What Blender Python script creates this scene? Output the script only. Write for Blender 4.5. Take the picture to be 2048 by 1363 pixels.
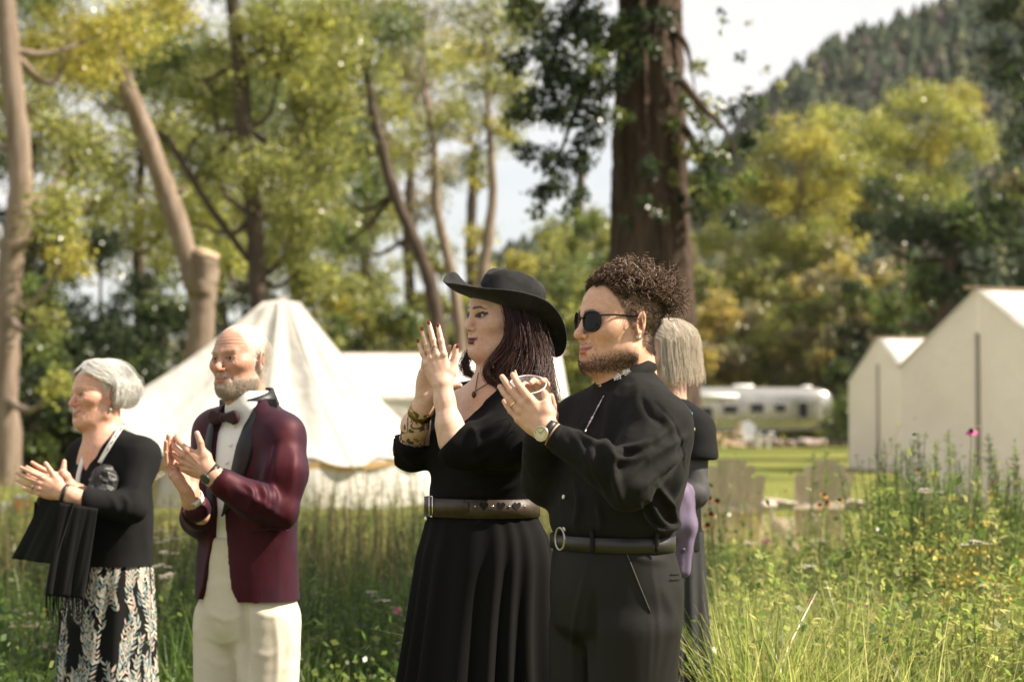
import bpy, math, random
import numpy as np
from mathutils import Vector, Matrix, Euler

for _o in list(bpy.data.objects):
    bpy.data.objects.remove(_o)
SC = bpy.context.scene
COL = SC.collection
rng = np.random.default_rng(7)
random.seed(7)

# ------------------------------------------------------------------ camera
CAM_H = 1.38
FPX = 70.0 / 36.0 * 2048.0          # focal length in photograph pixels
PITCH = math.atan((822.0 - 681.5) / FPX)
cam_data = bpy.data.cameras.new('camera')
cam = bpy.data.objects.new('camera', cam_data)
COL.objects.link(cam)
cam.location = (0, 0, CAM_H)
cam.rotation_euler = (math.pi / 2 + PITCH, 0, 0)
cam_data.lens = 70.0
cam_data.sensor_width = 36.0
cam_data.clip_start = 0.05
cam_data.clip_end = 6000.0
cam_data.dof.use_dof = True
cam_data.dof.focus_distance = 5.15
cam_data.dof.aperture_fstop = 3.6
SC.camera = cam

# ------------------------------------------------------------------ sky and sun
SUN_EL = math.radians(44.0)
SUN_AZ = math.radians(-5.0)         # from +X (right of the picture) turned towards the camera
sun_dir = Vector((math.cos(SUN_EL) * math.cos(SUN_AZ), math.cos(SUN_EL) * math.sin(SUN_AZ), math.sin(SUN_EL)))
world = bpy.data.worlds.new('World')
SC.world = world
world.use_nodes = True
_nt = world.node_tree
_nt.nodes.clear()
_out = _nt.nodes.new('ShaderNodeOutputWorld')
_bg = _nt.nodes.new('ShaderNodeBackground')
_sky = _nt.nodes.new('ShaderNodeTexSky')
_sky.sky_type = 'NISHITA'
_sky.sun_disc = False
_sky.sun_elevation = SUN_EL
_sky.sun_rotation = math.pi / 2 - SUN_AZ
_sky.air_density = 1.0
_sky.dust_density = 1.2
_bg.inputs['Strength'].default_value = 0.065
# thin bright cloud cover over the whole sky
_tc = _nt.nodes.new('ShaderNodeTexCoord')
_mp = _nt.nodes.new('ShaderNodeMapping')
_mp.inputs['Scale'].default_value = (1.0, 1.0, 2.6)
_no = _nt.nodes.new('ShaderNodeTexNoise')
_no.inputs['Scale'].default_value = 2.3
_no.inputs['Detail'].default_value = 7.0
_no.inputs['Roughness'].default_value = 0.55
_rp = _nt.nodes.new('ShaderNodeValToRGB')
_rp.color_ramp.elements[0].position = 0.30
_rp.color_ramp.elements[0].color = (0.3, 0.3, 0.3, 1)
_rp.color_ramp.elements[1].position = 0.50
_rp.color_ramp.elements[1].color = (1, 1, 1, 1)
_mx = _nt.nodes.new('ShaderNodeMix')
_mx.data_type = 'RGBA'
_mx.inputs['B'].default_value = (6.0, 5.95, 5.9, 1)
_nt.links.new(_tc.outputs['Generated'], _mp.inputs['Vector'])
_nt.links.new(_mp.outputs['Vector'], _no.inputs['Vector'])
_nt.links.new(_no.outputs['Fac'], _rp.inputs['Fac'])
_nt.links.new(_rp.outputs['Color'], _mx.inputs['Factor'])
_nt.links.new(_sky.outputs['Color'], _mx.inputs['A'])
_nt.links.new(_mx.outputs['Result'], _bg.inputs['Color'])
_nt.links.new(_bg.outputs['Background'], _out.inputs['Surface'])

_sl = bpy.data.lights.new('sun', 'SUN')
_sl.energy = 5.0
_sl.angle = math.radians(0.5)
_sl.color = (1.0, 0.885, 0.73)
_so = bpy.data.objects.new('sun', _sl)
COL.objects.link(_so)
_so.location = (30, -10, 40)
_so.rotation_euler = sun_dir.to_track_quat('Z', 'Y').to_euler()

SC.view_settings.view_transform = 'Standard'
SC.view_settings.look = 'None'
SC.view_settings.exposure = 1.35
SC.view_settings.gamma = 1.0
SC.view_settings.use_curve_mapping = False
SC.render.engine = 'CYCLES'
SC.cycles.use_denoising = True
SC.cycles.max_bounces = 8
SC.cycles.diffuse_bounces = 5
SC.cycles.glossy_bounces = 3
SC.cycles.transmission_bounces = 4
SC.cycles.transparent_max_bounces = 6
SC.cycles.caustics_reflective = False
SC.cycles.caustics_refractive = False
SC.cycles.sample_clamp_indirect = 4.0

_cp, _sp = math.cos(PITCH), math.sin(PITCH)


def W(px, py, Y):
    """World point on the ray of photograph pixel (px, py) at the given depth along the ground."""
    x = (px - 1024.0) / FPX
    y = (681.5 - py) / FPX
    dy = _cp - _sp * y
    dz = _sp + _cp * y
    return np.array((x * Y / dy, Y, CAM_H + dz * Y / dy))
# ------------------------------------------------------------------ object helpers
def mesh_obj(name, verts, faces, mat=None, parent=None, smooth=False, col=None, attrs=None):
    me = bpy.data.meshes.new(name)
    V = np.asarray(verts, dtype=np.float64).reshape(-1, 3)
    if isinstance(faces, np.ndarray):
        n, k = faces.shape
        me.vertices.add(len(V))
        me.vertices.foreach_set('co', V.astype(np.float32).ravel())
        me.loops.add(n * k)
        me.loops.foreach_set('vertex_index', faces.astype(np.int32).ravel())
        me.polygons.add(n)
        me.polygons.foreach_set('loop_start', np.arange(0, n * k, k, dtype=np.int32))
        me.update(calc_edges=True)
    else:
        me.from_pydata(V.tolist(), [], [tuple(int(i) for i in f) for f in faces])
        me.update()
    if smooth:
        me.polygons.foreach_set('use_smooth', np.ones(len(me.polygons), dtype=bool))
    if col is not None:
        at = me.color_attributes.new('col', 'FLOAT_COLOR', 'POINT')
        c = np.ones((len(V), 4), dtype=np.float32)
        c[:, :3] = col
        at.data.foreach_set('color', c.ravel())
    if attrs:
        for k, v in attrs.items():
            a = me.attributes.new(k, 'FLOAT', 'POINT')
            a.data.foreach_set('value', np.asarray(v, dtype=np.float32))
    o = bpy.data.objects.new(name, me)
    COL.objects.link(o)
    if mat is not None:
        for m in (mat if isinstance(mat, (list, tuple)) else [mat]):
            me.materials.append(m)
    if parent is not None:
        o.parent = parent
        o.matrix_parent_inverse = Matrix.Translation(parent.location).inverted() if parent.type == 'EMPTY' and parent.parent is None and not any(parent.rotation_euler) else Matrix()
    return o


def tag(o, label, cat, group=None, kind=None):
    if label: o['label'] = label
    if cat: o['category'] = cat
    if group: o['group'] = group
    if kind: o['kind'] = kind
    return o


def thing(name, label, cat, loc=(0, 0, 0), group=None):
    o = bpy.data.objects.new(name, None)
    COL.objects.link(o)
    o.location = Vector([float(v) for v in loc])
    o.empty_display_size = 0.1
    return tag(o, label, cat, group)


def copy_tree(o, parent=None):
    c = o.copy()
    COL.objects.link(c)
    if parent is not None:
        c.parent = parent
    for ch in list(o.children):
        copy_tree(ch, c)
    return c


class MB:
    """collects polygons into one mesh"""
    def __init__(s):
        s.v = []; s.f = []

    def add(s, v, f):
        b = len(s.v)
        s.v.extend([tuple(float(c) for c in p) for p in v])
        s.f.extend([tuple(int(i) + b for i in q) for q in f])
        return s

    def box(s, lo, hi, M=None, bev=0.0):
        lo = np.array(lo, float); hi = np.array(hi, float)
        if bev > 0:
            c = (lo + hi) / 2; h = (hi - lo) / 2
            b = min(bev, h.min() * 0.9)
            pts = []
            for sx in (-1, 1):
                for sy in (-1, 1):
                    for sz in (-1, 1):
                        sg = np.array((sx, sy, sz))
                        for a in range(3):
                            q = sg * h
                            for bb in range(3):
                                if bb != a: q[bb] -= sg[bb] * b
                            pts.append(c + q)
            v = np.array(pts)
            f = []
            idx = lambda sx, sy, sz, a: ((sx * 2 + sy) * 2 + sz) * 3 + a
            for a in range(3):
                o1, o2 = [(1, 2), (2, 0), (0, 1)][a]
                for s0 in (0, 1):
                    ring = []
                    for u, w in ((0, 0), (1, 0), (1, 1), (0, 1)):
                        cc = [0, 0, 0]; cc[a] = s0; cc[o1] = u; cc[o2] = w
                        ring.append(idx(*cc, a))
                    f.append(ring if s0 else ring[::-1])
            for a in range(3):
                o1, o2 = [(1, 2), (2, 0), (0, 1)][a]
                for u in (0, 1):
                    for w in (0, 1):
                        c0 = [0, 0, 0]; c1 = [0, 0, 0]
                        c0[a] = 0; c1[a] = 1
                        for cc in (c0, c1): cc[o1] = u; cc[o2] = w
                        q = [idx(*c0, o1), idx(*c1, o1), idx(*c1, o2), idx(*c0, o2)]
                        f.append(q if (u + w) % 2 == 1 else q[::-1])
            for sx in (0, 1):
                for sy in (0, 1):
                    for sz in (0, 1):
                        q = [idx(sx, sy, sz, 0), idx(sx, sy, sz, 1), idx(sx, sy, sz, 2)]
                        f.append(q if (sx + sy + sz) % 2 == 1 else q[::-1])
        else:
            v = np.array([(x, y, z) for x in (lo[0], hi[0]) for y in (lo[1], hi[1]) for z in (lo[2], hi[2])])
            f = [(0, 1, 3, 2), (4, 6, 7, 5), (0, 4, 5, 1), (2, 3, 7, 6), (0, 2, 6, 4), (1, 5, 7, 3)]
        if M is not None:
            v = v @ np.array(M.to_3x3()).T + np.array(M.translation)
        return s.add(v, f)

    def tube(s, pts, rad, sides=8, cap=True, flat=1.0, up=(0, 0, 1)):
        pts = np.asarray(pts, float)
        n = len(pts)
        rad = np.broadcast_to(np.asarray(rad, float), (n,))
        t = np.gradient(pts, axis=0)
        t /= np.linalg.norm(t, axis=1)[:, None] + 1e-12
        ref = np.array(up, float)
        if abs(np.dot(ref, t[0])) > 0.95: ref = np.array((1.0, 0, 0))
        u = np.cross(t[0], ref); u /= np.linalg.norm(u)
        V = []
        for i in range(n):
            u = u - t[i] * np.dot(u, t[i]); u /= np.linalg.norm(u) + 1e-12
            w = np.cross(t[i], u)
            for k in range(sides):
                a = 2 * math.pi * k / sides
                V.append(pts[i] + rad[i] * (math.cos(a) * u + flat * math.sin(a) * w))
        F = []
        for i in range(n - 1):
            for k in range(sides):
                a, b = i * sides + k, i * sides + (k + 1) % sides
                F.append((a, b, b + sides, a + sides))
        if cap:
            F.append(tuple(range(sides))[::-1]); F.append(tuple((n - 1) * sides + k for k in range(sides)))
        return s.add(V, F)

    def lathe(s, prof, center=(0, 0, 0), axis=(0, 0, 1), sides=20, cap=True):
        axis = np.array(axis, float); axis /= np.linalg.norm(axis)
        ref = np.array((1.0, 0, 0)) if abs(axis[0]) < 0.9 else np.array((0, 1.0, 0))
        u = np.cross(axis, ref); u /= np.linalg.norm(u); w = np.cross(axis, u)
        V = []; F = []
        c = np.array(center, float)
        for r, h in prof:
            for k in range(sides):
                a = 2 * math.pi * k / sides
                V.append(c + axis * h + r * (math.cos(a) * u + math.sin(a) * w))
        for i in range(len(prof) - 1):
            for k in range(sides):
                a, b = i * sides + k, i * sides + (k + 1) % sides
                F.append((a, b, b + sides, a + sides))
        if cap:
            F.append(tuple(range(sides))[::-1]); F.append(tuple((len(prof) - 1) * sides + k for k in range(sides)))
        return s.add(V, F)

    def build(s, name, mat, parent=None, smooth=False):
        return mesh_obj(name, s.v, s.f, mat, parent, smooth)


def bez(pts, n):
    """smooth Catmull-Rom curve through the points, n samples"""
    P = np.asarray(pts, float)
    if len(P) == 2:
        t = np.linspace(0, 1, n)[:, None]
        return P[0] * (1 - t) + P[1] * t
    E = np.vstack([2 * P[0] - P[1], P, 2 * P[-1] - P[-2]])
    u = np.linspace(0, len(P) - 1 - 1e-9, n)
    i = u.astype(int); t = (u - i)[:, None]
    a, b, c, d = E[i], E[i + 1], E[i + 2], E[i + 3]
    return 0.5 * ((2 * b) + (c - a) * t + (2 * a - 5 * b + 4 * c - d) * t ** 2 + (3 * b - a - 3 * c + d) * t ** 3)


# ------------------------------------------------------------------ noise
def _hash(ix, iy, iz, seed):
    h = (ix.astype(np.int64) * 374761393 + iy.astype(np.int64) * 668265263 + iz.astype(np.int64) * 2147483647 + seed * 974711) & 0xFFFFFFFF
    h = ((h ^ (h >> 13)) * 1274126177) & 0xFFFFFFFF
    return ((h ^ (h >> 16)) & 0xFFFF) / 65535.0


def vnoise(P, seed=0):
    """value noise, -1..1, P (n,3)"""
    P = np.asarray(P, float)
    i = np.floor(P).astype(np.int64); f = P - i
    f = f * f * (3 - 2 * f)
    r = 0
    for dx in (0, 1):
        for dy in (0, 1):
            for dz in (0, 1):
                w = (f[:, 0] if dx else 1 - f[:, 0]) * (f[:, 1] if dy else 1 - f[:, 1]) * (f[:, 2] if dz else 1 - f[:, 2])
                r = r + w * _hash(i[:, 0] + dx, i[:, 1] + dy, i[:, 2] + dz, seed)
    return r * 2 - 1


def fbm(P, oct=3, seed=0):
    r = 0; a = 1.0; P = np.asarray(P, float)
    for o in range(oct):
        r = r + a * vnoise(P * 2 ** o, seed + o * 17); a *= 0.5
    return r


# ------------------------------------------------------------------ distance-field modelling
class Vol:
    def __init__(s, lo, hi, h):
        s.h = h
        s.lo = np.array(lo, float)
        s.n = np.ceil((np.array(hi, float) - s.lo) / h).astype(int) + 1
        s.D = np.full(s.n, 0.5, dtype=np.float32)
        s.ax = [(s.lo[a] + h * np.arange(s.n[a])).astype(np.float32) for a in range(3)]

    def _sl(s, lo, hi):
        a = np.clip(np.floor((np.array(lo) - s.lo) / s.h).astype(int), 0, s.n)
        b = np.clip(np.ceil((np.array(hi) - s.lo) / s.h).astype(int) + 1, 0, s.n)
        return tuple(slice(a[i], b[i]) for i in range(3))

    def op(s, fn, lo, hi, k=0.0, mode='u'):
        m = k + 0.012
        sl = s._sl(np.array(lo) - m, np.array(hi) + m)
        if any(q.stop <= q.start for q in sl): return s
        X = s.ax[0][sl[0]][:, None, None]; Y = s.ax[1][sl[1]][None, :, None]; Z = s.ax[2][sl[2]][None, None, :]
        b = fn(X, Y, Z)
        a = s.D[sl]
        if mode == 's':
            b = -b
        if mode == 'u':
            if k > 0:
                h = np.maximum(k - np.abs(a - b), 0) / k
                s.D[sl] = np.minimum(a, b) - h * h * k * 0.25
            else:
                s.D[sl] = np.minimum(a, b)
        else:
            if k > 0:
                h = np.maximum(k - np.abs(a - b), 0) / k
                s.D[sl] = np.maximum(a, b) + h * h * k * 0.25
            else:
                s.D[sl] = np.maximum(a, b)
        return s

    def ell(s, c, r, R=None, k=0.0, mode='u'):
        c = np.array(c, float); r = np.broadcast_to(np.array(r, float), (3,))
        R = np.eye(3) if R is None else np.asarray(R, float)      # columns = local axes in world
        e = np.abs(R) @ r

        def fn(X, Y, Z):
            x, y, z = X - c[0], Y - c[1], Z - c[2]
            l = [R[0, i] * x + R[1, i] * y + R[2, i] * z for i in range(3)]
            k0 = np.sqrt(sum((l[i] / r[i]) ** 2 for i in range(3)))
            k1 = np.sqrt(sum((l[i] / r[i] ** 2) ** 2 for i in range(3))) + 1e-9
            return k0 * (k0 - 1) / k1
        return s.op(fn, c - e, c + e, k, mode)

    def cap(s, a, b, ra, rb=None, k=0.0, mode='u'):
        a = np.array(a, float); b = np.array(b, float); rb = ra if rb is None else rb
        d = b - a; L = float(d @ d) + 1e-12
        R = max(ra, rb)

        def fn(X, Y, Z):
            x, y, z = X - a[0], Y - a[1], Z - a[2]
            t = np.clip((x * d[0] + y * d[1] + z * d[2]) / L, 0, 1)
            return np.sqrt((x - t * d[0]) ** 2 + (y - t * d[1]) ** 2 + (z - t * d[2]) ** 2) - (ra + t * (rb - ra))
        return s.op(fn, np.minimum(a, b) - R, np.maximum(a, b) + R, k, mode)

    def chain(s, pts, rad, k=0.0, mode='u', k0=None):
        for i in range(len(pts) - 1):
            s.cap(pts[i], pts[i + 1], rad[i], rad[i + 1], k if i or k0 is None else k0, mode)
        return s

    def box(s, c, hs, R=None, rnd=0.0, k=0.0, mode='u'):
        c = np.array(c, float); hs = np.array(hs, float)
        R = np.eye(3) if R is None else np.asarray(R, float)
        e = np.abs(R) @ hs

        def fn(X, Y, Z):
            x, y, z = X - c[0], Y - c[1], Z - c[2]
            q = [np.abs(R[0, i] * x + R[1, i] * y + R[2, i] * z) - (hs[i] - rnd) for i in range(3)]
            out = np.sqrt(sum(np.maximum(v, 0) ** 2 for v in q))
            return out + np.minimum(np.maximum(q[0], np.maximum(q[1], q[2])), 0) - rnd
        return s.op(fn, c - e, c + e, k, mode)

    def loft(s, secs, k=0.0, mode='u', grow=0.0, sup=2.0, endround=0.0):
        """secs: (z, cx, cy, rx, ry, yaw) ellipses, interpolated along z"""
        S = np.array(sorted(secs), float)
        zs = S[:, 0]
        zlo, zhi = zs[0], zs[-1]
        m = S[:, 3:5].max() + grow
        lo = np.array((S[:, 1].min() - m, S[:, 2].min() - m, zlo)); hi = np.array((S[:, 1].max() + m, S[:, 2].max() + m, zhi))

        def fn(X, Y, Z):
            zz = np.clip(Z.ravel(), zlo, zhi)
            # smooth interpolation of the sections
            P = [pchip(zs, S[:, i], zz)[None, None, :].astype(np.float32) for i in range(1, 6)]
            c, sn = np.cos(P[4]), np.sin(P[4])
            x = (X - P[0]) * c + (Y - P[1]) * sn
            y = -(X - P[0]) * sn + (Y - P[1]) * c
            rx = P[2] + grow; ry = P[3] + grow
            if sup == 2.0:
                k0 = np.sqrt((x / rx) ** 2 + (y / ry) ** 2)
                k1 = np.sqrt((x / rx ** 2) ** 2 + (y / ry ** 2) ** 2) + 1e-6
                d = k0 * (k0 - 1) / k1
            else:
                k0 = ((np.abs(x) / rx) ** sup + (np.abs(y) / ry) ** sup) ** (1 / sup)
                d = (k0 - 1) * np.minimum(rx, ry)
            e = np.maximum(Z - zhi, zlo - Z)
            return np.maximum(d, e)
        return s.op(fn, lo, hi, k, mode)

    def mesh(s):
        return surfnet(s.D, s.lo, s.h)


def pchip(x, y, q):
    """monotone cubic interpolation"""
    x = np.asarray(x, float); y = np.asarray(y, float)
    h = np.diff(x); d = np.diff(y) / h
    m = np.zeros(len(x))
    if len(x) > 2:
        w = d[:-1] * d[1:] > 0
        m[1:-1][w] = 2 * d[:-1][w] * d[1:][w] / (d[:-1][w] + d[1:][w])
    m[0] = d[0]; m[-1] = d[-1]
    i = np.clip(np.searchsorted(x, q, side='right') - 1, 0, len(x) - 2)
    t = (q - x[i]) / h[i]
    return ((2 * t ** 3 - 3 * t ** 2 + 1) * y[i] + (t ** 3 - 2 * t ** 2 + t) * h[i] * m[i]
            + (-2 * t ** 3 + 3 * t ** 2) * y[i + 1] + (t ** 3 - t ** 2) * h[i] * m[i + 1])


def surfnet(D, lo, h):
    s = D < 0
    c = np.zeros(np.array(D.shape) - 1, dtype=np.int8)
    offs = [(i, j, k) for i in (0, 1) for j in (0, 1) for k in (0, 1)]
    nx, ny, nz = c.shape
    for (i, j, k) in offs:
        c += s[i:i + nx, j:j + ny, k:k + nz]
    act = (c > 0) & (c < 8)
    I = np.argwhere(act)
    if len(I) == 0:
        return np.zeros((0, 3)), np.zeros((0, 4), int)
    vid = np.full(c.shape, -1, dtype=np.int32)
    vid[act] = np.arange(len(I))
    val = np.stack([D[I[:, 0] + i, I[:, 1] + j, I[:, 2] + k] for (i, j, k) in offs], 1).astype(np.float64)
    pos = np.zeros((len(I), 3)); cnt = np.zeros(len(I))
    O = np.array(offs, float)
    for a in range(8):
        for b in range(a + 1, 8):
            if np.abs(O[a] - O[b]).sum() != 1: continue
            m = (val[:, a] < 0) != (val[:, b] < 0)
            t = val[m, a] / (val[m, a] - val[m, b])
            pos[m] += O[a] + t[:, None] * (O[b] - O[a]); cnt[m] += 1
    V = lo + h * (I + pos / cnt[:, None])
    F = []
    for ax in range(3):
        u, w = (ax + 1) % 3, (ax + 2) % 3
        sl0 = [slice(None)] * 3; sl1 = [slice(None)] * 3
        sl0[ax] = slice(0, -1); sl1[ax] = slice(1, None)
        for q in (u, w):
            sl0[q] = slice(1, -1); sl1[q] = slice(1, -1)
        e = s[tuple(sl0)] != s[tuple(sl1)]
        E = np.argwhere(e)
        off = np.zeros(3, int); off[u] = 1; off[w] = 1
        E = E + off
        ins = s[E[:, 0], E[:, 1], E[:, 2]]
        q = []
        for (du, dw) in ((-1, -1), (0, -1), (0, 0), (-1, 0)):
            c_ = E.copy(); c_[:, u] += du; c_[:, w] += dw
            q.append(vid[c_[:, 0], c_[:, 1], c_[:, 2]])
        Q = np.stack(q, 1)
        Q[~ins] = Q[~ins][:, ::-1]
        F.append(Q)
    F = np.vstack(F)
    F = F[(F >= 0).all(1)]
    return V, F


def vnormals(V, F):
    n = np.cross(V[F[:, 2]] - V[F[:, 0]], V[F[:, 3]] - V[F[:, 1]])
    N = np.zeros_like(V)
    for k in range(4):
        for a in range(3):
            N[:, a] += np.bincount(F[:, k], weights=n[:, a], minlength=len(V))
    return N / (np.linalg.norm(N, axis=1)[:, None] + 1e-12)


def smooth_mesh(V, F, it=1, lam=0.5):
    for _ in range(it):
        S = np.zeros_like(V); C = np.zeros(len(V))
        for a, b in ((0, 1), (1, 2), (2, 3), (3, 0)):
            for p, q in ((a, b), (b, a)):
                for x in range(3):
                    S[:, x] += np.bincount(F[:, p], weights=V[F[:, q], x], minlength=len(V))
                C += np.bincount(F[:, p], minlength=len(V))
        V = V + lam * (S / np.maximum(C, 1)[:, None] - V)
    return V


def seg_dist(P, a, b):
    a = np.asarray(a, float); b = np.asarray(b, float); d = b - a
    t = np.clip(((P - a) @ d) / (d @ d + 1e-12), 0, 1)
    return np.linalg.norm(P - a - t[:, None] * d, axis=1), t


def poly_dist(P, pts):
    r = None
    for i in range(len(pts) - 1):
        d, _ = seg_dist(P, pts[i], pts[i + 1])
        r = d if r is None else np.minimum(r, d)
    return r


def sstep(a, b, x):
    t = np.clip((x - a) / (b - a), 0, 1)
    return t * t * (3 - 2 * t)


def mixc(c, m, col):
    m = np.asarray(m)[:, None]
    return c * (1 - m) + np.array(col) * m


def join(parts):
    """parts: (V,F,col) with quad faces -> one"""
    V = []; F = []; C = []; b = 0
    for v, f, c in parts:
        V.append(v); F.append(f + b); C.append(np.broadcast_to(c, (len(v), 3))); b += len(v)
    return np.vstack(V), np.vstack(F), np.vstack(C)


def strands(paths, r0, r1=None, sides=3):
    """paths (m,n,3) -> quads of thin tubes"""
    P = np.asarray(paths, float)
    m, n, _ = P.shape
    r1 = r0 * 0.4 if r1 is None else r1
    T = np.gradient(P, axis=1); T /= np.linalg.norm(T, axis=2)[..., None] + 1e-12
    ref = np.array((0.31, 0.22, 0.92))
    U = np.cross(T, ref); U /= np.linalg.norm(U, axis=2)[..., None] + 1e-9
    Wv = np.cross(T, U)
    rad = np.linspace(1, 0, n)[None, :, None] * (r0 - r1) + r1
    V = np.stack([P + rad * (math.cos(2 * math.pi * k / sides) * U + math.sin(2 * math.pi * k / sides) * Wv) for k in range(sides)], 2)
    idx = np.arange(m * n * sides).reshape(m, n, sides)
    a = idx[:, :-1, :]; b = np.roll(a, -1, axis=2); c = idx[:, 1:, :]; d = np.roll(c, -1, axis=2)
    F = np.stack([a, b, d, c], -1).reshape(-1, 4)
    return V.reshape(-1, 3), F


# ------------------------------------------------------------------ materials
MATS = {}


def new_mat(name):
    m = bpy.data.materials.new(name)
    m.use_nodes = True
    return m, m.node_tree, m.node_tree.nodes['Principled BSDF']


def mat(name, col, rough=0.6, metal=0.0, var=0.0, scale=20.0, bump=0.0, bscale=60.0, sheen=0.0, spec=0.5, col2=None, attr=False,
        sss=0.0, coat=0.0, trans=0.0, ior=1.45, emit=None, emis=0.0, stretch=None, objc=False, aniso=0.0, obrand=0.0):
    if name in MATS: return MATS[name]
    m, nt, b = new_mat(name)
    L = nt.links
    b.inputs['Base Color'].default_value = (*col, 1)
    b.inputs['Roughness'].default_value = rough
    b.inputs['Metallic'].default_value = metal
    b.inputs['Specular IOR Level'].default_value = spec
    b.inputs['IOR'].default_value = ior
    if sheen: b.inputs['Sheen Weight'].default_value = sheen; b.inputs['Sheen Roughness'].default_value = 0.4
    if coat: b.inputs['Coat Weight'].default_value = coat
    if trans: b.inputs['Transmission Weight'].default_value = trans
    if sss:
        b.inputs['Subsurface Weight'].default_value = sss
        b.inputs['Subsurface Radius'].default_value = (1.0, 0.35, 0.2)
        b.inputs['Subsurface Scale'].default_value = 0.006
    if emis:
        b.inputs['Emission Color'].default_value = (*(emit or col), 1); b.inputs['Emission Strength'].default_value = emis
    tc = nt.nodes.new('ShaderNodeTexCoord')
    vec = tc.outputs['Object']
    if stretch:
        mp = nt.nodes.new('ShaderNodeMapping'); mp.inputs['Scale'].default_value = stretch
        L.new(vec, mp.inputs['Vector']); vec = mp.outputs['Vector']
    src = None
    if attr:
        a = nt.nodes.new('ShaderNodeAttribute'); a.attribute_name = 'col'
        src = a.outputs['Color']
    if var or col2:
        n = nt.nodes.new('ShaderNodeTexNoise'); n.inputs['Scale'].default_value = scale; n.inputs['Detail'].default_value = 5
        n.inputs['Roughness'].default_value = 0.6
        L.new(vec, n.inputs['Vector'])
        mx = nt.nodes.new('ShaderNodeMix'); mx.data_type = 'RGBA'
        rmp = nt.nodes.new('ShaderNodeMapRange'); rmp.inputs['From Min'].default_value = 0.3; rmp.inputs['From Max'].default_value = 0.7
        L.new(n.outputs['Fac'], rmp.inputs['Value'])
        L.new(rmp.outputs['Result'], mx.inputs['Factor'])
        if attr:
            mx.blend_type = 'MULTIPLY'
            mx.inputs['B'].default_value = (1 - var, 1 - var, 1 - var, 1)
            L.new(src, mx.inputs['A'])
        else:
            c2 = col2 or tuple(c * (1 - var) for c in col)
            mx.inputs['A'].default_value = (*col, 1); mx.inputs['B'].default_value = (*c2, 1)
        src = mx.outputs['Result']
    if obrand:
        oi = nt.nodes.new('ShaderNodeObjectInfo')
        hs = nt.nodes.new('ShaderNodeHueSaturation')
        mr = nt.nodes.new('ShaderNodeMapRange'); mr.inputs['To Min'].default_value = 1 - obrand; mr.inputs['To Max'].default_value = 1 + obrand
        L.new(oi.outputs['Random'], mr.inputs['Value']); L.new(mr.outputs['Result'], hs.inputs['Value'])
        if src is not None: L.new(src, hs.inputs['Color'])
        else: hs.inputs['Color'].default_value = (*col, 1)
        src = hs.outputs['Color']
    if src is not None: L.new(src, b.inputs['Base Color'])
    if bump:
        n2 = nt.nodes.new('ShaderNodeTexNoise'); n2.inputs['Scale'].default_value = bscale; n2.inputs['Detail'].default_value = 4
        L.new(vec, n2.inputs['Vector'])
        bp = nt.nodes.new('ShaderNodeBump'); bp.inputs['Strength'].default_value = 1.0; bp.inputs['Distance'].default_value = bump
        L.new(n2.outputs['Fac'], bp.inputs['Height']); L.new(bp.outputs['Normal'], b.inputs['Normal'])
    MATS[name] = m
    return m
# ------------------------------------------------------------------ people: heads, hands, cloth
SKIN = mat('skin', (0.6, 0.4, 0.3), rough=0.48, attr=True, var=0.20, scale=75, sss=0.10, bump=0.00035, bscale=300, spec=0.40)
def white_hair_mat():
    m, nt, b = new_mat('white_hair'); L = nt.links
    a = nt.nodes.new('ShaderNodeAttribute'); a.attribute_name = 'col'
    t = nt.nodes.new('ShaderNodeBsdfTranslucent'); mx = nt.nodes.new('ShaderNodeMixShader'); mx.inputs['Fac'].default_value = 0.5
    b.inputs['Roughness'].default_value = 0.5
    L.new(a.outputs['Color'], b.inputs['Base Color']); L.new(a.outputs['Color'], t.inputs['Color'])
    L.new(b.outputs['BSDF'], mx.inputs[1]); L.new(t.outputs['BSDF'], mx.inputs[2]); L.new(mx.outputs['Shader'], nt.nodes['Material Output'].inputs['Surface'])
    return m


HAIR_WHITE = white_hair_mat()
HAIRM = mat('hair', (0.1, 0.08, 0.06), rough=0.42, attr=True, spec=0.5)
CLOTH_BLACK = mat('black_linen', (0.0120, 0.0114, 0.0108), rough=0.82, var=0.35, scale=900, bump=0.0006, bscale=1400, sheen=0.03, spec=0.16, stretch=(1, 1, 0.35))
TROUSER_BLACK = mat('black_twill', (0.0135, 0.0125, 0.0115), rough=0.62, var=0.2, scale=300, bump=0.0003, bscale=1800, spec=0.18)
BELT_BLACK = mat('black_leather', (0.018, 0.016, 0.015), rough=0.42, bump=0.0004, bscale=300)
STEEL = mat('steel', (0.62, 0.60, 0.57), rough=0.22, metal=1.0)
GOLD = mat('gold', (0.80, 0.56, 0.25), rough=0.25, metal=1.0)
SHOE = mat('shoe_leather', (0.02, 0.016, 0.014), rough=0.4)
PLASTIC_BLACK = mat('glossy_black_plastic', (0.006, 0.006, 0.006), rough=0.2, spec=0.3)
LENS = mat('dark_lens', (0.004, 0.004, 0.005), rough=0.04, spec=0.22)
THREAD_WHITE = mat('white_thread', (0.72, 0.68, 0.70), rough=0.8)
THREAD_LILAC = mat('lilac_thread', (0.55, 0.45, 0.58), rough=0.8, var=0.5, scale=400, col2=(0.75, 0.72, 0.76))
EYEM = mat('eyeball', (0.8, 0.8, 0.8), rough=0.08, attr=True)


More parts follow.
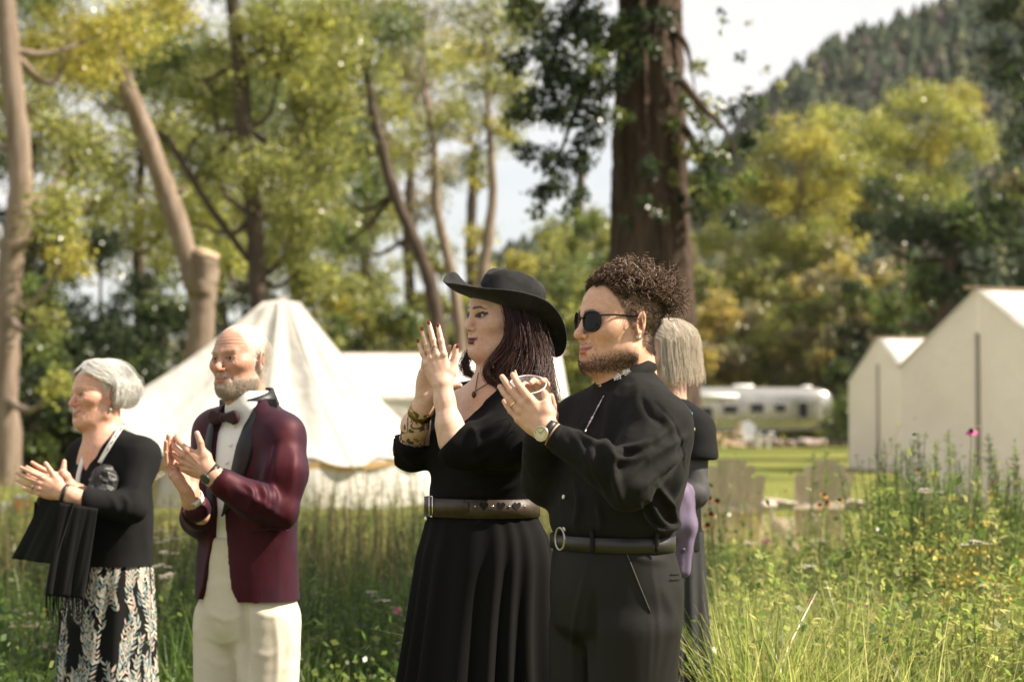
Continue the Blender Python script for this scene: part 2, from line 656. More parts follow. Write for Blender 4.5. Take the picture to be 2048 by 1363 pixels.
def frame(yaw, pitch=0.0, roll=0.0):
    """head/body axes: yaw degrees from facing the camera towards the left of the picture"""
    p = math.radians(yaw)
    f = np.array((-math.sin(p), -math.cos(p), 0.0)); u = np.array((0, 0, 1.0)); r = np.cross(f, u)
    a = math.radians(pitch)
    f2 = f * math.cos(a) + u * math.sin(a); u2 = u * math.cos(a) - f * math.sin(a)
    b = math.radians(roll)
    r3 = r * math.cos(b) + u2 * math.sin(b); u3 = u2 * math.cos(b) - r * math.sin(b)
    return np.stack([r3, f2, u3], 1)        # columns right, forward, up


class Loc:
    """a local frame drawing into a Vol"""
    def __init__(s, vol, c, R, sc=1.0):
        s.v = vol; s.c = np.array(c, float); s.R = np.asarray(R, float); s.s = sc

    def w(s, p): return s.c + s.R @ (np.array(p, float) * s.s)
    def inv(s, P): return ((P - s.c) @ s.R) / s.s
    def ell(s, c, r, k=0.0, mode='u', rot=None):
        R = s.R if rot is None else s.R @ np.array(Euler([math.radians(q) for q in rot]).to_matrix())
        s.v.ell(s.w(c), np.array(r) * s.s, R, k * s.s, mode)
    def cap(s, a, b, ra, rb=None, k=0.0, mode='u'):
        s.v.cap(s.w(a), s.w(b), ra * s.s, (ra if rb is None else rb) * s.s, k * s.s, mode)
    def chain(s, pts, rad, k=0.0, mode='u'):
        for i in range(len(pts) - 1): s.cap(pts[i], pts[i + 1], rad[i], rad[i + 1], k, mode)


def head_ops(L, q):
    """q: parameters; L: local frame (x right, y forward, z up; eyes at z=0)"""
    g = q.get
    jw = g('jaw', 1.0); fat = g('fat', 0.0); sm = g('smile', 0.0); nz = g('nose', 1.0); fw = g('face', 1.0)
    L.ell((0, -0.014, 0.034), (0.076 * fw, 0.098, 0.084), 0)
    L.ell((0, 0.020, 0.020), (0.066 * fw, 0.072, 0.070), 0.02)
    L.ell((0, 0.026, -0.022), (0.062 * fw + fat * 0.5, 0.062, 0.070), 0.025)
    L.ell((0, 0.026, -0.066), (0.054 * jw + fat, 0.058, 0.042), 0.03)
    for s in (-1, 1):
        L.cap((s * (0.058 * fw + fat * 0.4), -0.002, -0.030), (s * (0.050 * jw + fat), 0.004, -0.070), 0.014, 0.014, 0.03)
        L.cap((s * (0.050 * jw + fat), 0.006, -0.074), (s * 0.014 * jw, 0.074, -0.100), 0.015 + fat * 0.4, 0.014, 0.03)
    L.ell((0, 0.070, -0.098), (0.021 * jw, 0.019, 0.016 * g('chin', 1.0)), 0.022)
    if fat > 0.002:
        L.ell((0, 0.034, -0.104), (0.046, 0.046, 0.016 + fat), 0.03)
    # cheeks, brow, muzzle
    for s in (-1, 1):
        L.ell((s * 0.042 * fw, 0.062, -0.030 + 0.004 * sm), (0.021 + fat * 0.3, 0.019 + 0.004 * sm, 0.017), 0.026)
        L.ell((s * 0.052 * fw, 0.045, -0.012), (0.016, 0.02, 0.014), 0.024)
    L.cap((-0.036, 0.074, 0.020), (-0.006, 0.087, 0.015), 0.0085 * g('brow', 1.0), None, 0.018)
    L.cap((0.036, 0.074, 0.020), (0.006, 0.087, 0.015), 0.0085 * g('brow', 1.0), None, 0.018)
    L.ell((0, 0.072, -0.066), (0.029, 0.024, 0.026), 0.022)
    # eye sockets
    for s in (-1, 1):
        L.ell((s * 0.031, 0.099, 0.000), (0.017, 0.014, 0.0115), 0.014, 's')
    # nose
    L.chain([(0, 0.086, 0.010), (0, 0.0945, -0.010), (0, 0.105 * nz ** 0.3, -0.030)], [0.0070, 0.0075, 0.0095 * nz], 0.010)
    L.ell((0, 0.106 * nz ** 0.3, -0.0355), (0.0095 * nz, 0.0095 * nz, 0.0085 * nz), 0.007)
    for s in (-1, 1):
        L.ell((s * 0.0125 * nz, 0.0945, -0.0385), (0.0068 * nz, 0.0098, 0.0068), 0.006)
        L.ell((s * 0.0065 * nz, 0.1025, -0.0455), (0.0032, 0.005, 0.0034), 0.002, 's')
    # philtrum / smile lines
    L.cap((0, 0.0985, -0.050), (0, 0.0975, -0.058), 0.0022, None, 0.004, 's')
    up = 0.004 * sm
    for s in (-1, 1):
        d = 0.0016 + 0.0016 * max(sm, 0) + g('lines', 0.0)
        L.chain([(s * 0.019, 0.094, -0.040), (s * 0.029, 0.088, -0.053), (s * 0.0335, 0.080, -0.070)], [d * 0.7, d, d * 0.5], 0.006, 's')
    # lips
    lw = g('lipw', 0.0235); lt = g('lips', 1.0)
    zc = -0.0672
    ul = [(-lw, 0.0845, zc + up), (-lw * 0.45, 0.0955, zc + 0.0026), (0, 0.0978, zc + 0.0018), (lw * 0.45, 0.0955, zc + 0.0026), (lw, 0.0845, zc + up)]
    ll = [(-lw * 0.9, 0.0850, zc - 0.001 + up), (-lw * 0.42, 0.0948, zc - 0.0062), (0, 0.0968, zc - 0.0072), (lw * 0.42, 0.0948, zc - 0.0062), (lw * 0.9, 0.0850, zc - 0.001 + up)]
    L.chain(ul, [0.0012, 0.0036 * lt, 0.0038 * lt, 0.0036 * lt, 0.0012], 0.0035)
    L.chain(ll, [0.0012, 0.0042 * lt, 0.0048 * lt, 0.0042 * lt, 0.0012], 0.0035)
    ml = [(-lw - 0.002, 0.088, zc + up + 0.0004), (-lw * 0.45, 0.101, zc - 0.0018), (0, 0.1035, zc - 0.0022), (lw * 0.45, 0.101, zc - 0.0018), (lw + 0.002, 0.088, zc + up + 0.0004)]
    mo = g('mouth', 0.0012)
    L.chain(ml, [0.0009, 0.0013 + mo * 0.5, 0.0014 + mo, 0.0013 + mo * 0.5, 0.0009], 0.002, 's')
    L.cap((-0.012, 0.0975, -0.0845), (0.012, 0.0975, -0.0845), 0.0035, None, 0.010, 's')
    # eyelids with the opening cut out
    op = g('open', 0.0046)
    for s in (-1, 1):
        L.ell((s * 0.031, 0.0755, 0.0), (0.0170, 0.0148, 0.0130), 0.006)
        L.ell((s * 0.0312, 0.090, -0.0008), (0.0128, 0.0100, op), 0.0016, 's', rot=(0, s * -5, s * -14))
        L.cap((s * 0.021, 0.090, 0.0085), (s * 0.040, 0.083, 0.0088), 0.0012, None, 0.004, 's')     # lid crease
        if g('bags', 0):
            L.cap((s * 0.020, 0.0905, -0.0125), (s * 0.038, 0.082, -0.0135), 0.0012, None, 0.006, 's')
    # ears
    es = g('ear', 1.0)
    for s in (-1, 1):
        x = s * (0.0745 * fw + fat * 0.35)
        rt = (10, s * 6, s * -32)
        L.ell((x + s * 0.002, -0.012, -0.008), (0.0085, 0.0200 * es, 0.0325 * es), 0.005, rot=rt)
        L.ell((x + s * 0.0105, -0.0085, -0.004), (0.0068, 0.0130 * es, 0.0220 * es), 0.003, 's', rot=rt)
        L.cap((x + s * 0.006, -0.016, -0.018), (x + s * 0.006, -0.012, 0.010), 0.0022, 0.0026, 0.004)
        L.ell((x + s * 0.003, -0.003, -0.035 * es), (0.0055, 0.0085, 0.0095), 0.005)
        L.ell((x + s * 0.002, 0.0060, -0.010), (0.0045, 0.0050, 0.0075), 0.004)
    return dict(ul=ul, ll=ll, ml=ml, lw=lw, up=up)


def head_color(l, q, info, N=None):
    """l local positions -> colour"""
    n = len(l)
    c = np.tile(np.array(q.get('skin', (0.62, 0.40, 0.30))), (n, 1))
    red = np.array(q.get('red', (0.58, 0.27, 0.20)))
    w = vnoise(l * 60, 3) * 0.5 + 0.5
    ra = q.get('ruddy', 0.3)
    for s in (-1, 1):
        d = np.linalg.norm((l - (s * 0.044, 0.07, -0.030)) / (0.028, 0.04, 0.022), axis=1)
        c = mixc(c, ra * np.exp(-d * d * 1.4) * (0.6 + 0.4 * w), red)
        d = np.linalg.norm((l - (s * 0.076, -0.008, -0.01)) / (0.016, 0.024, 0.036), axis=1)
        c = mixc(c, (ra * 0.9 + 0.1) * np.exp(-d ** 4), red)
    d = np.linalg.norm((l - (0, 0.107, -0.034)) / (0.02, 0.022, 0.018), axis=1)
    c = mixc(c, ra * 1.1 * np.exp(-d * d), red)
    # eye sockets slightly darker skin, make-up
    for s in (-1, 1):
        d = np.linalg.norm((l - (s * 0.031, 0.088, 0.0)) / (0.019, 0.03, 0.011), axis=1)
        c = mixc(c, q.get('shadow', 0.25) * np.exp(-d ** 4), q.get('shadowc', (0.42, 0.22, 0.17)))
        if q.get('liner'):
            e = np.sqrt(((l[:, 0] - s * 0.0318) / 0.0165) ** 2 + ((l[:, 2] - 0.0015 - (np.abs(l[:, 0]) - 0.03) * 0.15) / 0.0068) ** 2)
            m = (e < 1.25) & (l[:, 1] > 0.06)
            c = mixc(c, m * q['liner'], (0.02, 0.013, 0.012))
        # brow
        bx = np.abs(l[:, 0]); sd = l[:, 0] * s > 0
        bz = 0.0195 + 0.003 * np.sin(np.clip((bx - 0.010) / 0.034, 0, 1) * 2.6) - 0.004 * np.clip((bx - 0.034) / 0.014, 0, 1)
        th = np.interp(bx, [0.008, 0.012, 0.034, 0.048], [0.0012, 0.0042, 0.0034, 0.0010]) * q.get('browt', 1.0)
        m = sd & (bx > 0.008) & (bx < 0.049) & (l[:, 1] > 0.04)
        mm = np.where(m, np.clip(1.3 - np.abs(l[:, 2] - bz) / th, 0, 1), 0)
        c = mixc(c, mm * q.get('browa', 0.85), q.get('browc', (0.05, 0.03, 0.02)))
    # lips
    ul = poly_dist(l, info['ul']); ll = poly_dist(l, info['ll'])
    lt = q.get('lips', 1.0)
    m = np.maximum(np.clip((0.0052 * lt - ul) / 0.0012, 0, 1), np.clip((0.0060 * lt - ll) / 0.0012, 0, 1)) * (np.abs(l[:, 0]) < info['lw'] + 0.001)
    c = mixc(c, m * q.get('lipa', 0.7), q.get('lipc', (0.45, 0.19, 0.16)))
    ml = poly_dist(l, info['ml'])
    c = mixc(c, 0.75 * np.exp(-(ml / 0.0042) ** 2) * (np.abs(l[:, 0]) < info['lw'] + 0.002), q.get('linec', (0.16, 0.05, 0.04)))
    for s in (-1, 1):
        e = np.sqrt(((l[:, 0] - s * 0.0312) / 0.0140) ** 2 + ((l[:, 2] - 0.0004) / (q.get('open', 0.0046) + 0.0016)) ** 2)
        c = mixc(c, 0.7 * np.exp(-((e - 1.0) / 0.22) ** 2) * (l[:, 1] > 0.065), (0.07, 0.035, 0.028))
    inside = (l[:, 1] < 0.0925) & (ml < 0.011) & (np.abs(l[:, 0]) < 0.02) & (l[:, 2] < -0.062) & (l[:, 2] > -0.075)
    if q.get('teeth'):
        c = mixc(c, inside * 1.0, (0.62, 0.56, 0.47))
    return c


def eyes(L, parent, iris=(0.10, 0.06, 0.03), look=0.0, lookz=0.0):
    for s in (-1, 1):
        n, m = 14, 20
        V = []; C = []
        ly = np.array((math.sin(look), math.cos(look), lookz)); ly /= np.linalg.norm(ly)
        for i in range(n + 1):
            th = math.pi * i / n
            for j in range(m):
                ph = 2 * math.pi * j / m
                # pole axis = gaze
                a = np.cross(ly, (0, 0, 1)); a /= np.linalg.norm(a); b = np.cross(a, ly)
                d = ly * math.cos(th) + math.sin(th) * (a * math.cos(ph) + b * math.sin(ph))
                V.append(L.w(np.array((s * 0.031, 0.0755, 0.0)) + d * 0.0124))
                C.append((0.01, 0.01, 0.01) if th < 0.24 else (iris if th < 0.56 else (0.66, 0.60, 0.56)))
        F = np.array([(i * m + j, i * m + (j + 1) % m, (i + 1) * m + (j + 1) % m, (i + 1) * m + j) for i in range(n) for j in range(m)])
        mesh_obj('eye', V, F, EYEM, parent, True, np.array(C))


FINGERS = {  # mcp position, phalange lengths, radii
    'index': ((0.090, 0.0265, 0.0), (0.043, 0.026, 0.022), (0.0096, 0.0086, 0.0078, 0.0064)),
    'middle': ((0.094, 0.0060, 0.002), (0.048, 0.030, 0.023), (0.0098, 0.0088, 0.0079, 0.0065)),
    'ring': ((0.088, -0.0140, 0.001), (0.044, 0.028, 0.023), (0.0092, 0.0084, 0.0075, 0.0062)),
    'little': ((0.078, -0.0320, -0.002), (0.034, 0.021, 0.020), (0.0082, 0.0073, 0.0066, 0.0055)),
}


def hand_frame(d, n):
    """d finger direction, n back-of-hand direction; returns axes for a LEFT hand (thumb = n x d ... see flip)"""
    d = np.array(d, float); d /= np.linalg.norm(d)
    n = np.array(n, float); n -= d * (n @ d); n /= np.linalg.norm(n)
    return d, n


def hand_ops(vol, wrist, d, n, left=True, sc=1.0, curl=None, spread=1.0, thumb=None, forearm=None, fr=(0.026, 0.040), k=0.0035, thick=1.0):
    """adds a hand and optionally the forearm (point list) to the volume; returns joints in world space"""
    d, n = hand_frame(d, n)
    y = np.cross(d, n)                        # thumb side of a left hand
    if not left: y = -y
    Rm = np.stack([d, y, n], 1)
    c = np.array(wrist, float)
    w = lambda p: c + Rm @ (np.array(p, float) * sc)
    curl = curl or {}
    J = {}
    # palm
    vol.ell(w((0.048, -0.002, -0.005)), np.array((0.054, 0.040, 0.0145)) * sc, Rm, 0)
    vol.ell(w((0.008, 0.0, -0.002)), np.array((0.030, 0.0265, 0.0185)) * sc, Rm, 0.014 * sc)
    for f, (mcp, ln, rad) in FINGERS.items():
        vol.cap(w((0.012, mcp[1] * 0.45, 0.001)), w((mcp[0], mcp[1], mcp[2] - 0.003)), 0.0125 * sc, 0.0115 * sc, 0.010 * sc)
    vol.chain([w((0.012, 0.014, -0.010)), w((0.034, 0.031, -0.013)), w((0.052, 0.042, -0.014))], [0.016 * sc, 0.0170 * sc, 0.0125 * sc], 0.012 * sc)
    vol.cap(w((0.018, -0.020, -0.010)), w((0.060, -0.028, -0.009)), 0.0135 * sc, 0.0115 * sc, 0.012 * sc)
    for f, (mcp, ln, rad) in FINGERS.items():
        cv = curl.get(f, curl.get('all', (12, 18, 10)))
        sp = {'index': 5, 'middle': 1, 'ring': -4, 'little': -10}[f] * spread
        if 'sp_' + f in curl: sp = curl['sp_' + f]
        a = math.radians(sp)
        base = np.array((math.cos(a), math.sin(a), 0.0))
        p = np.array(mcp, float)
        pts = [w(p)]; ang = 0
        for i in range(3):
            ang += math.radians(cv[i])
            dirv = base * math.cos(ang) + np.array((0, 0, -1.0)) * math.sin(ang)
            p = p + dirv * ln[i]
            pts.append(w(p))
        rr = [r * sc * thick for r in rad]
        tmp = pts
        # separate field per finger so neighbours stay apart
        vol.cap(tmp[0], tmp[1], rr[0], rr[1], k * sc)
        vol.cap(tmp[1], tmp[2], rr[1], rr[2], 0.0015 * sc)
        vol.cap(tmp[2], tmp[3], rr[2], rr[3], 0.0015 * sc)
        # knuckles
        vol.ell(tmp[0] + n * 0.0035 * sc, 0.0088 * sc, None, 0.007 * sc)
        vol.ell(tmp[1] + n * 0.0012 * sc, rr[1] * 1.02, None, 0.004 * sc)
        tipd = tmp[3] - tmp[2]; tipd /= np.linalg.norm(tipd)
        up = np.cross(tipd, np.cross(n, tipd)); up /= np.linalg.norm(up)
        J[f] = (pts, rr, up)
    th = thumb or [(0.052, 0.043, -0.014), (0.079, 0.060, -0.016), (0.103, 0.066, -0.017)]
    tp = [w(p) for p in th]
    vol.cap(tp[0], tp[1], 0.0122 * sc, 0.0105 * sc, 0.005 * sc)
    vol.cap(tp[1], tp[2], 0.0105 * sc, 0.0082 * sc, 0.002 * sc)
    tipd = tp[2] - tp[1]; tipd /= np.linalg.norm(tipd)
    tn = np.cross(tipd, np.cross(n * 0.55 + y * 0.55, tipd)); tn /= np.linalg.norm(tn)
    J['thumb'] = (tp, [0.0122 * sc, 0.0105 * sc, 0.0082 * sc], tn)
    if forearm is not None:
        P = [np.array(p, float) for p in forearm]
        m = len(P)
        rads = np.interp(np.linspace(0, 1, m), [0, 1], fr) if len(fr) == 2 else np.array(fr)
        vol.cap(c, P[0], 0.0245 * sc, rads[0], 0.02)
        for i in range(m - 1):
            vol.cap(P[i], P[i + 1], rads[i], rads[i + 1], 0.02)
    J['w'] = w; J['axes'] = (d, y, n)
    return J


def hand_color(V, J, skin, red, nail=(0.66, 0.42, 0.36), amt=0.35):
    c = np.tile(np.array(skin), (len(V), 1))
    c = c * (1 + 0.08 * vnoise(V * 90, 5)[:, None])
    for f in ('index', 'middle', 'ring', 'little', 'thumb'):
        pts, rr, up = J[f]
        for i in range(len(pts)):
            d = np.linalg.norm(V - pts[i], axis=1)
            c = mixc(c, amt * (1.0 if i in (0, len(pts) - 1) else 0.7) * np.exp(-(d / (rr[min(i, len(rr) - 1)] * 1.35)) ** 2), red)
        # nails
        t = pts[-1] - pts[-2]; t = t / np.linalg.norm(t)
        o = pts[-1] + up * rr[-1] * 0.9 - t * 0.001
        q = V - o
        e = ((q @ t) / 0.0066) ** 2 + ((q @ np.cross(t, up)) / 0.0050) ** 2 + ((q @ up) / 0.004) ** 2
        c = mixc(c, np.clip((1.25 - e) / 0.3, 0, 1) * 0.8, nail)
    return c


class Fig:
    """pixel landmarks of one person, standing at depth Y0"""
    def __init__(s, Y0):
        s.Y = Y0; s.s = FPX / Y0
    def p(s, x, y, dy=0.0): return W(x, y, s.Y + dy)
    def r(s, px): return px / s.s
    def sec(s, py, x0, x1, asp, yaw, dy=0.0):
        """ellipse section whose outline spans pixels x0..x1 at row py"""
        a = s.p(x0, py, dy); b = s.p(x1, py, dy)
        c = (a + b) / 2; hw = (b[0] - a[0]) / 2
        y = math.radians(yaw)
        rx = hw / math.sqrt(math.cos(y) ** 2 + (asp * math.sin(y)) ** 2)
        return (c[2], c[0], c[1], rx, rx * asp, -y)


def fold_ridges(V, N, fig, folds, dy_ref=None):
    """raise cloth folds along pixel polylines on the surface that faces the camera"""
    D = np.zeros(len(V))
    # project verts to photograph pixels
    x = V[:, 0]; y = V[:, 1]; z = V[:, 2] - CAM_H
    fwd = y * _cp + z * _sp; upc = -y * _sp + z * _cp
    px = 1024 + FPX * x / fwd; py = 681.5 - FPX * upc / fwd
    Q = np.stack([px, py, np.zeros_like(px)], 1)
    facing = np.clip(-N[:, 1] * 1.6 + 0.35, 0, 1)
    for pts, w, amp in folds:
        P = bez([(a, b, 0) for a, b in pts], max(4, 4 * len(pts)))
        d = None; tt = None
        acc = np.full(len(V), 1e9); ta = np.zeros(len(V))
        for i in range(len(P) - 1):
            dd, t = seg_dist(Q, P[i], P[i + 1])
            m = dd < acc
            acc[m] = dd[m]; ta[m] = (i + t[m]) / (len(P) - 1)
        taper = np.sin(np.clip(ta, 0, 1) * math.pi * 0.84 + 0.25)
        D += amp * np.exp(-(acc / w) ** 2) * np.clip(taper, 0, 1) * facing
    return D


def scatter_on(V, F, N, mask, count, seed=0):
    """random surface points with normals where mask (per-vertex weight) allows"""
    r = np.random.default_rng(seed)
    w = mask[F].mean(1)
    a = np.linalg.norm(np.cross(V[F[:, 2]] - V[F[:, 0]], V[F[:, 3]] - V[F[:, 1]]), axis=1)
    pr = w * a
    if pr.sum() <= 0: return np.zeros((0, 3)), np.zeros((0, 3))
    i = r.choice(len(F), size=count, p=pr / pr.sum())
    u = r.random((count, 1)); v = r.random((count, 1))
    f = F[i]
    P = V[f[:, 0]] * (1 - u) * (1 - v) + V[f[:, 1]] * u * (1 - v) + V[f[:, 2]] * u * v + V[f[:, 3]] * (1 - u) * v
    n = N[f[:, 0]]
    return P, n


def short_hair(V, F, N, mask, count, ln, bend, r0=0.0006, seg=4, seed=0, jit=0.5, lift=0.6):
    """short strands lying along `bend` (3-vector or per-point function), lifted along the normal"""
    r = np.random.default_rng(seed)
    P, n = scatter_on(V, F, N, mask, count, seed)
    b = bend(P, n) if callable(bend) else np.broadcast_to(np.array(bend, float), P.shape)
    d = n * lift + b + r.normal(0, jit, P.shape) * 0.5
    d /= np.linalg.norm(d, axis=1)[:, None]
    L = ln * r.uniform(0.6, 1.3, (len(P), 1))
    b2 = b / (np.linalg.norm(b, axis=1)[:, None] + 1e-9)
    paths = []
    for i in range(seg):
        t = i / (seg - 1)
        paths.append(P - n * 0.0008 + d * L * t + b2 * L * 0.45 * t * t)
    return strands(np.stack(paths, 1), r0, r0 * 0.4)


def hair_col(nv, sides_n, base, var, seed=0, tip=None):
    """per-strand colour variation; sides_n = verts per strand"""
    r = np.random.default_rng(seed)
    m = nv // sides_n
    b = np.array(base) * (1 + var * r.normal(0, 1, (m, 1)))
    b = np.clip(b, 0.002, 0.95)
    c = np.repeat(b, sides_n, axis=0)
    return c


def shell_band(pts_fn, n_u, n_v):
    V = []
    for i in range(n_u):
        for j in range(n_v):
            V.append(pts_fn(i / (n_u - 1), j / (n_v - 1)))
    F = np.array([(i * n_v + j, (i + 1) * n_v + j, (i + 1) * n_v + j + 1, i * n_v + j + 1) for i in range(n_u - 1) for j in range(n_v - 1)])
    return np.array(V), F


def ring_band(center, R, rx, ry, hgt, th, nseg=48, a0=0.0, a1=2 * math.pi, top=1.0, wav=None):
    """closed ring (or arc) of rectangular section; R columns: x, y, axis. top = radius factor of upper edge"""
    c = np.array(center, float); R = np.asarray(R, float)
    full = abs(a1 - a0 - 2 * math.pi) < 1e-6
    n = nseg if full else nseg + 1
    V = []
    for i in range(n):
        a = a0 + (a1 - a0) * i / nseg
        w = wav(a) if wav else 0.0
        for (dr, z, f) in ((0, -0.5, 1.0), (th, -0.5, 1.0), (th, 0.5, top), (0, 0.5, top)):
            V.append(c + R @ np.array(((rx * f + dr) * math.cos(a), (ry * f + dr) * math.sin(a), z * hgt + w)))
    F = []
    for i in range(nseg):
        j = (i + 1) % n
        for k in range(4):
            l = (k + 1) % 4
            F.append((i * 4 + k, j * 4 + k, j * 4 + l, i * 4 + l))
    if not full:
        F.append((0, 1, 2, 3)); F.append(tuple((n - 1) * 4 + k for k in (3, 2, 1, 0)))
    return np.array(V), np.array(F)


def axes_from(z, xh=(0, -1, 0)):
    z = np.array(z, float); z /= np.linalg.norm(z)
    x = np.array(xh, float); x -= z * (x @ z); x /= np.linalg.norm(x)
    return np.stack([x, np.cross(z, x), z], 1)


def project(V):
    x = V[:, 0]; y = V[:, 1]; z = V[:, 2] - CAM_H
    fwd = y * _cp + z * _sp; upc = -y * _sp + z * _cp
    return 1024 + FPX * x / fwd, 681.5 - FPX * upc / fwd


class Surf:
    """find the nearest camera-facing surface point under a photograph pixel"""
    def __init__(s, V, N):
        m = N[:, 1] < 0.1
        s.V = V[m]; s.N = N[m]
        s.px, s.py = project(s.V)
    def at(s, x, y, lift=0.002):
        d2 = (s.px - x) ** 2 + (s.py - y) ** 2
        i = np.argsort(d2)[:24]
        near = i[d2[i] < max(d2[i[0]] * 4, 30.0)]
        j = near[np.argmin(s.V[near, 1])]
        Y = s.V[j, 1]
        return W(x, y, Y) + s.N[j] * lift, s.N[j]
    def line(s, pts, lift=0.002, n=16, sm=2):
        P = bez([(a, b, 0) for a, b in pts], n)
        Q = np.array([s.at(p[0], p[1], lift)[0] for p in P])
        for _ in range(sm):
            if len(Q) > 2: Q[1:-1] = (Q[:-2] + 2 * Q[1:-1] + Q[2:]) / 4
        return Q


def build_head(c, R, sc, q, extra=None, lo=(-0.13, -0.17, -0.22), hi=(0.13, 0.17, 0.14), h=0.0021, wbox=None):
    c = np.array(c, float)
    if wbox is None:
        wlo = c + np.array((-0.16, -0.16, lo[2])) * sc; whi = c + np.array((0.16, 0.16, hi[2])) * sc
    else:
        wlo, whi = wbox
    vol = Vol(wlo, whi, h)
    L = Loc(vol, c, R, sc)
    info = head_ops(L, q)
    if extra: extra(vol, L)
    V, F = vol.mesh()
    V = smooth_mesh(V, F, 1, 0.35)
    N = vnormals(V, F)
    l = L.inv(V)
    ag = q.get('age', 0.0)
    if ag:
        x, y, z = l.T
        wz = z + 0.004 * vnoise(l * 30, 2)
        line = np.maximum(0, np.sin(wz * 2 * math.pi / 0.0105)) ** 2
        D = -ag * 0.0010 * line * sstep(0.034, 0.042, z) * sstep(0.078, 0.066, z) * sstep(0.045, 0.06, y)
        for s in (-1, 1):      # crow's feet and cheek creases
            a = np.arctan2(z + 0.002, (x * s - 0.045)); rr = np.hypot(z + 0.002, x * s - 0.045)
            D -= ag * 0.0007 * np.maximum(0, np.sin(a * 9)) * np.exp(-((rr - 0.012) / 0.007) ** 2) * (x * s > 0.045) * (y > 0.01)
        D -= ag * 0.0003 * np.maximum(0, vnoise(l * (160, 160, 60), 7)) * (z < 0.02)
        V = V + N * (D * sc)[:, None]; N = vnormals(V, F)
    col = head_color(l, q, info, N)
    return V, F, N, L, l, col


def cloth_mesh(vol, it=2, lam=0.5):
    V, F = vol.mesh()
    V = smooth_mesh(V, F, it, lam)
    return V, F, vnormals(V, F)


def wrinkle(V, N, amp, freq, seed, stretch=(1, 1, 1)):
    """soft uneven cloth relief along the normals"""
    P = V * np.array(stretch) * freq
    P = P + 0.35 * np.stack([vnoise(P * 0.6, seed + 1), vnoise(P * 0.6, seed + 2), vnoise(P * 0.6, seed + 3)], 1)
    n = vnoise(P, seed)
    rid = 1 - 2 * np.abs(n)
    return V + N * (amp * (0.6 * rid + 0.4 * vnoise(P * 2.3, seed + 9)))[:, None]


def skirt_mesh(secs, nz=50, na=144, pleats=14, amp=(0.0, 0.03), seed=1, sharp=1.0, rnd=0.4):
    """pleated tube through ellipse sections (z,cx,cy,rx,ry,yaw); returns V, F and a position function"""
    S = np.array(sorted(secs), float)
    zs = np.linspace(S[0, 0], S[-1, 0], nz)
    cols = [pchip(S[:, 0], S[:, i], zs) for i in range(1, 6)]
    A = np.linspace(0, 2 * np.pi, na, endpoint=False)
    r = np.random.default_rng(seed)
    ph = r.uniform(0, 6.28, 6)

    def prof(a, t):
        w = a * pleats + rnd * 2.5 * np.sin(a * 3 + ph[0]) + rnd * 1.5 * np.sin(a * 5 + ph[1] + t * 1.5)
        p = np.sin(w)
        p = np.sign(p) * np.abs(p) ** sharp
        return (p + 0.5 * np.sin(a * 4 + ph[2] + t) * rnd * 2) * (amp[0] * (1 - t) + amp[1] * t)

    def pos(a, zi):
        c = [np.interp(zi, zs, q) for q in cols]
        t = (zs[-1] - zi) / (zs[-1] - zs[0])
        f = 1 + prof(a, t) / np.maximum(c[2], c[3])
        x = c[2] * f * np.cos(a); y = c[3] * f * np.sin(a)
        cs, sn = np.cos(c[4]), np.sin(c[4])
        return np.stack([c[0] + x * cs - y * sn, c[1] + x * sn + y * cs, zi + 0 * a], -1)
    ZZ, AA = np.meshgrid(zs, A, indexing='ij')
    V = pos(AA.ravel(), ZZ.ravel())
    idx = np.arange(nz * na).reshape(nz, na)
    a = idx[:-1]; b = np.roll(a, -1, 1); c = idx[1:]; d = np.roll(c, -1, 1)
    F = np.stack([a, b, d, c], -1).reshape(-1, 4)
    return V, F, pos


def bundle(guide, n, spr, seed=0, m=18, wave=0.0, wf=2.0, wob=0.7, endspread=1.0):
    """n hair paths around a guide polyline (world points); spr = (sx,sy,sz) cross spread"""
    r = np.random.default_rng(seed)
    g = bez(guide, m)
    o = r.normal(0, 1, (n, 1, 3)) * np.array(spr)
    o2 = r.normal(0, 1, (n, 1, 3)) * np.array(spr) * wob
    t = np.linspace(0, 1, m)[None, :, None]
    L = r.uniform(0.82, 1.0, (n, 1, 1))
    P = np.empty((n, m, 3))
    u = np.linspace(0, m - 1, m)
    for k in range(n):
        uu = u * L[k, 0, 0]
        for a in range(3): P[k, :, a] = np.interp(uu, u, g[:, a])
    f = 0.75 + 0.25 * t * endspread
    P = P + o * f + o2 * np.sin(t * 5 + r.uniform(0, 6.28, (n, 1, 1)))
    if wave:
        ph = r.normal(0, 0.5, (n, 1))
        P[:, :, 0] += wave * np.sin(t[..., 0] * wf * 6.28 + ph) * t[..., 0]
        P[:, :, 1] += wave * 0.6 * np.cos(t[..., 0] * wf * 6.28 + ph) * t[..., 0]
    return P


def inner_body(chains, h=0.009, col=(0.6, 0.4, 0.3)):
    """the body under the clothes: tapered limbs and trunk as one coarse surface"""
    P = np.vstack([np.array(c[0]) for c in chains]); r = max(max(c[1]) for c in chains) + 0.02
    vol = Vol(P.min(0) - r, P.max(0) + r, h)
    for pts, rad in chains: vol.chain(pts, rad, 0.02)
    V, F = vol.mesh()
    return V, F, np.array(col)


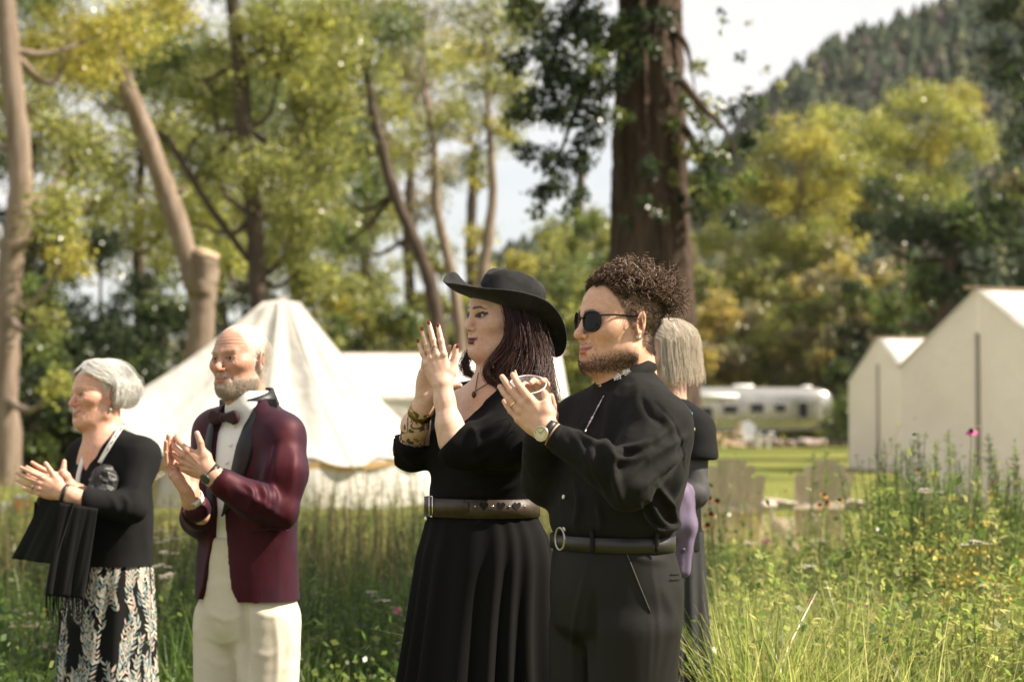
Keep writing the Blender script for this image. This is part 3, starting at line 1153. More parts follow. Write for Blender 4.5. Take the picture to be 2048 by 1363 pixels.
def head_hair(L, n, seed=0, el_end=-0.55, infl=(1.06, 1.16), m=16, curl=0.0, fall=0.0, part=0.25, azmin=1.15, len_jit=0.25, fw=1.0, fluff=0.0015):
    """strands combed from a parting down over the skull; fall = straight hang below the head (local units)"""
    r = np.random.default_rng(seed)
    c = np.array((0, -0.014, 0.034)); rad = np.array((0.076 * fw, 0.100, 0.086))
    sgn = np.where(r.random(n) < 0.5, -1.0, 1.0)
    az0 = np.abs(r.uniform(0.05, math.pi, n)) * sgn
    el0 = r.uniform(0.62, 1.50, n)
    az_t = np.sign(az0) * np.maximum(np.abs(az0) * 1.02 + 0.12, azmin + r.uniform(0, 0.35, n))
    az_t = np.clip(az_t, -math.pi * 1.02, math.pi * 1.02)
    ee = el_end + r.uniform(-len_jit, len_jit, n)
    t = np.linspace(0, 1, m)
    T = np.broadcast_to(t, (n, m))
    sweep = 1 - (1 - T) ** 1.6
    az = az0[:, None] + (az_t - az0)[:, None] * np.minimum(1, sweep * 1.35)
    el = el0[:, None] + (ee - el0)[:, None] * T ** 0.9
    inf = infl[0] + (infl[1] - infl[0]) * np.sin(np.clip(T * 1.15, 0, 1) * math.pi * 0.62) + r.normal(0, 0.022, (n, 1))
    if curl: inf = inf + curl * np.sin(np.clip((T - 0.72) / 0.28, 0, 1) * math.pi * 1.1)
    x = np.sin(az) * np.cos(el); y = np.cos(az) * np.cos(el); z = np.sin(el)
    P = c + np.stack([x, y, z], -1) * rad * inf[..., None]
    if fall:
        k = np.clip((T - 0.45) / 0.55, 0, 1)[..., None]
        i0 = int(0.45 * (m - 1))
        base = P[:, i0:i0 + 1]
        out = base.copy() * np.array((1.0, 1.02, 1.0))
        F = r.uniform(0.75, 1.0, (n, 1, 1)) * fall
        hang = base + (out - base) * np.sin(k * 1.57) + np.array((0, -0.03, -1.0)) * (k * F)
        hang = hang + 0.004 * np.sin(k * 6 + r.uniform(0, 6.28, (n, 1, 1))) * r.normal(0, 1, (n, 1, 3)) * k
        P = np.where(k > 0, hang, P)
    P = P + r.normal(0, fluff, (n, 1, 3)) * T[..., None]
    return L.c + (P * L.s) @ L.R.T


def sheet(corners, nu, nv, amp=0.006, waves=4, seed=0):
    """draped cloth between top (a,b) and bottom (c,d) edges"""
    a, b, c, d = [np.array(q, float) for q in corners]
    r = np.random.default_rng(seed); ph = r.uniform(0, 6.28)
    V = []
    nrm = np.cross(b - a, c - a); nrm /= np.linalg.norm(nrm)
    for i in range(nv):
        v = i / (nv - 1)
        for j in range(nu):
            u = j / (nu - 1)
            p = (a * (1 - u) + b * u) * (1 - v) + (c * (1 - u) + d * u) * v
            V.append(p + nrm * amp * (0.25 + v) * (math.sin(u * waves * 6.28 + ph + 0.8 * math.sin(v * 3)) + 0.4 * math.sin(u * waves * 15 + v * 2)))
    F = np.array([(i * nu + j, i * nu + j + 1, (i + 1) * nu + j + 1, (i + 1) * nu + j) for i in range(nv - 1) for j in range(nu - 1)])
    return np.array(V), F
# ------------------------------------------------------------------ ground, hill, sky-line
def ground_mat():
    m, nt, b = new_mat('meadow_and_lawn')
    L = nt.links
    tc = nt.nodes.new('ShaderNodeTexCoord')
    n1 = nt.nodes.new('ShaderNodeTexNoise'); n1.inputs['Scale'].default_value = 0.35; n1.inputs['Detail'].default_value = 6
    n2 = nt.nodes.new('ShaderNodeTexNoise'); n2.inputs['Scale'].default_value = 9.0; n2.inputs['Detail'].default_value = 8; n2.inputs['Roughness'].default_value = 0.7
    for n in (n1, n2): L.new(tc.outputs['Object'], n.inputs['Vector'])
    r = nt.nodes.new('ShaderNodeValToRGB')
    r.color_ramp.elements[0].position = 0.35; r.color_ramp.elements[0].color = (0.105, 0.135, 0.026, 1)
    r.color_ramp.elements[1].position = 0.65; r.color_ramp.elements[1].color = (0.19, 0.185, 0.042, 1)
    mx = nt.nodes.new('ShaderNodeMix'); mx.data_type = 'RGBA'; mx.blend_type = 'MULTIPLY'; mx.inputs['Factor'].default_value = 0.75
    r2 = nt.nodes.new('ShaderNodeValToRGB')
    r2.color_ramp.elements[0].position = 0.25; r2.color_ramp.elements[0].color = (0.45, 0.45, 0.42, 1)
    r2.color_ramp.elements[1].position = 0.7; r2.color_ramp.elements[1].color = (1.1, 1.1, 1.0, 1)
    L.new(n1.outputs['Fac'], r.inputs['Fac']); L.new(n2.outputs['Fac'], r2.inputs['Fac'])
    L.new(r.outputs['Color'], mx.inputs['A']); L.new(r2.outputs['Color'], mx.inputs['B'])
    L.new(mx.outputs['Result'], b.inputs['Base Color'])
    b.inputs['Roughness'].default_value = 0.9; b.inputs['Specular IOR Level'].default_value = 0.15
    bp = nt.nodes.new('ShaderNodeBump'); bp.inputs['Distance'].default_value = 0.05; bp.inputs['Strength'].default_value = 0.6
    L.new(n2.outputs['Fac'], bp.inputs['Height']); L.new(bp.outputs['Normal'], b.inputs['Normal'])
    return m


xs = np.concatenate([[-900, -400, -150, -80], np.linspace(-50, 50, 34), [80, 150, 400, 900]])
ys = np.concatenate([[-300, -60, -20], np.linspace(-8, 110, 60), [150, 220, 400, 900]])
GX, GY = np.meshgrid(xs, ys, indexing='ij')
GP = np.stack([GX.ravel(), GY.ravel(), np.zeros(GX.size)], 1)
GP[:, 2] = 0.05 * vnoise(GP * (0.10, 0.10, 0), 2) * (np.abs(GP[:, 1] - 6) > 4)
gi = np.arange(GX.size).reshape(GX.shape)
GF = np.stack([gi[:-1, :-1], gi[1:, :-1], gi[1:, 1:], gi[:-1, 1:]], -1).reshape(-1, 4)
tag(mesh_obj('ground', GP, GF, ground_mat(), None, True), None, None, kind='structure')

# wooded hill behind the camp
prof_px = [(-700, 790), (-200, 780), (300, 760), (700, 720), (900, 620), (1000, 540), (1080, 500), (1200, 470), (1350, 400), (1450, 300), (1520, 210), (1560, 182), (1650, 120), (1750, 78), (1850, 38), (1900, 14), (2000, -30), (2300, -130), (2800, -260)]
HY = 460.0
pw = np.array([W(a, b, HY) for a, b in prof_px])
hx = np.linspace(pw[0, 0], pw[-1, 0], 90)
ridge = np.interp(hx, pw[:, 0], pw[:, 2]) + 1.5 * vnoise(np.stack([hx * 0.06, hx * 0, hx * 0], 1), 4)
rows = []
for k, (yy, f) in enumerate(((230, 0.0), (280, 0.22), (340, 0.52), (400, 0.80), (HY, 1.0), (560, 0.9), (700, 0.2), (760, -0.02))):
    sc_y = yy / HY
    zz = ridge * f + (4.0 * vnoise(np.stack([hx * 0.03, np.full_like(hx, yy * 0.03), hx * 0], 1), 6) if 0 < f < 1 else 0)
    rows.append(np.stack([hx * (1.0 if yy >= HY else 1.0), np.full_like(hx, yy), zz - 0.3], 1))
HV = np.array(rows); nr, nc = HV.shape[:2]
hi_ = np.arange(nr * nc).reshape(nr, nc)
HF = np.stack([hi_[:-1, :-1], hi_[:-1, 1:], hi_[1:, 1:], hi_[1:, :-1]], -1).reshape(-1, 4)
tag(mesh_obj('hill', HV.reshape(-1, 3), HF, mat('hill_scrub', (0.06, 0.066, 0.045), rough=0.95, col2=(0.10, 0.085, 0.07), scale=0.05, spec=0.1), None, True), None, None, kind='structure')


def hill_z(x, y):
    f = np.interp(y, [230, 280, 340, 400, HY], [0, 0.22, 0.52, 0.80, 1.0])
    return np.interp(x, hx, ridge) * f - 1.0


def conifer(h, r, seed, tiers=4, sides=6):
    g = np.random.default_rng(seed)
    V = []; F = []
    V0 = len(V)
    for t in range(tiers):
        z0 = h * (0.10 + 0.84 * t / tiers); z1 = z0 + h * (0.95 / tiers) * 1.45
        rr = r * (1 - t / tiers) * g.uniform(0.8, 1.15) + 0.06 * r
        b = len(V)
        for k in range(sides):
            a = 2 * math.pi * (k + 0.5 * (t % 2)) / sides
            q = rr * g.uniform(0.65, 1.2)
            V.append((q * math.cos(a), q * math.sin(a), z0 - h * 0.03 * g.random()))
        V.append((0, 0, min(z1, h)))
        for k in range(sides): F.append((b + k, b + (k + 1) % sides, b + sides))
    return np.array(V), F


CONM = mat('conifer_needles', (0.030, 0.042, 0.028), rough=0.95, attr=True, spec=0.1)
rg = np.random.default_rng(21)
cv, cf, cc = [], [], []
protos = [conifer(1.0, 0.20, s) for s in range(5)]
nb = 0
for i in range(8500):
    y = rg.uniform(250, HY + 6); x = rg.uniform(-10, 330) * (y / HY)
    z = float(hill_z(x, y))
    h = rg.uniform(3.5, 7.5); v, f = protos[i % 5]
    w = rg.uniform(1.4, 2.4)
    cv.append(v * (h * w, h * w, h) + (x, y, z)); cf.extend([tuple(j + nb for j in q) for q in f]); nb += len(v)
    c = np.array((0.050, 0.064, 0.040)) * rg.uniform(0.8, 1.2)
    if rg.random() < 0.16: c = np.array((0.095, 0.08, 0.07)) * rg.uniform(0.7, 1.2)     # bare and dead trees
    if rg.random() < 0.12: c = np.array((0.11, 0.115, 0.062))
    cc.append(np.broadcast_to(c, (len(v), 3)))
tag(mesh_obj('conifer_wood', np.vstack(cv), cf, CONM, None, False, np.vstack(cc)), 'dark conifer wood covering the far hillside', 'wood', kind='stuff')
# single pines standing out against the sky on the ridge
for i, (px, py, hpx) in enumerate(((1622, 170, 60), (1653, 120, 60), (1700, 108, 34), (1590, 180, 40), (1742, 84, 26), (1800, 62, 28), (1862, 40, 30), (1560, 196, 26))):
    p = W(px, py, HY - 4); v, f = protos[i % 5]
    h = hpx * HY / FPX * 1.35
    t = thing('pine_tree', 'tall dark pine on the hill ridge against the pale sky', 'pine tree', (p[0], p[1], p[2] - h * 0.35), 'pines on the hill ridge')
    mesh_obj('crown', v * (h * 0.9, h * 0.9, h) + np.array(t.location), f, CONM, t, False, np.broadcast_to((0.045, 0.056, 0.04), (len(v), 3)))
    m_ = MB(); m_.tube([np.array(t.location) - (0, 0, 2.0), np.array(t.location) + (0, 0, h * 0.3)], 0.25, 6); m_.build('trunk', mat('pine_bark', (0.10, 0.075, 0.06), rough=0.95), t)
# ------------------------------------------------------------------ trees
def leaf_mat():
    m = bpy.data.materials.new('leaves'); m.use_nodes = True
    nt = m.node_tree; L = nt.links
    b = nt.nodes['Principled BSDF']; out = nt.nodes['Material Output']
    a = nt.nodes.new('ShaderNodeAttribute'); a.attribute_name = 'col'
    b.inputs['Roughness'].default_value = 0.30; b.inputs['Specular IOR Level'].default_value = 0.6
    tr = nt.nodes.new('ShaderNodeBsdfTranslucent')
    hs = nt.nodes.new('ShaderNodeHueSaturation'); hs.inputs['Value'].default_value = 1.75; hs.inputs['Saturation'].default_value = 1.05
    L.new(a.outputs['Color'], b.inputs['Base Color']); L.new(a.outputs['Color'], hs.inputs['Color']); L.new(hs.outputs['Color'], tr.inputs['Color'])
    mx = nt.nodes.new('ShaderNodeMixShader'); mx.inputs['Fac'].default_value = 0.55
    L.new(b.outputs['BSDF'], mx.inputs[1]); L.new(tr.outputs['BSDF'], mx.inputs[2]); L.new(mx.outputs['Shader'], out.inputs['Surface'])
    return m


LEAF = leaf_mat()
PAL = dict(olive=[(0.20, 0.21, 0.064), (0.24, 0.24, 0.076), (0.15, 0.168, 0.05)], yellow=[(0.38, 0.335, 0.075), (0.34, 0.31, 0.08), (0.28, 0.265, 0.07)], gold=[(0.34, 0.26, 0.08), (0.27, 0.235, 0.08), (0.32, 0.28, 0.085)],
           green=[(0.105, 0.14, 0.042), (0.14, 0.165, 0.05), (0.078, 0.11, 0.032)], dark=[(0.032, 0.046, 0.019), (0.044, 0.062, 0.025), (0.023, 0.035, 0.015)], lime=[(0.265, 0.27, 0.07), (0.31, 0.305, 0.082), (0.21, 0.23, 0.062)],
           grey=[(0.22, 0.20, 0.115), (0.26, 0.22, 0.13), (0.18, 0.17, 0.09)])


def leaf_quads(P, size, r, droop=0.0):
    n = len(P)
    d = r.normal(0, 1, (n, 3)); d[:, 2] -= droop; d /= np.linalg.norm(d, axis=1)[:, None]
    s = np.cross(d, r.normal(0, 1, (n, 3))); s /= np.linalg.norm(s, axis=1)[:, None] + 1e-9
    L = size * r.uniform(0.6, 1.3, (n, 1))
    V = np.stack([P, P + d * L * 0.45 + s * L * 0.32, P + d * L, P + d * L * 0.45 - s * L * 0.32], 1)
    return V.reshape(-1, 3), np.arange(n * 4).reshape(n, 4)


def crown_mesh(blobs, pal, leaf, dens, seed, clump=0.34, nclump=14, droop=0.3):
    """blobs: (centre xyz, radius); returns V,F,col"""
    leaf = leaf * 0.92; dens = dens * 0.88
    r = np.random.default_rng(seed)
    P = []; C = []
    pals = [np.array(PAL[p]) for p in (pal if isinstance(pal, (list, tuple)) else [pal])]
    for c, rad in blobs:
        c = np.array(c); rv = np.array((rad, rad, rad * 0.85)) if np.isscalar(rad) else np.array(rad)
        rm = rv.mean()
        n = int(dens * 3.14 * rm * rm / (leaf * leaf * 0.33))
        k = max(4, int(nclump * (0.6 + 0.8 * r.random())))
        u = r.normal(0, 1, (k, 3)); u /= np.linalg.norm(u, axis=1)[:, None]
        cc = c + u * rv * (r.random((k, 1)) ** 0.45) * 0.86
        pl = pals[r.integers(0, len(pals))]
        ccol = 0.9 * (0.35 * pl.mean(0) + 0.65 * pl[r.integers(0, len(pl), k)]) * r.uniform(0.8, 1.2, (k, 1))
        i = r.integers(0, k, n)
        cs = clump * rm * r.uniform(0.5, 1.2, k)
        p = cc[i] + r.normal(0, 1, (n, 3)) * cs[i][:, None] * (0.62, 0.62, 0.5)
        P.append(p); C.append(ccol[i] * r.uniform(0.4, 1.6, (n, 1)))
    P = np.vstack(P); C = np.vstack(C)
    V, F = leaf_quads(P, leaf, r, droop)
    return V, F, np.repeat(C, 4, axis=0)


def bark(name, col, col2, scale=6, bump=0.02):
    return mat(name, col, rough=0.92, col2=col2, scale=scale, bump=bump, bscale=scale * 2.2, stretch=(1, 1, 0.14), spec=0.15)


BARK_PALE = bark('bark_pale', (0.26, 0.205, 0.16), (0.13, 0.095, 0.07))
BARK_DARK = bark('bark_dark', (0.10, 0.075, 0.058), (0.045, 0.033, 0.026))
BARK_RED = bark('bark_redbrown', (0.095, 0.066, 0.050), (0.034, 0.024, 0.019), 9, 0.03)


def trunk_mesh(mb, path, radii, sides=14, rough=0.05, seed=0):
    P = bez(path, max(6, 6 * len(path)))
    R = np.interp(np.linspace(0, 1, len(P)), np.linspace(0, 1, len(radii)), radii)
    r = np.random.default_rng(seed)
    P = P + r.normal(0, 1, P.shape) * (R * rough)[:, None]
    mb.tube(P, R * (1 + r.normal(0, rough, len(R))), sides)


def px_tree(name, label, Y, trunk, blobs, pal, leaf=0.13, dens=2.6, seed=0, barkm=None, group=None, limbs=True, sides=14, extra=None, clump=0.40, nclump=22, droop=0.3, trunk_rough=0.05, minlimb=0.05):
    """trunk: list of (px,py,width_px) bottom to top; blobs: (px,py,rpx[,dY]) - all at depth Y, sizes from that depth"""
    k = Y / FPX
    b0 = W(trunk[0][0], trunk[0][1], Y)
    T = thing(name, label, 'tree', (b0[0], b0[1], 0.0), group)
    path = [np.array((b0[0], b0[1], -0.2))] + [W(a, b, Y) for a, b, w in trunk]
    rad = [trunk[0][2] * k * 0.62] + [w * k * 0.5 for a, b, w in trunk]
    mb = MB(); trunk_mesh(mb, path, rad, sides, trunk_rough, seed)
    bl = []
    for q in blobs:
        dY = q[3] if len(q) > 3 else 0.0
        bl.append((W(q[0], q[1], Y + dY), q[2] * (Y + dY) / FPX))
    r = np.random.default_rng(seed + 5)
    if limbs:
        top = np.array(path[1:])
        for c, rd in bl:
            # leave the trunk below the blob
            i = np.argmin(np.linalg.norm(top - (c - np.array((0, 0, rd * 0.9))), axis=1))
            s = top[i]
            mid = (s + c) / 2 + np.array((0, 0, -0.15 * np.linalg.norm(c - s))) + r.normal(0, 0.12 * rd, 3)
            w0 = max(rad[min(i + 1, len(rad) - 1)] * 0.45, minlimb)
            trunk_mesh(mb, [s, mid, c], [w0, w0 * 0.6, w0 * 0.25], 7, 0.05, seed + i)
            for j in range(3):
                e = c + r.normal(0, 0.55, 3) * rd
                trunk_mesh(mb, [mid * 0.3 + c * 0.7, (c + e) / 2, e], [w0 * 0.35, w0 * 0.22, w0 * 0.10], 5, 0.05, seed + j)
    if extra: extra(mb, k)
    mb.build('trunk', barkm or BARK_PALE, T, True)
    if bl:
        V, F, C = crown_mesh(bl, pal, leaf, dens, seed, clump, nclump, droop)
        mesh_obj('crown', V, F, LEAF, T, False, C)
    return T


# --- left foreground-most cottonwood at the picture edge
px_tree('cottonwood_tree', 'pale-trunked cottonwood with yellowing leaves beside the white-haired woman', 37, [(16, 985, 62), (14, 800, 46), (18, 620, 46), (24, 500, 50), (40, 420, 56), (38, 300, 46), (18, 100, 44), (5, -60, 40), (-10, -260, 34)],
        [(140, 90, 110, 2), (60, 200, 70, 3), (230, 60, 95, 1), (160, 300, 90, 1), (110, 420, 80, -1), (200, 400, 60, 1), (130, 520, 60, 0), (-60, 150, 120, 2), (150, -120, 150, 1), (90, 640, 46, -1), (110, 770, 46, -2)], ['yellow', 'lime', 'lime', 'olive'], 0.11, 2.6, 1)
# --- leaning, lopped cottonwood behind the bell tent


def lopped(mb, k):
    Y = 41
    trunk_mesh(mb, [W(396, 585, Y), W(352, 440, Y), W(300, 290, Y), W(238, 130, Y), W(222, 20, Y)], [46 * k * .5, 44 * k * .5, 40 * k * .5, 34 * k * .5, 14 * k * .5], 14, 0.03, 3)
    trunk_mesh(mb, [W(356, 385, Y), W(372, 372, Y)], [13 * k * .5, 8 * k * .5], 8, 0.02, 4)
    trunk_mesh(mb, [W(265, 220, Y), W(205, 210, Y), W(170, 190, Y)], [10 * k * .5, 7 * k * .5, 3 * k * .5], 6, 0.05, 6)


LT = px_tree('cottonwood_tree', 'leaning lopped cottonwood with a sawn stub above the bell tent', 41, [(405, 1000, 66), (400, 760, 58), (404, 620, 54), (410, 560, 54), (412, 506, 54)],
        [(250, 60, 90, 0), (180, 130, 70, 1), (330, 20, 80, 1), (300, -100, 120, 0)], ['yellow', 'lime'], 0.11, 3.0, 2, limbs=False, extra=lopped)
_m = MB(); _m.lathe([(0.29, -0.03), (0.285, 0.02), (0.0, 0.025)], W(412, 505, 41), (0.30, -0.22, 0.92), 16, False); _m.build('sawn_face', mat('sawn_wood', (0.40, 0.29, 0.19), rough=0.9, var=0.2, scale=8), LT, True)


def dark_limb(mb, k):
    Y = 50
    trunk_mesh(mb, [W(498, 520, Y), W(420, 415, Y), W(368, 330, Y), W(330, 275, Y), W(300, 262, Y)], [11 * k * .6, 15 * k * .5, 14 * k * .5, 10 * k * .5, 4 * k * .5], 8, 0.05, 8)
    trunk_mesh(mb, [W(368, 330, Y), W(382, 290, Y), W(420, 250, Y)], [9 * k * .5, 7 * k * .5, 3 * k * .5], 6, 0.05, 9)


px_tree('cottonwood_tree', 'tall dark-trunked cottonwood directly behind the bell tent peak', 50, [(540, 960, 44), (530, 700, 38), (515, 560, 36), (508, 430, 34), (490, 260, 34), (478, 120, 30), (462, -20, 26), (450, -200, 18)],
        [(430, 170, 110, 1), (560, 120, 120, 0), (340, 130, 100, 2), (620, 230, 110, 0), (520, 330, 90, -1), (420, 330, 85, 2), (600, 420, 90, 0), (380, 440, 80, 2), (560, 20, 110, 0), (650, 60, 110, 1), (600, 540, 70, 0), (450, 520, 70, 3), (330, 280, 70, 3), (640, 340, 80, 1), (480, -120, 160, 0)],
        ['olive', 'lime', 'olive', 'green'], 0.13, 2.9, 3, BARK_DARK, extra=dark_limb)
# --- middle leaning pair
px_tree('cottonwood_tree', 'slender left-leaning dark trunk among trees behind the hat', 58, [(892, 900, 34), (880, 690, 30), (858, 560, 28), (825, 470, 26), (790, 390, 24), (765, 300, 22), (740, 190, 18), (725, 90, 12)],
        [(720, 120, 95, 0), (650, 160, 90, 2), (770, 200, 60, 1), (690, 280, 80, 1), (740, 380, 62, 1), (640, 330, 90, 3), (700, 480, 60, 2), (720, 10, 100, 0), (800, 60, 75, 0), (640, 470, 60, 3), (700, -100, 130, 0)], ['olive', 'lime', 'green'], 0.14, 2.5, 4, BARK_DARK)
px_tree('cottonwood_tree', 'pale twin trunk with a thin crown above the hat', 66, [(930, 900, 30), (922, 690, 24), (905, 560, 22), (885, 470, 20), (872, 400, 18), (868, 300, 14), (850, 180, 10)],
        [(870, 330, 50, 0), (830, 250, 55, 0), (880, 130, 75, 1), (800, 130, 70, 1), (840, 20, 95, 0), (900, 230, 46, 0), (760, 260, 50, 2), (860, -100, 120, 0)], ['lime', 'olive', 'grey'], 0.15, 1.5, 5)
px_tree('cottonwood_tree', 'upright grey trunk with an open sky-lit crown left of the big tree', 62, [(955, 900, 32), (960, 700, 28), (965, 560, 24), (978, 460, 20), (986, 370, 17), (978, 250, 13), (975, 130, 9)],
        [(990, 90, 80, 0), (940, 160, 55, 0), (1030, 180, 50, 1), (960, 20, 85, 1), (1040, 40, 75, 1), (1000, 250, 36, 0), (930, 270, 34, 0), (960, 370, 30, 0), (985, -90, 120, 0)], ['lime', 'yellow', 'olive'], 0.14, 1.6, 6)

# --- the big red-brown trunk


def big_trunk():
    Y = 26.0
    k = Y / FPX
    b0 = W(1297, 1040, Y)
    T = thing('cottonwood_tree', 'massive red-brown cottonwood trunk with furrowed bark and hanging dark foliage', 'tree', (b0[0], b0[1], 0))
    zs = np.linspace(-0.2, W(1300, -420, Y)[2], 150)
    na = 120
    A = np.linspace(0, 2 * np.pi, na, endpoint=False)
    V = []
    for z in zs:
        py = 822 - (z - CAM_H) / k
        x0 = np.interp(py, [-420, 0, 300, 600, 1040], [1262, 1246, 1230, 1222, 1196]); x1 = np.interp(py, [-420, 0, 300, 600, 1040], [1346, 1356, 1362, 1374, 1404])
        c = W((x0 + x1) / 2, 681, Y)[0]; rad = (x1 - x0) / 2 * k
        fl = np.clip((0.6 - z) / 0.8, 0, 1)
        w = A + 0.10 * np.sin(z * 0.9 + A * 2)
        n = vnoise(np.stack([np.cos(w) * 7, np.sin(w) * 7, np.full(na, z * 1.1)], 1), 31)
        n2 = vnoise(np.stack([np.cos(w) * 19, np.sin(w) * 19, np.full(na, z * 4.0)], 1), 32)
        ridge_ = (1 - 2 * np.abs(n)) * 0.050 + (1 - 2 * np.abs(n2)) * 0.034
        big = 0.05 * np.sin(w * 3 + 1.0 + z * 0.12) + fl * 0.16 * np.abs(np.sin(w * 2.5))
        rr = rad * (1 + big) + ridge_
        V.append(np.stack([c + rr * np.cos(A), Y + rr * np.sin(A), np.full(na, z)], 1))
    V = np.array(V); idx = np.arange(len(zs) * na).reshape(len(zs), na)
    a = idx[:-1]; b = np.roll(a, -1, 1); c = idx[1:]; d = np.roll(c, -1, 1)
    mesh_obj('trunk', V.reshape(-1, 3), np.stack([a, b, d, c], -1).reshape(-1, 4), BARK_RED, T, True)
    mb = MB()
    for i, pts in enumerate(([(1230, -60), (1150, 20), (1100, 130), (1080, 260)], [(1235, 60), (1180, 150), (1130, 280), (1095, 380)], [(1362, 160), (1410, 220), (1450, 260), (1480, 330)], [(1350, 60), (1375, 100), (1390, 180)],
                              [(1240, -200), (1140, -80), (1060, 60)], [(1366, 250), (1410, 330), (1440, 420)])):
        yy = Y - (0.8 if i in (1, 0, 2) else 0.3)
        trunk_mesh(mb, [W(x, y, yy) for x, y in pts], [0.06, 0.045, 0.025, 0.008], 7, 0.08, i)
    mb.build('branch', BARK_RED, T, True)
    bl = [(1150, 40, 80), (1090, 110, 60), (1180, 120, 60), (1060, 210, 50), (1130, 220, 55), (1190, 230, 42), (1100, 310, 42), (1160, 320, 36), (1085, 380, 30), (1140, 420, 26), (1225, 60, 50), (1270, 40, 42), (1215, 160, 40), (1260, 130, 34),
          (1060, 20, 60), (1030, 120, 36), (1025, 230, 30), (1050, 300, 28), (1110, 160, 50), (1165, 180, 50), (1180, 280, 40), (1120, 360, 34), (1075, 420, 20), (1160, 390, 26), (1240, 230, 26), (1300, 90, 30), (1330, 30, 30), (1345, 150, 18), (1200, -60, 100), (1330, -80, 70), (1300, 330, 28), (1290, 400, 22), (1320, 430, 18), (1255, 440, 16)]
    B = [(W(x, y, Y - 0.9), r * k) for x, y, r in bl]
    V1, F1, C1 = crown_mesh(B, ['dark', 'dark', 'green'], 0.078, 3.6, 71, 0.36, 26, 1.1)
    bl2 = [(1385, 200, 34), (1385, 300, 38), (1380, 400, 30), (1350, 250, 22), (1345, 350, 20), (1395, 130, 22), (1410, 230, 42), (1460, 220, 36), (1500, 190, 24), (1430, 300, 48), (1490, 290, 38), (1525, 250, 22), (1450, 380, 40), (1410, 360, 36), (1500, 360, 28), (1400, 430, 30), (1470, 440, 26), (1530, 205, 14), (1480, 110, 12), (1444, 20, 9), (1447, 40, 8), (1444, 62, 6), (1525, 140, 9), (1560, 165, 12), (1500, 40, 7)]
    B = [(W(x, y, Y - 0.5), r * k) for x, y, r in bl2]
    V2, F2, C2 = crown_mesh(B, ['green', 'olive', 'dark'], 0.078, 2.4, 72, 0.38, 22, 1.1)
    V = np.vstack([V1, V2]); F = np.vstack([F1, F2 + len(V1)]); C = np.vstack([C1, C2])
    mesh_obj('crown', V, F, LEAF, T, False, C)


big_trunk()
# --- right hand trees, in front of the hill
px_tree('cottonwood_tree', 'broad olive-green cottonwood crown right of the massive trunk', 98, [(1600, 880, 40), (1602, 700, 34), (1598, 560, 28), (1600, 420, 20), (1605, 320, 12)],
        [(1600, 280, 75, 0), (1540, 300, 50, 0), (1500, 360, 60, 0), (1560, 390, 70, 0), (1650, 390, 75, 0), (1520, 480, 65, 1), (1600, 490, 80, -1), (1680, 470, 60, 0), (1480, 560, 60, 1), (1560, 580, 60, 0), (1430, 480, 55, 2), (1660, 260, 60, 1), (1690, 330, 60, 0), (1420, 580, 55, 2), (1420, 400, 50, 1)], ['lime', 'lime', 'olive', 'yellow'], 0.16, 3.2, 7)
px_tree('aspen_tree', 'bright yellow-green tree below the wooded hill', 104, [(1790, 880, 36), (1792, 700, 30), (1800, 520, 24), (1810, 400, 16), (1815, 300, 9)],
        [(1800, 290, 60, 0), (1740, 330, 60, 0), (1860, 300, 60, 0), (1900, 240, 55, 0), (1930, 200, 45, 1), (1700, 300, 45, 0), (1720, 400, 60, 0), (1800, 380, 65, -1), (1880, 380, 60, 0), (1850, 190, 45, 1), (1760, 260, 50, 0), (1690, 380, 50, 0), (1960, 290, 60, 0), (1800, 220, 45, 1)], ['yellow', 'lime', 'lime', 'yellow'], 0.16, 3.0, 8)
px_tree('cottonwood_tree', 'deep green spreading tree above the white wall tents', 54, [(1900, 960, 50), (1895, 760, 44), (1890, 640, 36), (1900, 520, 26), (1910, 430, 16)],
        [(1800, 440, 75, 0), (1880, 470, 80, 0), (1960, 440, 90, 0), (2040, 500, 90, 0), (1760, 380, 45, 1), (1840, 560, 75, 1), (1930, 560, 80, 0), (1720, 440, 40, 1), (1780, 620, 60, 2), (2030, 380, 80, 0), (1860, 650, 60, 2), (2080, 600, 90, 1)], ['dark', 'green', 'dark'], 0.14, 3.0, 9, BARK_DARK)
px_tree('willow_tree', 'tall olive tree with drooping sprays at the right picture edge', 40, [(2140, 1000, 70), (2135, 700, 60), (2130, 400, 50), (2120, 100, 36), (2110, -150, 20)],
        [(2030, 150, 60, 0), (1985, 110, 40, 0), (2060, 60, 60, 0), (2050, 280, 60, 0), (2000, 20, 50, 0), (2090, 200, 80, 1), (2080, 380, 60, 0), (2010, 360, 36, 0), (2100, -60, 120, 0), (2140, 480, 70, 0)], ['grey', 'dark', 'olive', 'dark'], 0.11, 2.4, 10, BARK_DARK)

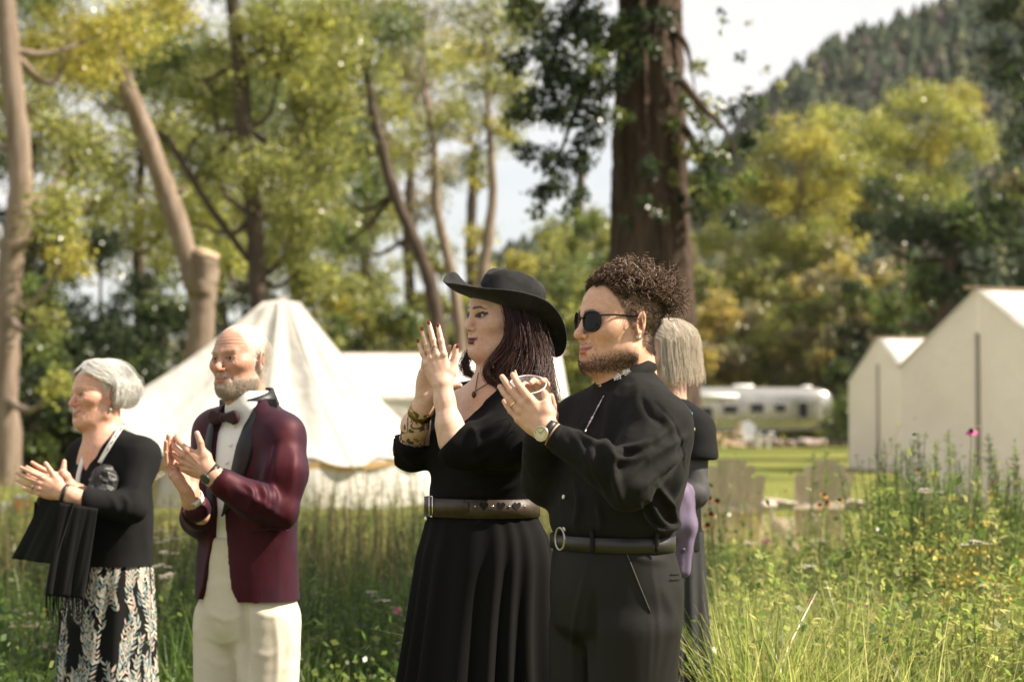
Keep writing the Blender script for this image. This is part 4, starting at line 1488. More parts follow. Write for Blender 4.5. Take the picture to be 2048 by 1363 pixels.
# --- second row of cottonwoods that closes the view on the left and in the middle
BK = [(-150, 64, [(-160, 100, 120), (-80, 250, 110), (-200, 330, 120), (-110, 450, 110), (-180, 560, 100), (-120, -20, 120)], ['olive', 'lime', 'green'], 'back-row cottonwood standing left beyond the edge trunk'),
      (-400, 62, [(-400, 120, 130), (-330, 280, 120), (-460, 360, 120), (-380, 480, 120), (-420, 0, 120), (-320, 590, 100)], ['olive', 'green', 'lime'], 'outermost left back-row cottonwood beyond the frame'),
      (2260, 70, [(2240, 200, 130), (2320, 330, 120), (2220, 420, 110), (2300, 520, 110), (2260, 620, 100)], ['green', 'olive', 'lime'], 'right back-row cottonwood beyond the large wall tent'),
      (60, 66, [(40, 120, 110), (120, 240, 110), (20, 330, 100), (140, 420, 100), (60, 500, 90), (60, 0, 120), (160, 90, 100)], ['olive', 'lime', 'green'], 'first cottonwood of the back row, behind the pale edge trunk'),
      (280, 70, [(240, 170, 110), (330, 250, 110), (250, 340, 110), (330, 430, 110), (220, 480, 90), (300, 530, 90), (360, 120, 100), (280, 60, 100)], ['olive', 'olive', 'lime'], 'back-row cottonwood behind the leaning lopped trunk'),
      (440, 74, [(430, 230, 110), (400, 350, 110), (470, 430, 110), (420, 520, 100), (500, 520, 90), (440, 120, 90), (520, 200, 100)], ['olive', 'green', 'lime'], 'back-row cottonwood left of the bell tent peak'),
      (590, 76, [(590, 160, 110), (560, 280, 110), (640, 300, 100), (600, 400, 110), (560, 480, 100), (650, 460, 90), (620, 560, 90), (610, 60, 100), (680, 130, 90)], ['lime', 'olive', 'lime'], 'back-row cottonwood right of the bell tent peak'),
      (735, 82, [(700, 330, 90), (740, 440, 80), (690, 470, 80), (660, 250, 90), (750, 560, 70), (690, 580, 80), (720, 220, 80)], ['green', 'olive', 'dark'], 'darker back-row cottonwood behind the left-leaning trunk'),
      (820, 90, [(800, 300, 70), (840, 400, 55), (780, 420, 60), (830, 200, 70), (760, 330, 60), (880, 260, 50), (820, 110, 80), (860, 510, 60)], ['lime', 'olive', 'grey'], 'thin back-row cottonwood between the leaning trunk and the hat'),
      (945, 94, [(930, 220, 60), (960, 330, 46), (900, 340, 46), (1000, 160, 60), (930, 100, 80), (1020, 280, 44), (960, 470, 40), (1040, 210, 50)], ['lime', 'olive', 'yellow'], 'thin back-row cottonwood right above the hat'),
      (1160, 88, [(1120, 540, 80), (1180, 470, 70), (1150, 620, 80), (1060, 610, 70), (1190, 580, 70), (1110, 470, 50)], ['green', 'olive', 'lime'], 'back-row cottonwood left of the massive trunk')]
for i, (px, Y, bl, pal, lb) in enumerate(BK):
    px_tree('cottonwood_tree', lb, Y, [(px, 900, 30), (px + 6, 700, 26), (px - 4, 500, 22), (px + 4, 300, 16)], [(a, b, r, (j % 3) * 2 - 2) for j, (a, b, r) in enumerate(bl)], pal, 0.16, 2.6, 160 + i, BARK_DARK)

# --- shrubs and understory; each bush its own thing


def bush(label, px, py, r, Y, pal, seed, dens=2.4, leaf=0.13, group=None, name='bush', n=7):
    c = W(px, py, Y); k = Y / FPX
    T = thing(name, label, 'bush', (c[0], c[1], 0.0), group)
    g = np.random.default_rng(seed)
    bl = []
    top = c[2] + r * k
    for i in range(n):
        z = g.uniform(0.1, 1.0)
        rr = r * k * g.uniform(0.38, 0.6)
        bl.append((np.array((c[0] + g.uniform(-0.75, 0.75) * r * k, Y + g.uniform(-0.5, 0.5) * r * k, max(0.2, c[2] + (z - 0.55) * 1.3 * r * k))), rr))
    # fill down to the ground
    zz = c[2] - r * k
    while zz > 0.3:
        for q in range(3): bl.append((np.array((c[0] + g.uniform(-0.8, 0.8) * r * k, Y + g.uniform(-0.4, 0.4) * r * k, zz)), r * k * 0.55))
        zz -= r * k * 0.8
    V, F, C = crown_mesh(bl, pal, leaf, dens, seed)
    V[:, 2] = np.maximum(V[:, 2], 0.01)
    mb = MB()
    for i in range(5):
        b = bl[i % len(bl)][0]
        trunk_mesh(mb, [np.array((c[0] + g.normal(0, 0.1), Y, -0.1)), np.array((c[0], Y, 0)) * 0.5 + b * 0.5, b], [0.06, 0.04, 0.015], 6, 0.05, i)
    mb.build('stem', BARK_DARK, T, True)
    mesh_obj('foliage', V, F, LEAF, T, False, C)
    return T


MARKS = [(-400, 'at the far left end of the camp'), (-250, 'well left of the pale edge trunk'), (-180, 'some way left of the pale edge trunk'), (-60, 'just left of the pale edge trunk'), (90, 'by the pale edge trunk'), (260, 'behind the white-haired woman'), (420, 'behind the lopped trunk'), (600, 'behind the bell tent peak'), (760, 'behind the right slope of the bell tent'), (880, 'behind the clapping hands'),
         (1000, 'behind the hat'), (1110, 'between the hat and the massive trunk'), (1230, 'touching the massive trunk'), (1440, 'behind the grey-haired woman'), (1540, 'behind the left half of the trailer'), (1640, 'behind the right half of the trailer'), (1730, 'between the trailer and the far wall tent'), (1840, 'behind the far wall tent'), (2600, 'behind the large wall tent')]
USED = {}


def where(base, px, r=None, Y=0):
    w = next(m for x, m in MARKS if px < x)
    sz = '' if r is None else ('large ' if r >= 100 else 'big ' if r >= 75 else 'middling ' if r >= 60 else 'small ')
    lb = sz + base + ' ' + w
    USED[lb] = USED.get(lb, 0) + 1
    if USED[lb] == 2: lb = lb.replace(w, 'a little further back ' + w)
    return lb


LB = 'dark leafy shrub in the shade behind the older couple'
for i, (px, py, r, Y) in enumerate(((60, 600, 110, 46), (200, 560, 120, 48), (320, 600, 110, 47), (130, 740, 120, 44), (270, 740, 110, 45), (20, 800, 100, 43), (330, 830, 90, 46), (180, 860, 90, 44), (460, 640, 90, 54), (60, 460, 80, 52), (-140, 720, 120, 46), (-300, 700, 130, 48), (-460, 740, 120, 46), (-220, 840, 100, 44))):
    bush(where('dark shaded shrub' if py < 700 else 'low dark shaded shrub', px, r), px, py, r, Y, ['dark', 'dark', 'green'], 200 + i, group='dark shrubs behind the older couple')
LM = 'sunlit olive bush in the understory behind the hat'
for i, (px, py, r, Y) in enumerate(((640, 560, 70, 74), (720, 620, 80, 72), (800, 640, 80, 70), (670, 660, 60, 70), (900, 640, 70, 78), (1010, 560, 70, 80), (1080, 600, 80, 76), (1150, 560, 80, 78), (1160, 660, 70, 74), (860, 570, 50, 90), (1000, 680, 70, 74), (1180, 470, 60, 84), (1110, 500, 50, 88))):
    bush(where(['lime and olive bush', 'yellow and olive bush', 'green bush', 'green and olive bush'][i % 4], px, r), px, py, r, Y, [['lime', 'olive'], ['yellow', 'olive'], ['green', 'olive'], ['green', 'olive']][i % 4], 230 + i, group='olive bushes behind the hat', leaf=0.16, dens=2.6)
LR = 'yellow-brown autumn shrub behind the silver trailer'
for i, (px, py, r, Y) in enumerate(((1420, 640, 70, 92), (1500, 660, 70, 94), (1580, 620, 80, 92), (1660, 600, 75, 90), (1720, 560, 70, 90), (1400, 540, 60, 96), (1500, 560, 60, 96), (1760, 640, 60, 90), (1460, 740, 55, 91), (1560, 730, 55, 92), (1650, 710, 60, 92), (1720, 720, 60, 92), (1400, 720, 60, 90), (1640, 520, 60, 96))):
    bush(where(['golden-brown shrub', 'olive-grey shrub', 'golden-olive shrub', 'grey-green shrub'][i % 4], px, r), px, py, r, Y, [['gold', 'grey'], ['olive', 'grey'], ['gold', 'olive'], ['grey', 'green']][i % 4], 260 + i, group='autumn shrubs behind the trailer', leaf=0.18, dens=2.6)
LD = 'dark green shrub beside the far wall tent'
for i, (px, py, r, Y) in enumerate(((1690, 820, 36, 84), (1700, 740, 50, 80), (1640, 760, 40, 93), (1740, 600, 60, 76))):
    bush(where('dark green shrub', px, r), px, py, r, Y, ['dark', 'green'], 290 + i, group='dark shrubs by the far wall tent', leaf=0.16)
# far screen of trees closing the horizon
LF_ = 'distant hazy tree closing the far edge of the camp'
for i in range(22):
    px = -120 + i * 108
    px_tree('far_tree', where(['hazy olive tree', 'hazy grey-olive tree', 'hazy dark green tree'][i % 3] + ' far off', px), 128 + (i * 37) % 40, [(px, 870, 14), (px + 3, 760, 10), (px, 690, 6)], [(px, 650 + (i * 53) % 40, 55, 0), (px - 40, 700, 50, 3), (px + 40, 700, 50, -3), (px, 760, 55, 0), (px + 15, 600 + (i * 31) % 50, 34, 0)], [['olive', 'green'], ['grey', 'olive'], ['green', 'dark']][i % 3], 0.30, 1.8, 300 + i, BARK_DARK, 'distant trees at the edge of the camp', sides=6)


# --- two cottonwoods standing right of the frame shade the older couple and the grass behind them
def shade_tree(c, base, label, seed, nb=11, spread=1.45, dens=1.9):
    c = np.array(c); b0 = np.array((base[0], base[1], 0.0))
    T = thing('cottonwood_tree', label, 'tree', b0)
    k = b0 * 0.6 + c * 0.4
    mb = MB(); trunk_mesh(mb, [b0 - (0, 0, 0.2), b0 + (-0.1, 0, 3), b0 * 0.5 + c * 0.5 + (0, 0, 1.2), c], [0.26, 0.22, 0.17, 0.06], 12, 0.04, 1)
    g = np.random.default_rng(seed)
    bl = [(c + g.uniform(-1, 1, 3) * (1, 1, 0.7) * spread, 1.0) for _ in range(nb)]
    for b, r in bl: trunk_mesh(mb, [b0 * 0.5 + c * 0.5 + (0, 0, 1.2), (b + c) / 2, b], [0.09, 0.05, 0.02], 6, 0.05, 2)
    mb.build('trunk', BARK_PALE, T, True)
    V, F, C = crown_mesh(bl, ['lime', 'olive'], 0.09, dens, seed, 0.42, 20)
    mesh_obj('crown', V, F, LEAF, T, False, C)


_S = np.array(sun_dir)
shade_tree(np.array((-2.1, 8.2, 2.1)) + _S * 9.5, (7.4, 8.4), 'cottonwood outside the frame whose crown shades the older couple', 8, 10, 1.3, 0.6)
shade_tree(np.array((-1.7, 11.3, 1.4)) + _S * 10, (8.6, 11.6), 'cottonwood outside the frame whose crown shades the grass behind the older couple', 18, 15, 2.1, 3.6)
# ------------------------------------------------------------------ tents, trailer, chairs
def canvas_mat(name, col, tr=0.25):
    m = bpy.data.materials.new(name); m.use_nodes = True
    nt = m.node_tree; L = nt.links; b = nt.nodes['Principled BSDF']; out = nt.nodes['Material Output']
    tc = nt.nodes.new('ShaderNodeTexCoord'); n = nt.nodes.new('ShaderNodeTexNoise'); n.inputs['Scale'].default_value = 1.3; n.inputs['Detail'].default_value = 6
    L.new(tc.outputs['Object'], n.inputs['Vector'])
    r = nt.nodes.new('ShaderNodeValToRGB'); r.color_ramp.elements[0].position = 0.3; r.color_ramp.elements[0].color = (*[c * 0.86 for c in col], 1); r.color_ramp.elements[1].position = 0.7; r.color_ramp.elements[1].color = (*col, 1)
    L.new(n.outputs['Fac'], r.inputs['Fac']); L.new(r.outputs['Color'], b.inputs['Base Color'])
    b.inputs['Roughness'].default_value = 0.9; b.inputs['Specular IOR Level'].default_value = 0.1
    n2 = nt.nodes.new('ShaderNodeTexNoise'); n2.inputs['Scale'].default_value = 4; L.new(tc.outputs['Object'], n2.inputs['Vector'])
    bp = nt.nodes.new('ShaderNodeBump'); bp.inputs['Distance'].default_value = 0.04; L.new(n2.outputs['Fac'], bp.inputs['Height']); L.new(bp.outputs['Normal'], b.inputs['Normal'])
    t = nt.nodes.new('ShaderNodeBsdfTranslucent'); t.inputs['Color'].default_value = (col[0], col[1] * 0.97, col[2] * 0.93, 1)
    mx = nt.nodes.new('ShaderNodeMixShader'); mx.inputs['Fac'].default_value = tr
    L.new(b.outputs['BSDF'], mx.inputs[1]); L.new(t.outputs['BSDF'], mx.inputs[2]); L.new(mx.outputs['Shader'], out.inputs['Surface'])
    return m


CANVAS = canvas_mat('cream_canvas', (0.60, 0.575, 0.53), 0.22)
SEAM = mat('sewn_seam', (0.40, 0.37, 0.32), rough=0.9)
CANVAS_WALL = canvas_mat('white_canvas', (0.84, 0.825, 0.79), 0.48)
TAN = mat('tan_canvas', (0.42, 0.28, 0.13), rough=0.9)
ROPE = mat('rope', (0.55, 0.48, 0.36), rough=0.9)
POLE = mat('tent_pole', (0.30, 0.22, 0.14), rough=0.7)


def bell_tent():
    Y = 30.5
    c = W(562, 822, Y); c[2] = 0
    T = thing('bell_tent', 'cream canvas bell tent with flared roof behind the man in the burgundy jacket', 'tent', c)
    na, nt_ = 144, 26
    k = FPX / Y
    apex = W(562, 606, Y)[2]
    door = math.radians(215)       # direction of the door awning, towards the left front
    V = []
    guys = 12
    for i in range(nt_ + 1):
        t = i / nt_
        for j in range(na):
            a = 2 * math.pi * j / na
            # canvas hangs in slack bays between the guy points
            bay = math.cos(a * guys)
            dd = math.atan2(math.sin(a - door), math.cos(a - door))
            aw = math.exp(-(dd / 0.42) ** 2)
            re = 2.45 + 0.10 * bay + 0.75 * aw
            ze = 0.66 - 0.07 * bay + 0.55 * aw
            r = 0.28 + (re - 0.28) * t
            prof = 1 - t
            z = ze + (apex - ze) * (0.80 * prof + 0.20 * prof ** 2.2) - 0.20 * math.sin(math.pi * t) * (0.5 - 0.5 * bay)
            z += 0.012 * math.sin(a * 31 + t * 9)
            V.append((c[0] + r * math.cos(a), c[1] + r * math.sin(a), z))
    idx = np.arange(len(V)).reshape(nt_ + 1, na)
    a = idx[:-1]; b = np.roll(a, -1, 1); d = np.roll(idx[1:], -1, 1); e = idx[1:]
    F = [tuple(q) for q in np.stack([a, e, d, b], -1).reshape(-1, 4)]
    V.append((c[0], c[1], apex + 0.06)); top = len(V) - 1
    F += [(idx[0][j], idx[0][(j + 1) % na], top) for j in range(na)]
    ro = mesh_obj('roof', V, F, CANVAS, T, True)
    for j in range(0, na, na // guys):        # sewn panel seams
        m = MB(); m.tube(np.array([V[idx[i][j]] for i in range(0, nt_ + 1, 2)]) + (0, 0, 0.008), 0.013, 5); m.build('seam', SEAM, ro, True)
    # wall with a sagging tan valance under the eave
    Vw = []
    nz = 8
    for i in range(nz + 1):
        t = i / nz
        for j in range(na):
            an = 2 * math.pi * j / na
            r = 2.33 + 0.14 * t + 0.03 * math.sin(an * 24) * t + 0.05 * math.sin(t * 3.14) * math.sin(an * 9)
            Vw.append((c[0] + r * math.cos(an), c[1] + r * math.sin(an), 0.70 * (1 - t) + 0.0 * t))
    idx = np.arange(len(Vw)).reshape(nz + 1, na)
    a = idx[:-1]; b = np.roll(a, -1, 1); d = np.roll(idx[1:], -1, 1); e = idx[1:]
    mesh_obj('wall', Vw, np.stack([a, e, d, b], -1).reshape(-1, 4), CANVAS, T, True)
    Vv = []
    for i in range(2):
        for j in range(na + 1):
            an = 2 * math.pi * j / na
            r = 2.40 - 0.02 * i
            sag = 0.05 + 0.10 * (0.5 + 0.5 * math.sin(an * 5 + 1.2))
            Vv.append((c[0] + r * math.cos(an), c[1] + r * math.sin(an), 0.66 - i * sag))
    n1 = na + 1
    mesh_obj('valance', Vv, np.array([(j, j + 1, n1 + j + 1, n1 + j) for j in range(na)]), TAN, T, True)
    # door panel under the awning
    dr = np.array((math.cos(door), math.sin(door), 0)); sd = np.array((-dr[1], dr[0], 0))
    p = c + dr * 2.42
    mesh_obj('door', [p - sd * 0.7, p + sd * 0.7, p + sd * 0.42 + (0, 0, 1.35) - dr * 0.25, p - sd * 0.42 + (0, 0, 1.35) - dr * 0.25], [(0, 1, 2, 3)], TAN, T)
    m = MB(); m.tube([c + (0, 0, 0), c + (0, 0, apex + 0.1)], 0.035, 8); m.build('centre_pole', POLE, T, True)
    for j in range(guys):
        an = 2 * math.pi * j / guys
        o = np.array((math.cos(an), math.sin(an), 0))
        m = MB(); m.tube([c + o * 2.55 + (0, 0, 0.60), c + o * 4.0 + (0, 0, 0.02)], 0.006, 5); m.build('guy_rope', ROPE, T, True)


bell_tent()


def wall_tent(px_apex, Y, ang, label, w=3.4, wall=2.05, ridge=3.06, length=5.2, group=None):
    """ridge runs from the gable apex to the right and back; ang = angle of the ridge from the depth axis"""
    a = math.radians(ang)
    A = W(px_apex, 700, Y)
    g = np.array((A[0], A[1], 0.0))
    D = np.array((math.sin(a), math.cos(a), 0)); E = np.array((math.cos(a), -math.sin(a), 0))
    T = thing('wall_tent', label, 'tent', g, group)
    h = w / 2
    up = np.array((0, 0, 1.0))

    def quadgrid(p00, p10, p01, p11, n, m, amp, seed, nrm):
        V = []
        for i in range(n + 1):
            for j in range(m + 1):
                u, v = i / n, j / m
                P = (p00 * (1 - u) + p10 * u) * (1 - v) + (p01 * (1 - u) + p11 * u) * v
                V.append(P)
        V = np.array(V)
        wv = vnoise(V * 2.2, seed) * 0.6 + vnoise(V * 0.8, seed + 1)
        edge = np.array([min(i / n, 1 - i / n, j / m, 1 - j / m) * 4 for i in range(n + 1) for j in range(m + 1)])
        V = V + nrm * (amp * wv * np.minimum(edge, 1))[:, None]
        F = np.array([(i * (m + 1) + j, (i + 1) * (m + 1) + j, (i + 1) * (m + 1) + j + 1, i * (m + 1) + j + 1) for i in range(n) for j in range(m)])
        return V, F
    for s, nm in ((1, 'side_wall'), (-1, 'side_wall')):
        p0 = g + E * s * h; V, F = quadgrid(p0, p0 + D * length, p0 + up * wall, p0 + D * length + up * wall, 16, 8, 0.05, 5, E * s)
        mesh_obj(nm, V, F, CANVAS_WALL, T, True)
        ov = 0.05
        e0 = g + E * s * (h + ov) + up * (wall - ov * 0.55) - D * 0.04; e1 = g + up * ridge - D * 0.04
        nrm = E * s * 0.5 + up * 0.86
        V, F = quadgrid(e0, e0 + D * (length + 0.08), e1, e1 + D * (length + 0.08), 18, 10, 0.06, 9 + s, nrm)
        o = mesh_obj('roof_panel', V, F, CANVAS_WALL, T, True); md = o.modifiers.new('t', 'SOLIDIFY'); md.thickness = 0.012
    for q in (0.0, length):
        # gable: two halves with a laced door seam
        for s in (-1, 1):
            b0 = g + D * q + E * s * 0.012; b1 = g + D * q + E * s * h
            V = [b0, b1, b1 + up * wall, b0 + up * (ridge - 0.02)]
            V, F = quadgrid(V[0], V[1], V[3], V[2], 10, 10, 0.035, 3, D)
            mesh_obj('gable_panel', V, F, CANVAS_WALL, T, True)
        m = MB(); m.tube([g + D * (q - 0.02 if q == 0 else q + 0.02) + up * 0.02, g + D * (q - 0.02 if q == 0 else q + 0.02) + up * (ridge * 0.80)], 0.035, 6); m.build('door_seam', mat('door_seam_cloth', (0.30, 0.27, 0.23), rough=0.9), T, True)  # door seam in a darker cloth than the gable
    m = MB(); m.tube([g - D * 0.25 + up * (ridge + 0.01), g + D * (length + 0.25) + up * (ridge + 0.01)], 0.03, 6); m.build('ridge_pole', POLE, T, True)
    for s in (-1, 1):
        for q in (0.1, 0.5, 0.9):
            p = g + D * length * q + E * s * (h + 0.15) + up * (wall - 0.1)
            m = MB(); m.tube([p, p + E * s * 1.3 - up * (wall - 0.12)], 0.007, 5); m.build('guy_rope', ROPE, T, True)
    # deck
    m = MB()
    for i in range(9):
        u0 = -0.9 + i * (length + 1.2) / 9
        p = g + D * (u0 + (length + 1.2) / 18)
        M = Matrix(((D[0], E[0], 0, p[0]), (D[1], E[1], 0, p[1]), (0, 0, 1, 0.05), (0, 0, 0, 1)))
        b = MB(); b.box((-(length + 1.2) / 18 + 0.01, -h - 0.2, -0.06), ((length + 1.2) / 18 - 0.01, h + 0.2, 0.0), M); b.build('deck_board', mat('deck_wood', (0.20, 0.15, 0.10), rough=0.85, var=0.3, scale=4, obrand=0.15), T)
    return T


wall_tent(1957, 28.0, 62, 'large white canvas wall tent with a laced gable behind the meadow flowers', ridge=3.10)
wall_tent(1757, 45.5, 76, 'smaller-looking white canvas wall tent further back near the trailer')
wall_tent(668, 57.0, 84, 'white canvas wall tent glimpsed behind the bell tent and clapping hands', wall=1.75, length=6.5)
wall_tent(1090, 86.0, 80, 'farthest white wall tent between the hat and the man in sunglasses', wall=1.9, length=5.0)


def trailer():
    Y = 84.0
    k = Y / FPX
    x0 = W(1352, 822, Y)[0]; x1 = W(1672, 822, Y)[0]
    c = (x0 + x1) / 2; hl = (x1 - x0) / 2
    T = thing('travel_trailer', 'rounded polished aluminium travel trailer parked at the edge of the lawn', 'trailer', (c, Y + 1.2, 0))
    ALU = mat('polished_aluminium', (0.62, 0.59, 0.53), rough=0.27, metal=0.92, var=0.15, scale=3)
    zb, zt, hw = 0.40, 2.42, 1.15
    # body as rounded super-ellipse shell with panel steps
    nu, nv = 64, 40
    V = []
    for i in range(nu + 1):
        u = -1 + 2 * i / nu
        e = (1 - abs(u) ** 9.0) ** (1 / 2.4) if abs(u) < 1 else 0.0
        for j in range(nv):
            a = 2 * math.pi * j / nv
            ca, sa = math.cos(a), math.sin(a)
            yy = math.copysign(abs(ca) ** 0.34, ca) * hw * (0.25 + 0.75 * e)
            zz = math.copysign(abs(sa) ** 0.62, sa)
            z = zb + (zt - zb) * (0.5 + 0.5 * zz * (0.55 + 0.45 * e)) if zz < 0 else zb + (zt - zb) * (0.5 + 0.5 * zz * (0.35 + 0.65 * e))
            V.append((c + u * hl, Y + 1.2 + yy, z))
    idx = np.arange(len(V)).reshape(nu + 1, nv)
    a = idx[:-1]; b = np.roll(a, -1, 1); e_ = idx[1:]; d = np.roll(e_, -1, 1)
    F = [tuple(q) for q in np.stack([a, b, d, e_], -1).reshape(-1, 4)] + [tuple(idx[0][::-1]), tuple(idx[-1])]
    mesh_obj('body', V, F, ALU, T, True)
    dark = mat('tinted_window', (0.02, 0.02, 0.022), rough=0.08); frame_m = mat('window_frame_alu', (0.4, 0.39, 0.37), rough=0.4, metal=0.8)
    yf = Y + 1.2 - hw - 0.012
    for (wx0, wx1, wy0, wy1) in ((1446, 1478, 808, 828), (1500, 1530, 804, 826), (1595, 1618, 802, 836), (1400, 1428, 812, 850), (1548, 1574, 806, 824)):
        p0 = W(wx0, wy1, Y); p1 = W(wx1, wy0, Y)
        b = MB(); b.box((p0[0], yf - 0.03, p0[2]), (p1[0], yf + 0.05, p1[2]), bev=0.02); w = b.build('window', frame_m, T)
        b = MB(); b.box((p0[0] + 0.05, yf - 0.045, p0[2] + 0.05), (p1[0] - 0.05, yf + 0.02, p1[2] - 0.05), bev=0.02); b.build('pane', dark, w)
    p0 = W(1385, 872, Y); p1 = W(1432, 800, Y)
    b = MB(); b.box((p0[0] + 0.2, yf - 0.02, 0.6), (p0[0] + 0.85, yf + 0.04, 2.15), bev=0.03); dr = b.build('door', ALU, T)
    b = MB(); b.box((p0[0] + 0.72, yf - 0.06, 1.25), (p0[0] + 0.80, yf, 1.32)); b.build('handle', frame_m, dr)
    white = mat('white_enamel', (0.78, 0.78, 0.76), rough=0.35)
    q = W(1492, 782, Y); b = MB(); b.box((q[0] - 0.45, Y + 0.8, 2.30), (q[0] + 0.45, Y + 1.6, 2.52), bev=0.08); b.build('roof_air_conditioner', white, T, True)
    q = W(1620, 782, Y); b = MB(); b.box((q[0] - 0.22, Y + 0.8, 2.30), (q[0] + 0.22, Y + 1.3, 2.48), bev=0.06); b.build('roof_vent', white, T, True)
    for wx in range(1370, 1670, 38):          # riveted panel joints
        q = W(wx, 822, Y); b = MB(); b.box((q[0] - 0.015, yf - 0.012, 0.72), (q[0] + 0.015, yf + 0.03, 2.0)); b.build('panel_joint', frame_m, T)
    b = MB(); b.box((x0 + 0.5, yf - 0.02, 0.60), (x1 - 0.5, yf + 0.05, 0.68)); b.build('trim_rail', frame_m, T)
    # awning box along the left half, white
    q0 = W(1378, 790, Y); q1 = W(1475, 790, Y)
    b = MB(); b.tube([(q0[0], yf - 0.35, 2.0), (q1[0], yf - 0.35, 2.0)], 0.12, 10); b.build('awning_roll', white, T, True)
    for wx in (1500, 1540):
        q = W(wx, 880, Y)
        for yy in (Y + 0.15,):
            b = MB(); b.lathe([(0.10, -0.12), (0.33, -0.12), (0.36, -0.08), (0.36, 0.08), (0.33, 0.12), (0.10, 0.12)], (q[0], yy, 0.36), (0, 1, 0), 20); wh = b.build('wheel', mat('tyre', (0.02, 0.02, 0.02), rough=0.8), T, True)
            b = MB(); b.lathe([(0.0, -0.15), (0.15, -0.14), (0.18, -0.121), (0.0, -0.1205)], (q[0], yy, 0.36), (0, 1, 0), 14, False); b.build('rim', frame_m, wh, True)
    q = W(1680, 880, Y); b = MB(); b.tube([(x1 - 0.1, Y + 1.2, 0.55), (x1 + 0.9, Y + 1.2, 0.5)], 0.05, 6); b.tube([(x1 + 0.85, Y + 1.2, 0.5), (x1 + 0.85, Y + 1.2, 0.0)], 0.04, 6); b.build('hitch', mat('hitch_steel', (0.1, 0.1, 0.1), rough=0.5), T)
    b = MB(); b.lathe([(0.0, 0), (0.15, 0.02), (0.16, 0.35), (0.10, 0.45), (0.0, 0.46)], (x1 + 0.45, Y + 1.2, 0.58), (0, 0, 1), 12, False); b.build('gas_bottle', white, T, True)


trailer()


def adirondack(loc, rot, matl, label, group=None, sc=1.0, name='adirondack_chair'):
    """faces +Y locally"""
    T = thing(name, label, 'chair', (0, 0, 0), group)
    m = matl
    n = 7
    for i in range(n):
        u = (i - (n - 1) / 2)
        xb = u * 0.066; xt = u * 0.083
        h = 0.98 - 0.012 * u * u * 1.35
        b = MB()
        pts = []
        w0, w1 = 0.0325, 0.0411
        lean = 0.36
        zz0 = 0.22
        th = 0.011
        tops = 4
        prof = [(xb - w0, zz0), (xb + w0, zz0), (xt + w1, h - 0.02), (xt + w1 * 0.5, h), (xt - w1 * 0.5, h), (xt - w1, h - 0.02)]
        V = []
        for s in (0, 1):
            for (x, z) in prof:
                V.append((x, -0.18 - lean * (z - zz0) + (th * 2 if s else 0), z))
        F = [tuple(range(6)), tuple(range(11, 5, -1))] + [(k, k + 6, (k + 1) % 6 + 6, (k + 1) % 6) for k in range(6)]
        b.add(V, F); b.build('back_slat', m, T)
    for i in range(6):
        y = 0.34 - i * 0.095
        b = MB(); b.box((-0.27, y - 0.042, 0.355 - i * 0.025), (0.27, y + 0.042, 0.377 - i * 0.025), bev=0.004); b.build('seat_slat', m, T)
    for s in (-1, 1):
        b = MB(); b.box((s * 0.33 - 0.065, -0.42, 0.555), (s * 0.33 + 0.065, 0.40, 0.577), bev=0.01); b.build('armrest', m, T)
        b = MB(); b.box((s * 0.29 - 0.012, 0.30, 0.0), (s * 0.29 + 0.012, 0.40, 0.555), bev=0.003); b.build('front_leg', m, T)
        b = MB(); b.add([(s * 0.265 - 0.012, 0.38, 0.24), (s * 0.265 + 0.012, 0.38, 0.24), (s * 0.265 + 0.012, 0.38, 0.35), (s * 0.265 - 0.012, 0.38, 0.35), (s * 0.265 - 0.012, -0.52, 0.0), (s * 0.265 + 0.012, -0.52, 0.0), (s * 0.265 + 0.012, -0.46, 0.12), (s * 0.265 - 0.012, -0.46, 0.12)],
                        [(0, 1, 2, 3), (7, 6, 5, 4), (0, 4, 5, 1), (1, 5, 6, 2), (2, 6, 7, 3), (3, 7, 4, 0)]); b.build('rear_leg', m, T)
    b = MB(); b.box((-0.30, -0.33, 0.50), (0.30, -0.30, 0.57)); b.build('back_brace', m, T)
    T.location = loc; T.rotation_euler = (0, 0, rot); T.scale = (sc, sc, sc)
    return T


WEATHERED = mat('weathered_grey_wood', (0.55, 0.47, 0.39), rough=0.85, col2=(0.42, 0.35, 0.29), scale=5, stretch=(6, 6, 0.5), obrand=0.12)
WHITE_P = mat('white_painted_wood', (0.78, 0.77, 0.74), rough=0.5)
BROWN_P = mat('brown_stained_wood', (0.20, 0.14, 0.09), rough=0.7)
p = W(1471, 1135, 17.3); adirondack((p[0], 17.6, 0), math.radians(-6), WEATHERED, 'weathered grey slatted lawn chair seen from behind, beside the grey-haired woman', 'grey lawn chairs')
p = W(1634, 1135, 18.3); adirondack((p[0], 18.6, 0), math.radians(10), WEATHERED, 'weathered grey slatted lawn chair half hidden by tall meadow stalks', 'grey lawn chairs', 0.97)
p = W(1500, 895, 76); adirondack((p[0], 76, 0), math.radians(185), WHITE_P, 'white slatted lawn chair in front of the silver trailer', None, 1.05)
p = W(1462, 895, 75); adirondack((p[0], 75.5, 0), math.radians(110), mat('bare_pine_wood', (0.55, 0.40, 0.27), rough=0.7), 'pale pine lawn chair turned sideways before the trailer')


